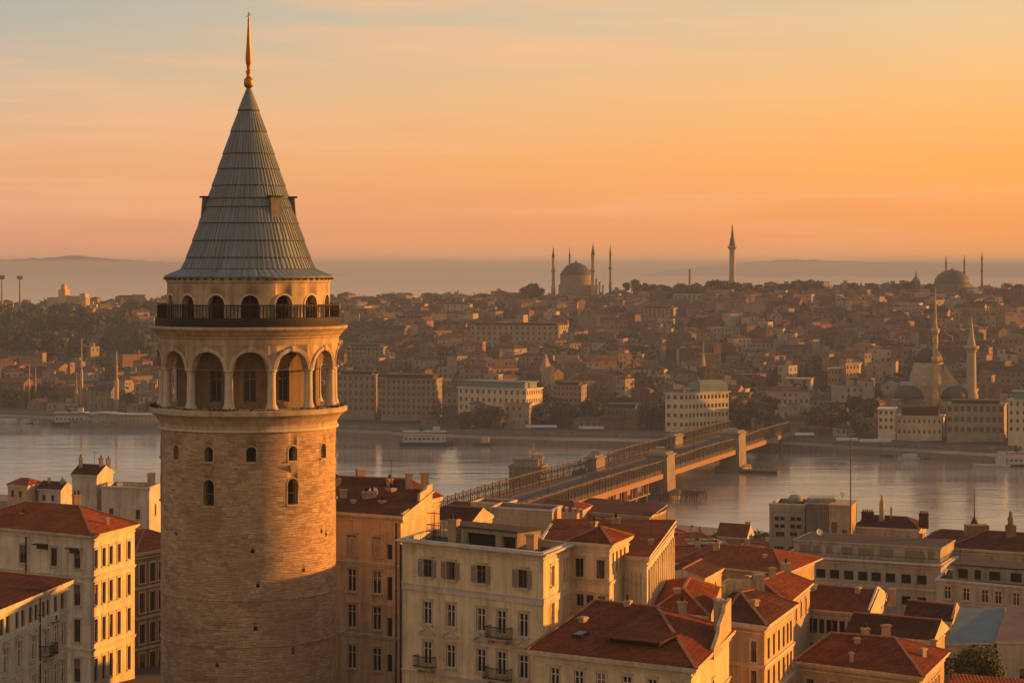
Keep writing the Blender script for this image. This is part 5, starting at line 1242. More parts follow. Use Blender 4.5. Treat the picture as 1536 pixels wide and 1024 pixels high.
for k in range(6): mb.beam((c.x - 4 + k * 1.2, c.y - 5 - k * .2, 15.4), (c.x - 4 + k * 1.2, c.y - 5 - k * .2, 17.2), .12)
part('railing', mb, STEEL, b)
# fender platform by the second pier and the dolphin stakes by the first
p = bp(205, -9, 0); b = thing('floating_platform', 'dark low floating platform moored by the second bridge tower', 'platform', (p.x, p.y, 0))
mb = MB(); mb.obox(bp(200, -3, -.6), BRD * 6, BRN * 15, (0, 0, 1.7)); part('hull', mb, WOODD, b)
mb = MB()
for k in range(6): q = bp(203, -4 - 2.4 * k, 1.1); mb.beam(q, q + Vector((0, 0, 1.6)), .2)
mb.beam(bp(203, -4, 2.5), bp(203, -16, 2.5), .12); part('railing', mb, WOODD, b)
rg = random.Random(11); p = bp(96, -8, 0); b = thing('fender_stakes', 'thicket of old wooden fender stakes in the water around the first bridge tower', 'fender', (p.x, p.y, 0))
mb = MB()
for k in range(46):
    q = bp(88 + rg.uniform(0, 22), -1 - rg.uniform(0, 14), -2); mb.beam(q, q + Vector((rg.uniform(-.3, .3), rg.uniform(-.3, .3), 2 + rg.uniform(1.2, 3.4))), .24)
for k in range(8): mb.beam(bp(88 + k * 3, -1.5, 2.2), bp(92 + k * 2, -14, 2.0), .18)
o = part('timber_lattice', mb, WOODD, b)
# ------------------------------------------------------------------ far shore landmarks
FST = plaster('old grey stone', (0.35, 0.29, 0.215), 0.5); FSTD = plaster('dark weathered stone', (0.17, 0.14, 0.105), 0.5); DOMEL = plain('lead dome', (0.07, 0.064, 0.055), 0.65, 0.1, .3, .1)
FSTL = plaster('pale mosque stone', (0.40, 0.335, 0.245), .45); FPAL = plaster('far pale render', (0.62, 0.53, 0.39), 0.3); TEAL = plain('verdigris sheet roof', (0.14, 0.2, 0.185), 0.7, 0, .3, .08)
FG = plaster('far grey render', (0.27, 0.225, 0.17), 0.6)
KEEP = []                                         # (x, y, radius) kept free of houses and trees
def keep(x, y, r): KEEP.append((x, y, r))
def minaret(px, Y, ptop, pbase, rpx, label, balc=(0.42,), cap=.27, mat=None, drop=6, group=None):
    k = Y / F; x = (px - CX) * k; zt, zb = zat(ptop, Y), zat(pbase, Y); h = zt - zb; r = rpx * k
    m = mat or FST; b = thing('minaret', label, 'minaret', (x, Y, zb - drop), group)
    zc = zt - h * cap
    mb = MB(); mb.lathe([(r * 1.35, zb - drop), (r * 1.35, zb + h * .06), (r, zb + h * .12), (r * .92, zc - h * .02), (r * .92, zc)], x, Y, 14); part('shaft', mb, m, b)
    for f in balc:
        z = zb + h * f; mb = MB(); mb.lathe([(r * .95, z - h * .035), (r * 1.5, z - h * .008), (r * 1.55, z), (r * 1.55, z + h * .022), (r * 1.4, z + h * .022), (r * .95, z)], x, Y, 14); part('balcony', mb, m, b)
    mb = MB(); mb.lathe([(r * 1.05, zc - h * .008), (r * 1.1, zc + .01), (r * .52, zc + h * cap * .42), (r * .16, zt - h * .06), (r * .22, zt - h * .045), (r * .06, zt - h * .03), (.02, zt)], x, Y, 14); part('spire', mb, DOMEL if mat is None else mat, b)
    keep(x, Y, r * 2 + 3); return b
def dome_prof(r, z, h, n=10): return [(r * cos(pi / 2 * i / n), z + h * sin(pi / 2 * i / n)) for i in range(n)] + [(.05, z + h)]
# mosque on the ridge
Y = 1900.0; k = Y / F; x = (865 - CX) * k
b = thing('mosque', 'ridge-top mosque with broad flattened dome between four needle minarets', 'mosque', (x, Y, 50)); keep(x, Y, 24)
mb = MB(); mb.box(x - 15, Y - 15, 46, x + 17, Y + 15, zat(427, Y)); part('hall', mb, FG, b)
mb = MB(); mb.lathe([(24 * k, zat(430, Y)), (24 * k, zat(412, Y)), (23.5 * k, zat(411, Y))], x - .5, Y, 24, 0, False); part('drum', mb, FG, b)
mb = MB(); mb.lathe([(24.5 * k, zat(412, Y)), (23 * k, zat(409, Y)), (17 * k, zat(401.5, Y)), (14 * k, zat(398.5, Y)), (9 * k, zat(395.6, Y)), (4 * k, zat(394, Y)), (.8, zat(393.6, Y)), (.5, zat(391.5, Y)), (.05, zat(389, Y))], x - .5, Y, 28); part('dome', mb, DOMEL, b)
for i in range(4):
    mb = MB(); xx = x + (22 + 5 * i) * k; mb.prism([(xx, Y - 20), (xx + 2.2 * k, Y - 20), (xx + 2.2 * k, Y - 12), (xx, Y - 12)], 46, zat(412 + 5 * i, Y)); part('buttress', mb, plaster('warm buttress stone', (.42, .3, .19), .4), b)
g = 'minarets of the ridge mosque'
minaret(830, 1890, 368, 434, 2.4, 'stout minaret standing alone at the tower side of the ridge mosque', group=g)
minaret(854.5, 1930, 369, 430, 1.5, 'thin dark minaret rising behind the dome of the ridge mosque', mat=FSTD, group=g)
minaret(889.5, 1872, 362, 437, 3.0, 'tallest and thickest minaret in front of the ridge mosque', group=g)
minaret(915.5, 1930, 364, 430, 1.7, 'slender dark minaret set apart beyond the ridge mosque', mat=FSTD, group=g)
minaret(1098.5, 1850, 335, 430, 4.6, 'lone thick pale minaret rising from ridge trees', balc=(.62,), cap=.36)
mb = MB(); xx = (1034.5 - CX) * 1900 / F; mb.lathe([(.9, 52), (.8, zat(404, 1900)), (.05, zat(403, 1900))], xx, 1900, 8); single('chimney_stack', mb, FSTD, 'thin bare stack on the crest between the ridge mosque and the lone minaret', 'chimney')
# second mosque at the crest
Y = 1880.0; k = Y / F; x = (1428 - CX) * k
b = thing('mosque', 'crest mosque with one big smooth dome above the shore mosque spire', 'mosque', (x, Y, 52)); keep(x, Y, 26)
mb = MB(); mb.box(x - 17, Y - 15, 46, x + 17, Y + 15, zat(431, Y)); part('hall', mb, FSTD, b)
mb = MB(); mb.lathe([(27 * k, zat(433, Y)), (27 * k, zat(425, Y))], x, Y, 28, 0, False); part('drum', mb, FSTD, b)
mb = MB(); mb.lathe(dome_prof(26.5 * k, zat(425, Y), (425 - 404.5) * k)[:-1] + [(.6, zat(404, Y)), (.05, zat(400, Y))], x, Y, 30); part('dome', mb, DOMEL, b)
g = 'minarets of the crest mosque'
for px, tp, lab in ((1419, 382, 'needle minaret directly behind the big smooth crest dome'), (1446.5, 381, 'needle minaret at the far edge of the big smooth crest dome'), (1473, 374, 'needle minaret standing free beyond the crest mosque')):
    minaret(px, 1925, tp, 428, 1.5, lab, mat=FSTD, group=g)
Y = 1900; x = (1374 - CX) * Y / F; b = thing('church', 'small dark spire on the crest between trees', 'church', (x, Y, 52))
mb = MB(); mb.box(x - 3, Y - 3, 46, x + 3, Y + 3, zat(421, Y)); part('tower', mb, FSTD, b); mb = MB(); mb.lathe([(3.6, zat(421, Y)), (1.1, zat(415, Y)), (.5, zat(410, Y)), (.05, zat(405, Y))], x, Y, 8, 0, False); part('spire', mb, FSTD, b)
# castle at the left crest
Y = 1780.0; k = Y / F; x = (96 - CX) * k
b = thing('castle', 'small castle keep on the crest catching the sun', 'castle', (x, Y, 46)); keep(x, Y, 20)
mb = MB(); mb.prism([(x - 7 * k, Y - 4), (x + 4 * k, Y - 6), (x + 7 * k, Y + 4), (x - 4 * k, Y + 6)], 42, zat(434, Y)); part('keep', mb, OCHRE, b)
mb = MB(); mb.prism([(x - 4 * k, Y - 2), (x + 2 * k, Y - 3), (x + 4 * k, Y + 2), (x - 2 * k, Y + 3)], 50, zat(428, Y)); mb.lathe([(2.2, zat(428, Y)), (.1, zat(425, Y))], x, Y, 8); part('turret', mb, OCHRE, b)
mb = MB(); mb.prism([(x - 26 * k, Y + 2), (x + 34 * k, Y - 2), (x + 36 * k, Y + 8), (x - 24 * k, Y + 12)], 40, zat(446, Y)); part('curtain_wall', mb, FST, b)
mb = MB(); mb.prism([(x + 24 * k, Y - 2), (x + 33 * k, Y - 3), (x + 35 * k, Y + 6), (x + 26 * k, Y + 7)], 40, zat(440, Y)); part('tower', mb, OCHRE, b)
for px, p0 in ((3, 413), (30, 414)):
    x = (px - CX) * 1800 / F; b = thing('floodlight_mast', 'tall floodlight mast on the crest ' + ('at the very edge of the city' if px == 3 else 'between the edge mast and the castle'), 'floodlight mast', (x, 1800, 40), 'floodlight masts on the crest')
    mb = MB(); mb.lathe([(1.0, 38), (.7, zat(420, 1800)), (.7, zat(p0, 1800))], x, 1800, 8); part('mast', mb, FST, b)
    mb = MB(); mb.box(x - 2.2, 1799, zat(419, 1800), x + 2.2, 1800.6, zat(p0, 1800)); part('lamp_head', mb, FSTD, b)
# shore mosque with stepped domes
Y = 1075.0; k = Y / F; x = (1393 - CX) * k
b = thing('mosque', 'shore mosque with stepped domes and sunlit edge below the crest', 'mosque', (x, Y, 4)); keep(x, Y, 22)
mb = MB(); mb.box(x - 16, Y - 10, 0, x + 16, Y + 12, zat(600, Y)); part('hall', mb, FSTL, b)
mb = MB(); mb.box(x - 12, Y - 8, 12, x + 12, Y + 10, zat(574, Y)); part('upper_hall', mb, FSTL, b)
mb = MB(); mb.lathe([(9.6, zat(578, Y)), (9.0, zat(566, Y)), (7.6, zat(550, Y)), (6.6, zat(542, Y))], x, Y, 20, 0, False); part('drum', mb, FSTL, b)
mb = MB(); mb.lathe([(6.9, zat(543, Y)), (6.2, zat(535, Y)), (5.2, zat(528, Y)), (3.2, zat(523.5, Y)), (1.2, zat(521.5, Y)), (.3, zat(520, Y)), (.05, zat(512, Y))], x, Y, 22); part('dome', mb, DOMEL, b)
for dx in (-9, 9.5):
    mb = MB(); mb.lathe(dome_prof(7.5, zat(596, Y), 6.6), x + dx * 1.15, Y - 5, 18); part('half_dome', mb, DOMEL, b)
mb = MB(); mb.face([(x + 6, Y - 6, zat(545, Y)), (x + 17.5, Y - 6, zat(594, Y)), (x + 6, Y - 6, zat(594, Y))]); mb.face([(x + 6, Y - 3.5, zat(545, Y)), (x + 6, Y - 3.5, zat(594, Y)), (x + 17.5, Y - 3.5, zat(594, Y))]); mb.face([(x + 6, Y - 6, zat(545, Y)), (x + 6, Y - 3.5, zat(545, Y)), (x + 17.5, Y - 3.5, zat(594, Y)), (x + 17.5, Y - 6, zat(594, Y))])
part('buttress', mb, OCHRE, b)
g = 'minarets of the shore mosque'
minaret(1403, 1062, 426, 602, 4.0, 'very tall sharp minaret grown onto the stepped domes of the shore mosque', balc=(.36, .6), cap=.5, mat=OCHRE, group=g)
minaret(1457, 1068, 472, 602, 7.4, 'broad spindle shaped minaret free of the shore mosque domes', balc=(.62,), cap=.42, mat=FSTL, group=g)
# small towers in the slope
Y = 1185.0; k = Y / F; x = (822 - CX) * k; keep(x, Y, 8)
b = thing('church', 'pale church tower with steep pointed roof behind the white office with teal roof', 'church', (x, Y, 10))
mb = MB(); mb.box(x - 3.4, Y - 2, 6, x + 1.2, Y + 3, zat(556, Y)); part('nave', mb, FST, b)
mb = MB(); mb.lathe([(3.6, zat(556, Y)), (.1, zat(530, Y))], x - 1.2, Y + .5, 4, 0, False); part('spire', mb, FST, b)
mb = MB(); mb.box(x + 1.25, Y - 2, 6, x + 3.2, Y + 1, zat(549, Y)); part('tower', mb, OCHRE, b)
Y = 1215.0; x = (1055 - CX) * Y / F; keep(x, Y, 8)
b = thing('church', 'thin sunlit church spire above the second waterfront office', 'church', (x, Y, 10))
mb = MB(); mb.box(x - 2.4, Y - 2, 6, x + 2.4, Y + 3, zat(562, Y)); part('tower', mb, FST, b); mb = MB(); mb.lathe([(2.2, zat(562, Y)), (1.4, zat(548, Y)), (.4, zat(526, Y)), (.05, zat(512, Y))], x, Y, 6, 0, False); part('spire', mb, OCHRE, b)

# waterfront blocks with real windows
def fblock(px0, px1, px2, Y1, ptop, pbot, dY, label, wm, rm, cols, rows, ww, wh, rcols=0, over=0, slab=None, name='waterfront_block', pw=True):
    """front from column px0 to px1 (corner at distance Y1), lit side to px2"""
    k = Y1 / F; zt, zb = zat(ptop, Y1), zat(pbot, Y1)
    p1 = pl(px1, Y1); p0 = pl(px0, Y1 + dY); L = 14.0
    p2 = pl(px2, Y1 + L) if px2 > px1 else (p1[0] + .05 * L - .3, Y1 + L)
    P = quad(p0, p1, p2); keep((p0[0] + p2[0]) / 2, (p0[1] + p2[1]) / 2, hypot(p2[0] - p0[0], p2[1] - p0[1]) * .5 + 8)
    W_ = hypot(p1[0] - p0[0], p1[1] - p0[1]); D_ = hypot(p2[0] - p1[0], p2[1] - p1[1])
    gz_ = min(ground(*q) for q in P) - 1
    b = thing(name, label, 'building', ((p0[0] + p1[0]) / 2, Y1, gz_ + 1))
    zr = [lerp(zt, zb, (r + .5) / rows) - .1 for r in range(rows)] if isinstance(rows, int) else rows
    mb = MB(); e = {0: [(W_ * (c + .5) / cols, z, ww, wh) for c in range(cols) for z in zr], 1: [(D_ * (c + .5) / rcols, z, ww * .9, wh) for c in range(rcols) for z in zr] if rcols else ()}
    todo = []
    for i in range(4):
        ops = e.get(i, ()); wall(mb, P[i], P[(i + 1) % 4], gz_, zt, ops, .3)
        a, c = Vector(P[i]), Vector(P[(i + 1) % 4]); u = (c - a).normalized()
        for s, z, w, h in ops:
            if s - w / 2 < .05: continue
            todo.append((a + u * s, z, u, w, h))
    for zz in zr[:-1] if pw else (): ring_trim(mb, P, zz - (zr[0] - zr[1]) / 2 - .1, zz - (zr[0] - zr[1]) / 2 + .12, .12, (0, 1))
    part('wall', mb, wm, b)
    if pw:
        ms = {}
        for p, z, u, w, h in todo[:100]:
            key = (round(w, 2), round(h, 2))
            if key not in ms: m_ = MB(); m_.face([(-w / 2, .28, -h / 2), (w / 2, .28, -h / 2), (w / 2, .28, h / 2), (-w / 2, .28, h / 2)]); ms[key] = m_.mesh('window', [GLASS_FAR])
            o = bpy.data.objects.new('window', ms[key]); COL.objects.link(o); o.parent = b; og = ORG[b.name]; o.location = (p.x - og[0], p.y - og[1], z - og[2]); o.rotation_euler = (0, 0, atan2(u.y, u.x))
    mb = MB(); ring_trim(mb, P, zt - .5, zt, .5); mb.face([(*q, zt - .05) for q in P]); part('roof_edge', mb, wm, b)
    if slab:
        mb = MB(); q = offset(P, -2.0); mb.prism(q, zt - .05, zt + slab); mb.prism(offset(q, .8), zt + slab + .003, zt + slab + .5, 0); part('roof', mb, rm, b)
    return b, P, zt
b, P, zt = fblock(687, 789.5, 813.5, 1088, 583, 632, 20, 'bright white waterfront office with four rows of square windows and low teal roof', FPAL, TEAL, 12, 4, 1.35, 1.9, 7, slab=2.6)
mb = MB(); q = Vector(P[1]).lerp(Vector(P[2]), .35); mb.box(q.x - 6, q.y + 1, zt, q.x - 1, q.y + 6, zt + 3.4); part('roof_house', mb, OCHRE, b)
b, P, zt = fblock(998, 1027, 1093, 1046, 589, 643, 3, 'pale waterfront office with long receding window front under a big teal roof', FPAL, TEAL, 3, 4, 1.5, 1.8, 12, slab=1.5)
mb = MB(); q = Vector(P[1]).lerp(Vector(P[2]), .3); pq = [(q.x - 5, q.y + 1), (q.x + 1, q.y + .5), (P[2][0] - .5, P[2][1] - 1), (P[2][0] - 8, P[2][1] + 4)]; mb.prism(pq, zt, zt + 3.2); pr = offset(pq, -1.6); [mb.face([(*pq[i], zt + 3.2), (*pq[(i + 1) % 4], zt + 3.2), (*pr[(i + 1) % 4], zt + 5.4), (*pr[i], zt + 5.4)]) for i in range(4)]; mb.face([(*p_, zt + 5.4) for p_ in pr]); part('roof_house', mb, TEAL, b)
mb = MB(); q = Vector(P[1]); mb.box(q.x - 5, q.y + 2, zt + 1.5, q.x - .4, q.y + 5, zt + 3.6); part('roof_house', mb, OCHRE, b)
fblock(505, 563, 566, 1125, 562, 617, 6, 'plain grey four storey block next to the stone tower arcade on the far waterfront', FG, TAR, 7, 5, 1.3, 2.0, 0, slab=1.2)
fblock(572, 654, 663, 1112, 568, 624, 6, 'wide grey block with six window rows between the plain block and the white office', FG, TAR, 11, 6, 1.3, 1.7, 3, slab=1.4)
fblock(829, 872, 880, 1120, 578, 622, 6, 'dim grey block standing between the white office and dark trees', FG, TAR, 7, 5, 1.2, 1.5, 2, slab=1)
fblock(905, 958, 967, 1085, 613, 640, 6, 'low grey waterfront shed-like block with eaves before the teal roofs', FG, DOMEL, 9, 2, 1.1, 1.8, 2, slab=1.6)
fblock(1178, 1216, 1220, 1150, 568, 610, 4, 'tall blank pale block with two dark holes under its top', FST, TAR, 2, [zat(573, 1150)], 1.9, 2.1, 0, pw=True)
fblock(1242, 1261, 1264, 1195, 552, 575, -4, 'small glowing orange block on the slope', OCHRE, TAR, 4, 2, 1.2, 1.4, 0)
fblock(1269, 1289, 1292, 1188, 545, 576, -5, 'taller glowing orange block with window rows beside the small orange one', OCHRE, TAR, 4, 3, 1.1, 1.4, 0)
fblock(1420, 1506, 1510, 985, 606, 652, 4, 'long pale waterfront school with two rows of dark windows by the shore mosque', FST, TAR, 9, 3, 1.6, 2.2, 0, slab=1.0)
fblock(1512, 1580, 1584, 965, 600, 650, 4, 'waterfront house with teal roof at the edge beyond the long pale school', FPAL, TEAL, 7, 4, 1.1, 1.6, 0, slab=3.0)
fblock(1345, 1413, 1417, 995, 624, 655, 3, 'pale flat waterfront building under the shore mosque', FPAL, ROOF_DK, 9, 2, .8, 1.6, 0, slab=3.2)
fblock(1317, 1341, 1344, 985, 613, 646, 2, 'small white waterfront house beside the flat building under the shore mosque', FPAL, TAR, 3, 3, 1.2, 1.5, 0)
fblock(705, 838, 852, 1430, 488, 520, 10, 'long institutional block high on the slope above the white office', FST, TAR, 16, 4, 1.3, 1.8, 4, slab=1)
fblock(1036, 1087, 1092, 1500, 503, 520, 3, 'long cream block midway up the slope under the lone minaret', FPAL, TAR, 11, 2, 1.4, 2.0, 3)
fblock(1505, 1560, 1564, 1420, 500, 524, 0, 'white terraced block on the slope at the city edge above the teal roof', FPAL, TAR, 9, 3, 1.3, 1.8, 0)
fblock(1010, 1072, 1076, 1790, 441, 450, 2, 'low cream block just under the crest trees', FST, TAR, 9, 1, 1.5, 2.4, 0)
fblock(40, 100, 104, 1760, 462, 474, 0, 'sunlit long wing below the castle', OCHRE, TAR, 12, 1, 1.4, 3, 0)

for px0, px1, px2, Y1, pt, pb, lab, m_ in ((520, 575, 580, 1330, 520, 540, 'broad dim block on the slope right above the plain grey waterfront block', FG), (590, 640, 646, 1540, 477, 492, 'wide low block high on the slope above the six row grey block', FST), (900, 960, 966, 1330, 532, 552, 'broad plain block on the slope above the low grey block', FST), (1120, 1178, 1184, 1290, 540, 560, 'broad tan block on the slope before the tall blank pale block', FG), (1215, 1290, 1296, 1560, 470, 486, 'very wide cream block high on the slope toward the crest mosque', FST), (1330, 1372, 1378, 1300, 520, 545, 'square grey block on the slope behind the stepped shore mosque', FG), (960, 1010, 1016, 1620, 462, 476, 'long pale block under the ridge mosque slope', FST), (1440, 1500, 1505, 1640, 455, 470, 'long dull block below the smooth crest dome', FG)):
    fblock(px0, px1, px2, Y1, pt, pb, 6, lab, m_, TAR, max(5, int((px1 - px0) / 6)), 3, 1.2, 1.6, 2, slab=.8, pw=False)
# ------------------------------------------------------------------ trees
def crown_mesh(name, seed, r, h, z0, leaf, n, mats, clumps=14):
    rg = random.Random(seed); mb = MB(); mb.weld = False; C = []
    for i in range(clumps):
        a = rg.uniform(0, 2 * pi); q = rg.random() ** .5; zz = rg.uniform(-1, 1); w = sqrt(max(0, 1 - zz * zz * .8))
        C.append((Vector((r * .68 * q * w * cos(a), r * .68 * q * w * sin(a), z0 + h / 2 + zz * h * .36)), rg.uniform(.28, .5) * r, rg.choice((0, 0, 1))))
    for i in range(n):
        c, cr, m = C[rg.randrange(len(C))]
        d = Vector((rg.gauss(0, 1), rg.gauss(0, 1), rg.gauss(0, .8))).normalized() * cr * rg.uniform(.55, 1.05)
        p = c + d; s = leaf * rg.uniform(.6, 1.3)
        nn = (d.normalized() + Vector((rg.uniform(-.8, .8), rg.uniform(-.8, .8), rg.uniform(-.3, .9)))).normalized(); u = nn.cross(Vector((rg.uniform(-1, 1), rg.uniform(-1, 1), .3))).normalized(); v = nn.cross(u)
        mb.face([p - u * s, p - v * s * .7, p + u * s, p + v * s * .7], m)
    return mb.mesh(name, mats)
def trunk_mesh(seed, h, r):
    rg = random.Random(seed); mb = MB(); mb.tube([(0, 0, -1.5), (rg.uniform(-.1, .1), 0, h * .5), (rg.uniform(-.2, .2), rg.uniform(-.2, .2), h)], [r * 1.3, r, r * .6], 6)
    for k in range(4):
        a = rg.uniform(0, 2 * pi); z = h * rg.uniform(.6, .95); l = h * .6; mb.tube([(0, 0, z), (cos(a) * l * .5, sin(a) * l * .5, z + l * .4), (cos(a) * l, sin(a) * l, z + l * .7)], [r * .5, r * .35, r * .12], 5)
    return mb.mesh('trunk', [BARK])
def tree_proto(label, crown, trunk, loc, group=None):
    t = thing('tree', label, 'tree', loc, group)
    for nm, me in (('trunk', trunk), ('crown', crown)):
        c = bpy.data.objects.new(nm, me); COL.objects.link(c); c.parent = t
    return t
# round tree by the blue roofed shed
x, Y = (1461 - CX) * 226 / F, 226.0
tree_proto('bushy round green tree in front of the pale warehouse', crown_mesh('crown', 4, 3.3, 5.0, 36.9 - 35.6, .17, 9000, [LEAF, LEAF_D], 34), trunk_mesh(2, 3, .22), (x, Y, 35.6))
PR = [crown_mesh('crown', 20 + i, 1.0, 1.5, .35, .17, 420, [[LEAF_D, LEAF], [LEAF_D, LEAF_D], [LEAF_A, LEAF_D]][i % 3]) for i in range(6)]
TRK = trunk_mesh(9, .6, .07)
NTREE = {}
def small_tree(px, py, Y, r, v, where, group, flat=1.0):
    x = (px - CX) * Y / F; gz_ = ground(x, Y); z = gz_ if py is None else zat(py, Y) - r * 1.7 * flat
    lab = where; o = None
    if v not in NTREE:
        o = tree_proto(lab, PR[v], TRK, (x, Y, z), group); NTREE[v] = o; o.scale = (r, r, r * flat)
    else:
        o = copy_thing(NTREE[v], (x, Y, z), lab, group); o.scale = (r, r, r * flat)
    o.rotation_euler = (0, 0, (px * 1.7) % 6.28); return o
rg = random.Random(21)
for k in range(26):                               # ridge trees below the lone minaret
    px = lerp(1004, 1236, k / 25) + rg.uniform(-3, 3); small_tree(px, 430 - 7 * math.exp(-((px - 1085) / 22) ** 2) - 8 * math.exp(-((px - 1205) / 18) ** 2) + rg.uniform(-3, 3), 1845 + rg.uniform(-20, 20), rg.uniform(5.5, 9), rg.choice((1, 1, 3, 4)), 'dark leafy tree in the row of trees along the crest around the lone minaret', 'crest trees around the lone minaret')
for px, py, r in ((786, 432, 5.5), (797, 427, 7.5), (808, 433, 6), (940, 424, 4.5), (955, 421, 6), (968, 425, 4.5), (978, 427, 5), (1282, 425, 6), (1310, 427, 7), (1340, 428, 6), (1362, 424, 7), (1395, 427, 6), (1512, 425, 6), (1530, 428, 6)):
    small_tree(px, py, 1880, r, rg.choice((1, 4)), 'dark round tree standing on the crest near the two domed mosques', 'scattered crest trees near the mosques')
for k in range(46):                               # wooded park on the slope
    px = rg.uniform(-10, 235); Y = rg.uniform(1420, 1720); small_tree(px, None, Y, rg.uniform(7, 11), rg.choice((1, 1, 4, 0)), 'dark tree in the wooded park below the castle', 'park trees below the castle')
for (px0, px1, Y0, Y1, n, where, gname, vs_) in ((0, 90, 1215, 1260, 14, 'dark tree in the clump behind the white ferry landing', 'trees behind the ferry landing', (1, 4)), (690, 745, 1050, 1062, 7, 'brownish tree before the white office windows', 'trees before the white office', (2, 5)), (806, 850, 1070, 1100, 9, 'dark tree between the white office and the dim grey block', 'trees beside the white office', (1, 4)), (1098, 1175, 1040, 1100, 16, 'dark tree in the clump beyond the bridge end', 'trees beyond the bridge end', (1, 4, 2)), (1222, 1275, 1020, 1075, 12, 'autumn coloured tree in the clump before the orange blocks', 'autumn trees before the orange blocks', (2, 5, 1)), (1275, 1318, 1040, 1080, 8, 'dark tree on the waterfront between the autumn trees and the shore mosque', 'trees near the shore mosque', (1, 4)), (885, 905, 1080, 1090, 4, 'dark tree beside the low grey block', 'trees by the low grey block', (1,)), (966, 996, 1060, 1075, 6, 'dark tree in the gap before the teal roofed offices', 'trees in the gap by the teal roofs', (1, 4))):
    for k in range(n): small_tree(rg.uniform(px0, px1), None, rg.uniform(Y0, Y1), rg.uniform(4, 6.6), rg.choice(vs_), where, gname)
# near side: dark trees by the water
for k in range(16):
    px = rg.uniform(1085, 1175); Y = rg.uniform(430, 600); small_tree(px, None, Y, rg.uniform(2.5, 4.2), rg.choice((1, 4)), 'dark waterside tree before the small red gabled house', 'waterside trees before the red gabled house')
for k in range(8):
    px = rg.uniform(60, 140); Y = rg.uniform(300, 420); small_tree(px, None, Y, rg.uniform(3, 4.5), rg.choice((1, 4)), 'dark tree between the orange hipped roof and the narrow windowless house', 'trees behind the orange hipped roof')
# ------------------------------------------------------------------ houses on the far hillside
FW = [('tan', plaster('far tan wall', (0.257, 0.195, 0.133), .4)), ('cream', plaster('far cream wall', (0.343, 0.281, 0.203), .4)), ('grey', plaster('far grey wall', (0.195, 0.168, 0.133), .4)), ('brown', plaster('far brown wall', (0.156, 0.105, 0.066), .4)), ('pale', plaster('far white wall', (0.406, 0.359, 0.289), .3)), ('pinkish', plaster('far pink wall', (0.265, 0.176, 0.129), .4))]
FR = [('red', plain('far red roof', (0.156, 0.055, 0.030), .9, 0, .5, .3)), ('brown', plain('far brown roof', (0.094, 0.047, 0.030), .9, 0, .5, .3)), ('dark', plain('far dark roof', (0.047, 0.031, 0.023), .9, 0, .5, .3)), ('grey', plain('far grey roof', (0.148, 0.129, 0.105), .9, 0, .5, .3))]
def far_house(mb, cx, cy, z0, w, d, h, yaw, rk, wi, ri, rg, win=True):
    c, s = cos(yaw), sin(yaw); P = lambda a, b: (cx + a * c - b * s, cy + a * s + b * c)
    poly = [P(-w / 2, -d / 2), P(w / 2, -d / 2), P(w / 2, d / 2), P(-w / 2, d / 2)]; zt = z0 + h
    st = max(1, int(h / 3.1)); nc = max(2, int(w / 2.6)); nd = max(2, int(d / 2.8))
    zs = [zt - 1.7 - 3.1 * k for k in range(min(st, 4))]
    for i in range(4):
        L = w if i % 2 == 0 else d; n = nc if i % 2 == 0 else nd
        ops = [(L * (q + .5) / n, z, 1.15, 1.65) for q in range(n) for z in zs if z - .9 > z0 and rg.random() > .35] if (win and i < 2) else ()
        wall(mb, poly[i], poly[(i + 1) % 4], z0 - 4, zt, ops, .25, 0, 2)
    if rg.random() < .45 and w > 8:                  # lower or taller wing
        sx = rg.choice((-1, 1)); ww = w * rg.uniform(.3, .5); hh = h + rg.choice((-2.6, -1.5, 1.6, 2.8)); a0 = sx * (w / 2 - ww / 2 + rg.uniform(0, ww * .8)); b0 = -d / 2 - rg.uniform(.4, 2.5)
        q = [P(a0 - ww / 2, b0), P(a0 + ww / 2, b0), P(a0 + ww / 2, b0 + d * .8), P(a0 - ww / 2, b0 + d * .8)]
        for i in range(4): wall(mb, q[i], q[(i + 1) % 4], z0 - 4, z0 + hh, [(1.2 + 2.4 * t, z0 + hh - 1.8, 1.0, 1.5) for t in range(int(ww / 2.4))] if (win and i == 0) else (), .25, 0, 2)
        mb.prism(offset(q, .25), z0 + hh + .003, z0 + hh + .35, 1)
    if rk == 'flat':
        e = offset(poly, .2); mb.prism(e, zt + .003, zt + .5, 0, True, True, 1)
        if rg.random() < .6: a = rg.uniform(-.25, .25) * w; q = P(a, 0); mb.box(q[0] - 1.6, q[1] - 1.6, zt + .5, q[0] + 1.6, q[1] + 1.6, zt + 2.6, 0)
    else:
        e = [(*p, zt + .003) for p in offset(poly, .45)]; rz = zt + min(w, d) * (.2 if rk == 'hip' else .26)
        ins = min(w, d) * .5 if rk == 'hip' else -.4
        if w >= d: A_, B_ = (*P(-w / 2 + ins, 0), rz), (*P(w / 2 - ins, 0), rz); f = [(e[0], e[1], B_, A_), (e[2], e[3], A_, B_), (e[1], e[2], B_), (e[3], e[0], A_)]
        else: A_, B_ = (*P(0, -d / 2 + ins), rz), (*P(0, d / 2 - ins), rz); f = [(e[1], e[2], B_, A_), (e[3], e[0], A_, B_), (e[0], e[1], A_), (e[2], e[3], B_)]
        for j, q in enumerate(f): mb.face(list(q), 0 if (rk == 'gable' and j > 1) else 1)
        mb.face(e[::-1], 1)
        if rg.random() < .5: q = P(w * .2, d * .1); mb.box(q[0] - .5, q[1] - .4, zt, q[0] + .5, q[1] + .4, rz + .9, 0)
rg = random.Random(77); H = []; occ = []
def clear(x, y, r):
    for a, b, q in KEEP:
        if (a - x) ** 2 + (b - y) ** 2 < (q + r * .8) ** 2: return False
    return True
row = 0; d = 66.0
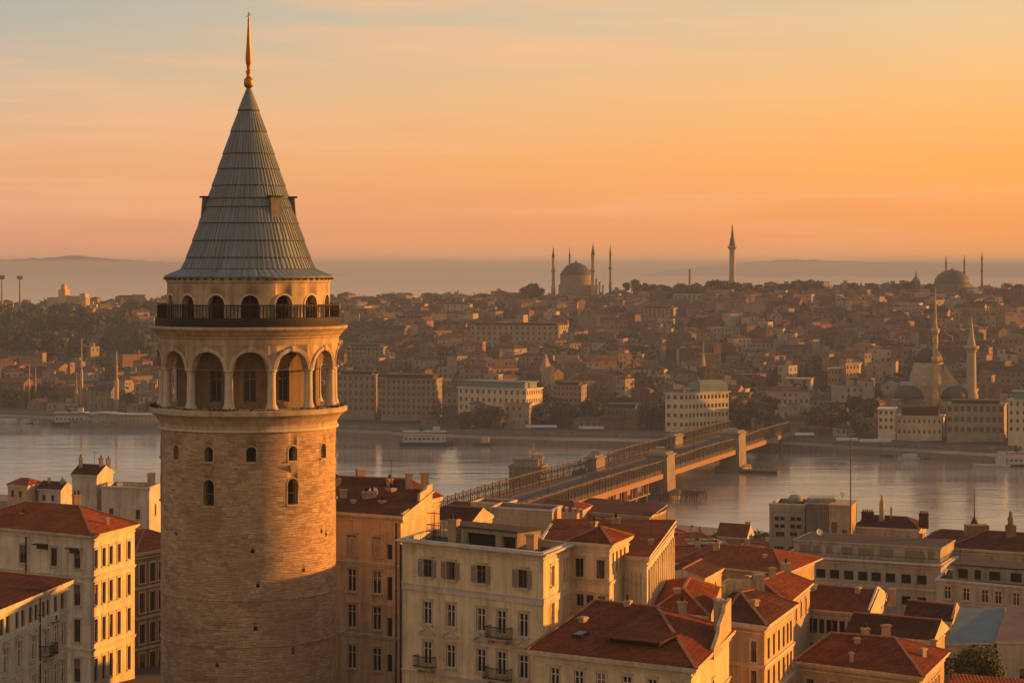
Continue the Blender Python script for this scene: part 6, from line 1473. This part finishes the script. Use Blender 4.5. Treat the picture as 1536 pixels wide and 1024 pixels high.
while d < 1040:
    px = -190 + rg.uniform(-10, 10)
    while px < 1740:
        xg = (px - CX) / F * 1200
        for _ in range(3): Yv = interp(xg, FAR_SHORE) + d * (1930 - interp(xg, FAR_SHORE)) / 1000.0; xg = (px - CX) / F * Yv
        Y = Yv + rg.uniform(-9, 9); w = rg.choice((7, 8, 9, 10, 12, 14, 19)) * rg.uniform(.85, 1.15); gap = rg.choice((.4, 1.0, 2.5, 6))
        x = xg; wpx = w * F / Y
        hid = 235 < px < 508 and not (px < 245 or px > 500)
        park = px < 190 and 0.28 < d / 1000 < .68
        if clear(x, Y, w * .5) and rg.random() < (.12 if park else .86):
            dd = rg.uniform(7, 11); h = rg.choice((4, 5, 6, 7, 8.5, 10, 12)) * (1.0 if d < 800 else .8); yaw = rg.choice((-.6, -.35, -.2, -.1, .1, .25, .4, .55, .75)) + rg.uniform(-.1, .1) - xg / Y
            rk = rg.choice(('flat', 'flat', 'hip', 'gable', 'hip')); H.append((px, d, x, Y, w, dd, h, yaw, rk, rg.choice((0, 0, 1, 1, 2, 3, 3, 4, 5)), rg.choice((0, 0, 1, 1, 2)) if rk != 'flat' else rg.choice((3, 2, 1)), rg.random()))
        px += wpx * .92 + gap * F / Y
    d += rg.uniform(19, 25); row += 1
# the nearest ones are things of their own, the rest of the city one mass
OUT = lambda q: q[0] < -14 or q[0] > 1550 or 245 < q[0] < 500      # outside the frame or straight behind the tower
H.sort(key=lambda q: (OUT(q), q[3] / (q[4] + 6)))
def zone(px):
    for lim, nm in ((240, 'below the castle'), (600, 'beside the stone tower'), (690, 'above the six row grey block'), (815, 'above the white office'), (960, 'below the ridge mosque'), (1045, 'above the second office'), (1170, 'below the lone minaret'), (1300, 'above the orange blocks')):
        if px < lim: return nm
    return 'around the shore mosque'
def tier(d): return 'low on the slope' if d < 230 else 'mid-slope' if d < 520 else 'high on the slope' if d < 800 else 'near the crest'
solo, mass = H[:290], H[290:]
cnt = {}
for q in solo:
    px, d, x, Y, w, dd, h, yaw, rk, wi, ri, rr = q
    size = 'small' if w < 9 else 'wide' if w > 14 else 'plain'
    roof_w = 'flat' if rk == 'flat' else FR[ri][0] + (' hipped' if rk == 'hip' else ' gabled')
    cnt.setdefault((size, FW[wi][0], roof_w, tier(d), zone(px)), []).append(q)
ORD = ['', 'second', 'third', 'fourth', 'fifth', 'sixth', 'seventh', 'eighth', 'ninth', 'tenth']
for key, qs in cnt.items():
    qs.sort(key=lambda q: q[0]); size, wcol, rw, tr, zn = key
    for i, q in enumerate(qs):
        px, d, x, Y, w, dd, h, yaw, rk, wi, ri, rr = q; z0 = ground(x, Y); r2 = random.Random(int(rr * 1e6))
        lab = f'{size} {wcol} {rw}-roofed house {tr} {zn}' if len(qs) == 1 else f"{ORD[i + 1] if i else 'first'} from the tower side of {size} {wcol} {rw}-roofed houses {tr} {zn}"
        if len(lab.split()) > 16: lab = lab.replace('from the tower side of', 'of the').replace(' on the slope', '-slope')
        mb = MB(); far_house(mb, x, Y, z0, w, dd, h, yaw, rk, wi, ri, r2)
        single('hillside_house', mb, [FW[wi][1], FR[ri][1], GLASS_FAR], lab, 'house', 'houses on the far hillside', loc=(x, Y, z0))
MM = {}
for q in mass:
    px, d, x, Y, w, dd, h, yaw, rk, wi, ri, rr = q; MM.setdefault((wi, ri), []).append(q)
mb = MB(); mb.weld = False; mats = [m for _, m in FW] + [m for _, m in FR] + [GLASS_FAR]
for (wi, ri), qs in MM.items():
    for q in qs:
        px, d, x, Y, w, dd, h, yaw, rk, wi, ri, rr = q; r2 = random.Random(int(rr * 1e6)); n0 = len(mb.m)
        far_house(mb, x, Y, ground(x, Y), w, dd, h, yaw, rk, wi, ri, r2, Y < 1560)
        for i in range(n0, len(mb.m)): mb.m[i] = (wi, 6 + ri, 10)[mb.m[i]]
single('distant_city', mb, mats, 'mass of small distant houses covering the upper hillside up to the crest', 'city', kind='stuff')
# scattered trees between the houses: one mass of foliage
mb = MB(); mb.weld = False; rg = random.Random(31)
for k in range(2300):
    px = rg.uniform(-20, 1560); d = rg.uniform(64, 1010); xg = (px - CX) / F * 1400
    for _ in range(3): Y = interp(xg, FAR_SHORE) + d * (1930 - interp(xg, FAR_SHORE)) / 1000.0; xg = (px - CX) / F * Y
    if not clear(xg, Y, 1): continue
    if sin(px * .031 + d * .013) + sin(px * .011 - d * .02) < rg.uniform(-.9, .7): continue
    gz_ = ground(xg, Y); r = rg.uniform(2.4, 5.8)
    for j in range(46):
        dv = Vector((rg.gauss(0, 1), rg.gauss(0, 1), rg.gauss(0, .9))).normalized(); p = Vector((xg, Y, gz_ + r * 1.15)) + Vector((dv.x * r, dv.y * r, dv.z * r * .95)) * rg.uniform(.6, 1.05); s = rg.uniform(.7, 1.4)
        u = Vector((rg.uniform(-1, 1), rg.uniform(-1, 1), rg.uniform(-1, 1))).normalized(); v = dv.cross(u); mb.face([p - u * s, p - v * s, p + u * s, p + v * s], 0 if j % 3 else 1)
single('hillside_foliage', mb, [LEAF_D, LEAF], 'scattered dark garden trees between the houses of the far hillside', 'foliage', kind='stuff')
# ------------------------------------------------------------------ near slope fillers down to the water
sky_lim = [(-40, 752), (60, 752), (150, 790), (245, 790), (506, 752), (640, 775), (800, 790), (990, 786), (1000, 792), (1060, 797), (1170, 815), (1300, 815), (1440, 822), (1580, 822), (1700, 840)]
rg = random.Random(5); NB = []
polys = [P1, P2, P3, P4, P5, P6, P7, P8, P9, P10, P11, P12, P13, P14, P15, P16, P17, P18, P19, P20, P21, P22, P23, P24, P25, P26, P27, P28, P29, P30, P31, P32, P33, P34, P35, P36, P37, P38, P39]
cents = [(sum(p[0] for p in q) / len(q), sum(p[1] for p in q) / len(q), max(hypot(p[0] - q[0][0], p[1] - q[0][1]) for p in q) * .6) for q in polys] + [(p[0], p[1], 3) for q in polys for p in q] + [(TX, TY, 9)]
tries = 0
cols_ = ['rust', 'brown', 'dark', 'red']; rms = [ROOF_ORANGE, ROOF_BROWN, ROOF_DK, ROOF_RED]; wms = [TAN, GREYC, BROWNP, OCHRE]; wnm = ['tan', 'grey cream', 'brown', 'ochre']
used = set()
while len(NB) < 78 and tries < 14000:
    tries += 1; Y = rg.uniform(300, 660); px = rg.uniform(-20, 1700); x = (px - CX) * Y / F
    if Y > interp(x, NEAR_SHORE) - 18: continue
    if tries % 3 == 0: px = rg.uniform(990, 1180); Y = rg.uniform(440, 625); x = (px - CX) * Y / F
    if px > 1380 and Y < 430 or 1150 < px < 1430 and Y < 350: continue
    if Y > interp(x, NEAR_SHORE) - 18: continue
    w, dd = rg.uniform(7, 13), rg.uniform(6, 10); r = max(w, dd) * .58
    if any((a - x) ** 2 + (b - Y) ** 2 < (q + r) ** 2 for a, b, q in cents): continue
    q = BR0 + BRD * (S0 + 6)
    if hypot(x - bp(S0, BW / 2, 0).x, Y - bp(S0, BW / 2, 0).y) < 26 or (Y > 640 and -35 < x < 40): continue
    gz_ = ground(x, Y); h = rg.uniform(6, 11); lim = zat(interp(px, sky_lim), Y) - 2.2 - gz_
    if lim < 3.4: continue
    h = min(h, lim); yaw = rg.uniform(.05, .45); c, s = cos(yaw), sin(yaw); Pq = lambda a, b: (x + a * c - b * s, Y + a * s + b * c)
    poly = [Pq(-w / 2, -dd / 2), Pq(w / 2, -dd / 2), Pq(w / 2, dd / 2), Pq(-w / 2, dd / 2)]
    i, j, kd = rg.randrange(4), rg.randrange(4), rg.choice(('hip', 'hip', 'gable', 'flat'))
    zn = 'behind the stone tower' if 230 < px < 520 else 'down the slope behind the orange hipped roof' if px <= 230 else 'between the corner block and the bridge' if px < 800 else 'behind the great plain red roof' if px < 1010 else 'near the rusty orange roof' if px < 1180 else 'around the long pale office'
    ht = ('low' if h < 6.6 else 'tall' if h > 9 else 'medium') + (' narrow' if w < 8.5 else ' broad' if w > 11 else '')
    lab = f"{ht} {wnm[j]} {cols_[i] + ' ' + ('hip' if kd == 'hip' else 'gable') if kd != 'flat' else 'flat'}-roofed house {zn}".strip()
    if lab in used: continue
    used.add(lab); NB.append(1); cents.append((x, Y, r)); zt = gz_ + h
    rows = [(zt - 1.7 - 3.0 * k, 1.5) for k in range(int(h / 3))]
    rk = dict(ridge=(Pq(-w * .22, 0), Pq(w * .22, 0)), zr=zt + 1.7) if kd == 'hip' else dict(zr=zt + 1.9) if kd == 'gable' else dict(para=.4)
    nb, nr = building('townhouse', lab, 'townhouse', poly, zt, wms[j], kd, TAR if kd == 'flat' else rms[i], {0: S([w * (q + .5) / 4 for q in range(4)], rows, .85, 'dark'), 1: S([dd * (q + .5) / 3 for q in range(3)], rows, .85, 'dark')}, cornice=.2, over=.35, mini=True, group='houses down the near slope', **rk)
    if kd != 'flat': p = Pq(w * .2, dd * .15); chimney(nr, p[0], p[1], zt + .5, zt + 2.6, .7, .7, yaw, rg.choice((0, 1, 2)))
# ------------------------------------------------------------------ boats and quayside things
HULLD = plain('dark hull paint', (0.055, 0.05, 0.045), .5); HULLW = plain('white boat paint', (0.42, 0.41, 0.38), .5, 0, .2, .5); AWN = plain('pale canvas awning', (0.40, 0.40, 0.37), .8, 0, .2, .4)
def hull(mb, L, B, z0, z1, bow=.28, mat=0):
    st = [(-L / 2, .8, 0), (-L / 2 + L * .12, 1, 0), (L / 2 - L * bow, 1, 0), (L / 2 - L * bow * .4, .62, .25), (L / 2, .03, .6)]
    secs = []
    for x, w, sh in st: secs.append([(x, -B / 2 * w, z1 + sh), (x * .97, -B / 2 * w * .8, z0), (x * .97, B / 2 * w * .8, z0), (x, B / 2 * w, z1 + sh)])
    for a, b in zip(secs, secs[1:]):
        for k in range(3): mb.face([a[k], a[k + 1], b[k + 1], b[k]], mat)
        mb.face([a[3], a[0], b[0], b[3]], mat)
    mb.face(secs[0], mat)
def vessel(name, label, cat, px, py, yaw, L, B, kind, group=None):
    p = atz(px, py, 0.0); o = thing(name, label, cat, (p.x, p.y, 0), group); o.rotation_euler = (0, 0, yaw)
    def lp(nm, mb, m):
        c = bpy.data.objects.new(nm, mb.mesh(nm, m if isinstance(m, list) else [m])); COL.objects.link(c); c.parent = o; return c
    mb = MB(); fb = 1.6 if L > 18 else .9; hull(mb, L, B, -.6, fb); lp('hull', mb, HULLW if kind in ('white', 'tug') else HULLD)
    if kind == 'ferry':
        mb = MB(); a = [(-L * .42, -B * .42), (L * .3, -B * .42), (L * .36, 0), (L * .3, B * .42), (-L * .42, B * .42)]; q = a
        for i in range(5): wall(mb, q[i], q[(i + 1) % 5], fb + .05, fb + 2.7, [(1.2 + 2 * t, fb + 1.6, 1.2, 1.0) for t in range(int(hypot(q[i][0] - q[(i + 1) % 5][0], q[i][1] - q[(i + 1) % 5][1]) / 2))], .15, 0, 1)
        mb.face([(*p_, fb + 2.7) for p_ in a]); lp('cabin', mb, [HULLW, GLASS_FAR])
        mb = MB(); e = offset(a, .5); mb.prism(e, fb + 4.6, fb + 4.9); 
        for t in range(int(L * .72 / 2)):
            for yy in (-B * .42, B * .42): mb.beam((-L * .41 + t * 2, yy, fb + 2.7), (-L * .41 + t * 2, yy, fb + 4.6), .12)
        lp('canopy', mb, AWN)
        mb = MB(); mb.box(L * .12, -1.6, fb + 4.9, L * .24, 1.6, fb + 6.8); lp('bridge_house', mb, HULLW); mb = MB(); mb.lathe([(.9, fb + 4.9), (.8, fb + 7.4)], -L * .1, 0, 10); lp('funnel', mb, HULLD)
    elif kind == 'tug':
        mb = MB(); mb.box(-L * .38, -B * .3, fb, -L * .12, B * .3, fb + 3.0); mb.box(-L * .36, -B * .26, fb + 3, -L * .18, B * .26, fb + 5.2); lp('wheelhouse', mb, HULLW); mb = MB(); mb.beam((-L * .2, 0, fb + 5), (-L * .2, 0, fb + 8), .15); mb.beam((L * .2, 0, fb), (L * .2, 0, fb + 4), .12); lp('mast', mb, STEEL)
    elif kind == 'white':
        mb = MB(); mb.prism(offset([(-L * .36, -B * .36), (L * .2, -B * .36), (L * .3, 0), (L * .2, B * .36), (-L * .36, B * .36)], 0), fb, fb + 1.3); lp('cabin', mb, HULLW); mb = MB(); mb.box(-L * .3, -B * .32, fb + 1.303, L * .08, B * .32, fb + 1.45); lp('cabin_roof', mb, AWN)
    elif kind == 'sail':
        mb = MB(); mb.box(-L * .15, -B * .25, fb, L * .15, B * .25, fb + .7); lp('cabin', mb, HULLW); mb = MB(); h = L * 1.35; mb.lathe([(.16, fb), (.11, fb + h)], L * .06, 0, 6); mb.beam((L * .06, 0, fb + 1.6), (-L * .4, 0, fb + 1.7), .16); lp('mast', mb, plain('sunlit mast', (.45, .32, .2), .6))
    return o
vessel('ferry', 'rounded white ferry with pillared side moored at the wide landing', 'ferry', 110, 637, .05, 21, 7, 'ferry')
vessel('ferry', 'long grey ferry with pale canopy moored before the wide grey block', 'ferry', 640, 668, -.05, 24, 8, 'ferry')
vessel('motorboat', 'single pale motorboat lying off the far quay in open water', 'boat', 1363, 689, 3.05, 9, 3.2, 'white')
vessel('tugboat', 'pale tugboat with wheelhouse aft near the far quay', 'tugboat', 1487, 700, 3.1, 14.5, 5, 'tug')
vessel('motorboat', 'dark moored boat cut off at the far end of the quay', 'boat', 1529, 699, .1, 12, 4, 'ferry')
b = thing('landing_stage', 'wide ferry landing with white undulating canopy on the far shore', 'landing stage', tuple(atz(190, 639, 0)))
o = atz(190, 640, 0); mb = MB(); mb.box(o.x - 17, o.y - 3, -1, o.x + 17, o.y + 6, 2.0); part('pontoon', mb, QUAYM, b)
mb = MB()
for k in range(18): mb.box(o.x - 16.5 + k * 1.94, o.y - 2.4, 2, o.x - 16.2 + k * 1.94, o.y - 2.1, 6.2)
mb.box(o.x - 16.5, o.y + 1, 2, o.x + 16.5, o.y + 1.3, 6.2); part('pillars_colonnade', mb, HULLW, b)
mb = MB(); n = 24
for k in range(n):
    xa, xb = o.x - 18 + 36 * k / n, o.x - 18 + 36 * (k + 1) / n; za, zb_ = 6.9 + .8 * math.exp(-((k / n - .2) * 5) ** 2), 6.9 + .8 * math.exp(-(((k + 1) / n - .2) * 5) ** 2)
    mb.face([(xa, o.y - 3.4, za - .5), (xb, o.y - 3.4, zb_ - .5), (xb, o.y + 1, zb_), (xa, o.y + 1, za)]); mb.face([(xa, o.y + 1, za), (xb, o.y + 1, zb_), (xb, o.y + 5, zb_ - .4), (xa, o.y + 5, za - .4)]); mb.face([(xa, o.y - 3.4, za - .9), (xb, o.y - 3.4, zb_ - .9), (xb, o.y - 3.4, zb_ - .5), (xa, o.y - 3.4, za - .5)])
part('canopy', mb, AWN, b)
for k in range(11):
    vessel('sailboat', 'small sailboat with bare sunlit mast in the row behind the ferry landing', 'sailboat', 134 + k * 4.0, 629 - (k % 3) * 1.2, 1.2 + .2 * sin(k), 8 + (k % 4 == 0) * 3, 2.6, 'sail', 'sailboats behind the ferry landing')
for px, p0, p1, Y, r, lab in ((122.5, 508, 602, 1185, .55, 'very tall tapering mast with sunlit lower half behind the sailboats'), (175, 527, 612, 1180, .8, 'thick bent topped mast behind the ferry landing'), (115, 558, 592, 1190, .4, 'short thin pole next to the very tall mast'), (44, 546, 586, 1230, .4, 'sunlit bare pole on the far shore before dark trees'), (53.5, 551, 588, 1232, .4, 'dim bare pole paired with the sunlit one before dark trees')):
    x = (px - CX) * Y / F; b = thing('harbour_mast', lab, 'mast', (x, Y, 2)); zt = zat(p0, Y); mb = MB()
    mb.lathe([(r * 1.5, zat(p1, Y) - 8), (r * 1.3, lerp(2, zt, .55)), (r * .6, lerp(2, zt, .6)), (r * .35, zt)], x, Y, 8); part('pole', mb, plain('sunlit mast', (.45, .32, .2), .6), b)
    if r > .5: mb = MB(); z = lerp(2, zt, .62); mb.beam((x - 2, Y, z), (x + 2, Y, z), .3); part('crosstree', mb, STEEL, b)
    if r > .7: mb = MB(); mb.beam((x, Y, zt - .2), (x - 3, Y, zt + 6), .4); part('jib', mb, STEEL, b)
for k, px in enumerate((6, 17, 29, 40, 52, 64)):
    vessel('motorboat', 'small pale boat moored along the quay at the tower end of the far shore', 'boat', px, 634 + (k % 2) * 1.0, .1 + .3 * (k % 3), 7 + k % 3, 2.6, 'white', 'small boats along the far quay')
for k, px in enumerate((1252, 1268, 1283, 1300, 1318, 1334)):
    vessel('motorboat', 'small white boat moored in the row along the quay beyond the flagpole', 'boat', px, 677 + k * .6, 3.0 + .2 * (k % 2), 7 + k % 3, 2.6, 'white', 'small boats by the flagpole quay')
# white awnings and moored cars on the far quay
def stall(px, py, L, label, h=2.6, group=None):
    p = atz(px, py, 2.8); b = thing('market_stall', label, 'stall', tuple(p), group)
    mb = MB(); 
    for k in range(int(L / 3) + 1):
        for yy in (-1.8, 1.8): mb.beam((p.x - L / 2 + k * 3, p.y + yy, 2.75), (p.x - L / 2 + k * 3, p.y + yy, 2.8 + h), .12)
    part('posts_frame', mb, STEEL, b)
    mb = MB(); z = 2.8 + h; mb.face([(p.x - L / 2 - .4, p.y - 2.4, z), (p.x + L / 2 + .4, p.y - 2.4, z), (p.x + L / 2, p.y, z + .8), (p.x - L / 2, p.y, z + .8)]); mb.face([(p.x - L / 2, p.y, z + .8), (p.x + L / 2, p.y, z + .8), (p.x + L / 2 + .4, p.y + 2.4, z), (p.x - L / 2 - .4, p.y + 2.4, z)]); mb.box(p.x - L / 2 - .4, p.y - 2.42, z - .35, p.x + L / 2 + .4, p.y - 2.38, z); part('awning', mb, AWN, b)
g = 'pale awnings on the far quay'
stall(750, 644, 7.5, 'short white quay awning before the white office', group=g); stall(812, 648, 14, 'long white quay awning below the dim grey block', group=g); stall(887, 650, 11, 'white quay awning below the low grey block', group=g); stall(1270, 668, 9, 'short pale awning at the quay across from the flagpole top', group=g); stall(1312, 670, 13, 'longer pale awning at the quay beyond the flagpole top', group=g); stall(1200, 660, 12, 'grey awning on the quay past the bridge end', group=g)
p = atz(724, 668, 0); b = thing('barge', 'low barge with sunlit orange cabin beside the long grey ferry', 'barge', (p.x, p.y, 0)); mb = MB(); mb.box(p.x - 4.5, p.y - 2, -.6, p.x + 3.4, p.y + 2, 1.2); part('hull', mb, HULLD, b); mb = MB(); pq = [(p.x - .6, p.y - 2), (p.x + 2.6, p.y - 1.2), (p.x + 3.3, p.y + 1.8), (p.x, p.y + 1.8)]; mb.prism(pq, 1.2, 3.6); part('cabin', mb, OCHRE, b)
# television aerials on the near roofs
aer = None
for x, y, z, lab in ((52.0, 421.0, 35.5, 'thin television aerial on the modern block with the roof tank'), (-7.0, 204.0, 55.3, 'thin television aerial on the flat roof of the cream corner block'), (-72.0, 391.0, 45.4, 'wiry television aerial among the chimneys of the narrow windowless house'), (-13.0, 244.0, 56.6, 'small aerial on the brown roof behind the ochre strip house'), (61.0, 308.5, 39.5, 'thin aerial on the dark set-back attic'), (13.0, 212.0, 54.4, 'lone aerial on the great plain red roof')):
    if aer is None:
        aer = thing('tv_antenna', lab, 'antenna', (x, y, z), 'rooftop aerials'); mb = MB(); mb.beam((0, 0, 0), (0, 0, 2.6), .05)
        c = bpy.data.objects.new('pole', mb.mesh('pole', [IRON])); COL.objects.link(c); c.parent = aer
        mb = MB(); mb.beam((-.8, 0, 2.4), (.8, 0, 2.4), .04)
        for k in range(7): q = -.75 + .25 * k; mb.beam((q, -.35 + .03 * k, 2.42), (q, .35 - .03 * k, 2.42), .03)
        c = bpy.data.objects.new('aerial_grate', mb.mesh('aerial', [IRON])); COL.objects.link(c); c.parent = aer
    else: copy_thing(aer, (x, y, z), lab, rz=x)

dish = None
for x, y, z, rz, lab in ((-14.2, 231.5, 56.0, .3, 'round white dish on the ochre strip house roof'), (-2.6, 199.0, 55.32, .8, 'white dish on the flat roof of the cream corner block'), (46.5, 343.5, 38.75, .4, 'dish at the tower side end of the long pale office roof'), (62.0, 426.0, 36.1, .2, 'dish on the sunlit concrete wing of the modern block'), (-66.5, 384.5, 42.0, .1, 'dish on the square pale grey waterside block')):
    if dish is None:
        dish = thing('satellite_dish', lab, 'satellite dish', (x, y, z), 'rooftop dishes'); dish.rotation_euler = (0, 0, rz)
        mb = MB(); mb.beam((0, 0, -.3), (0, 0, .8), .06); c = bpy.data.objects.new('pole', mb.mesh('pole', [IRON])); COL.objects.link(c); c.parent = dish
        mb = MB(); mb.lathe([(.02, 0), (.25, .03), (.42, .1), (.5, .17), (.48, .17), (.24, .06), (.02, .03)], 0, 0, 16, 0, True, cap=False); c = bpy.data.objects.new('reflector', mb.mesh('reflector', [FRAME_W])); COL.objects.link(c); c.parent = dish; c.location = (0, -.05, .85); c.rotation_euler = (radians(65), 0, 0)
    else: copy_thing(dish, (x, y, z), lab, rz=rz)
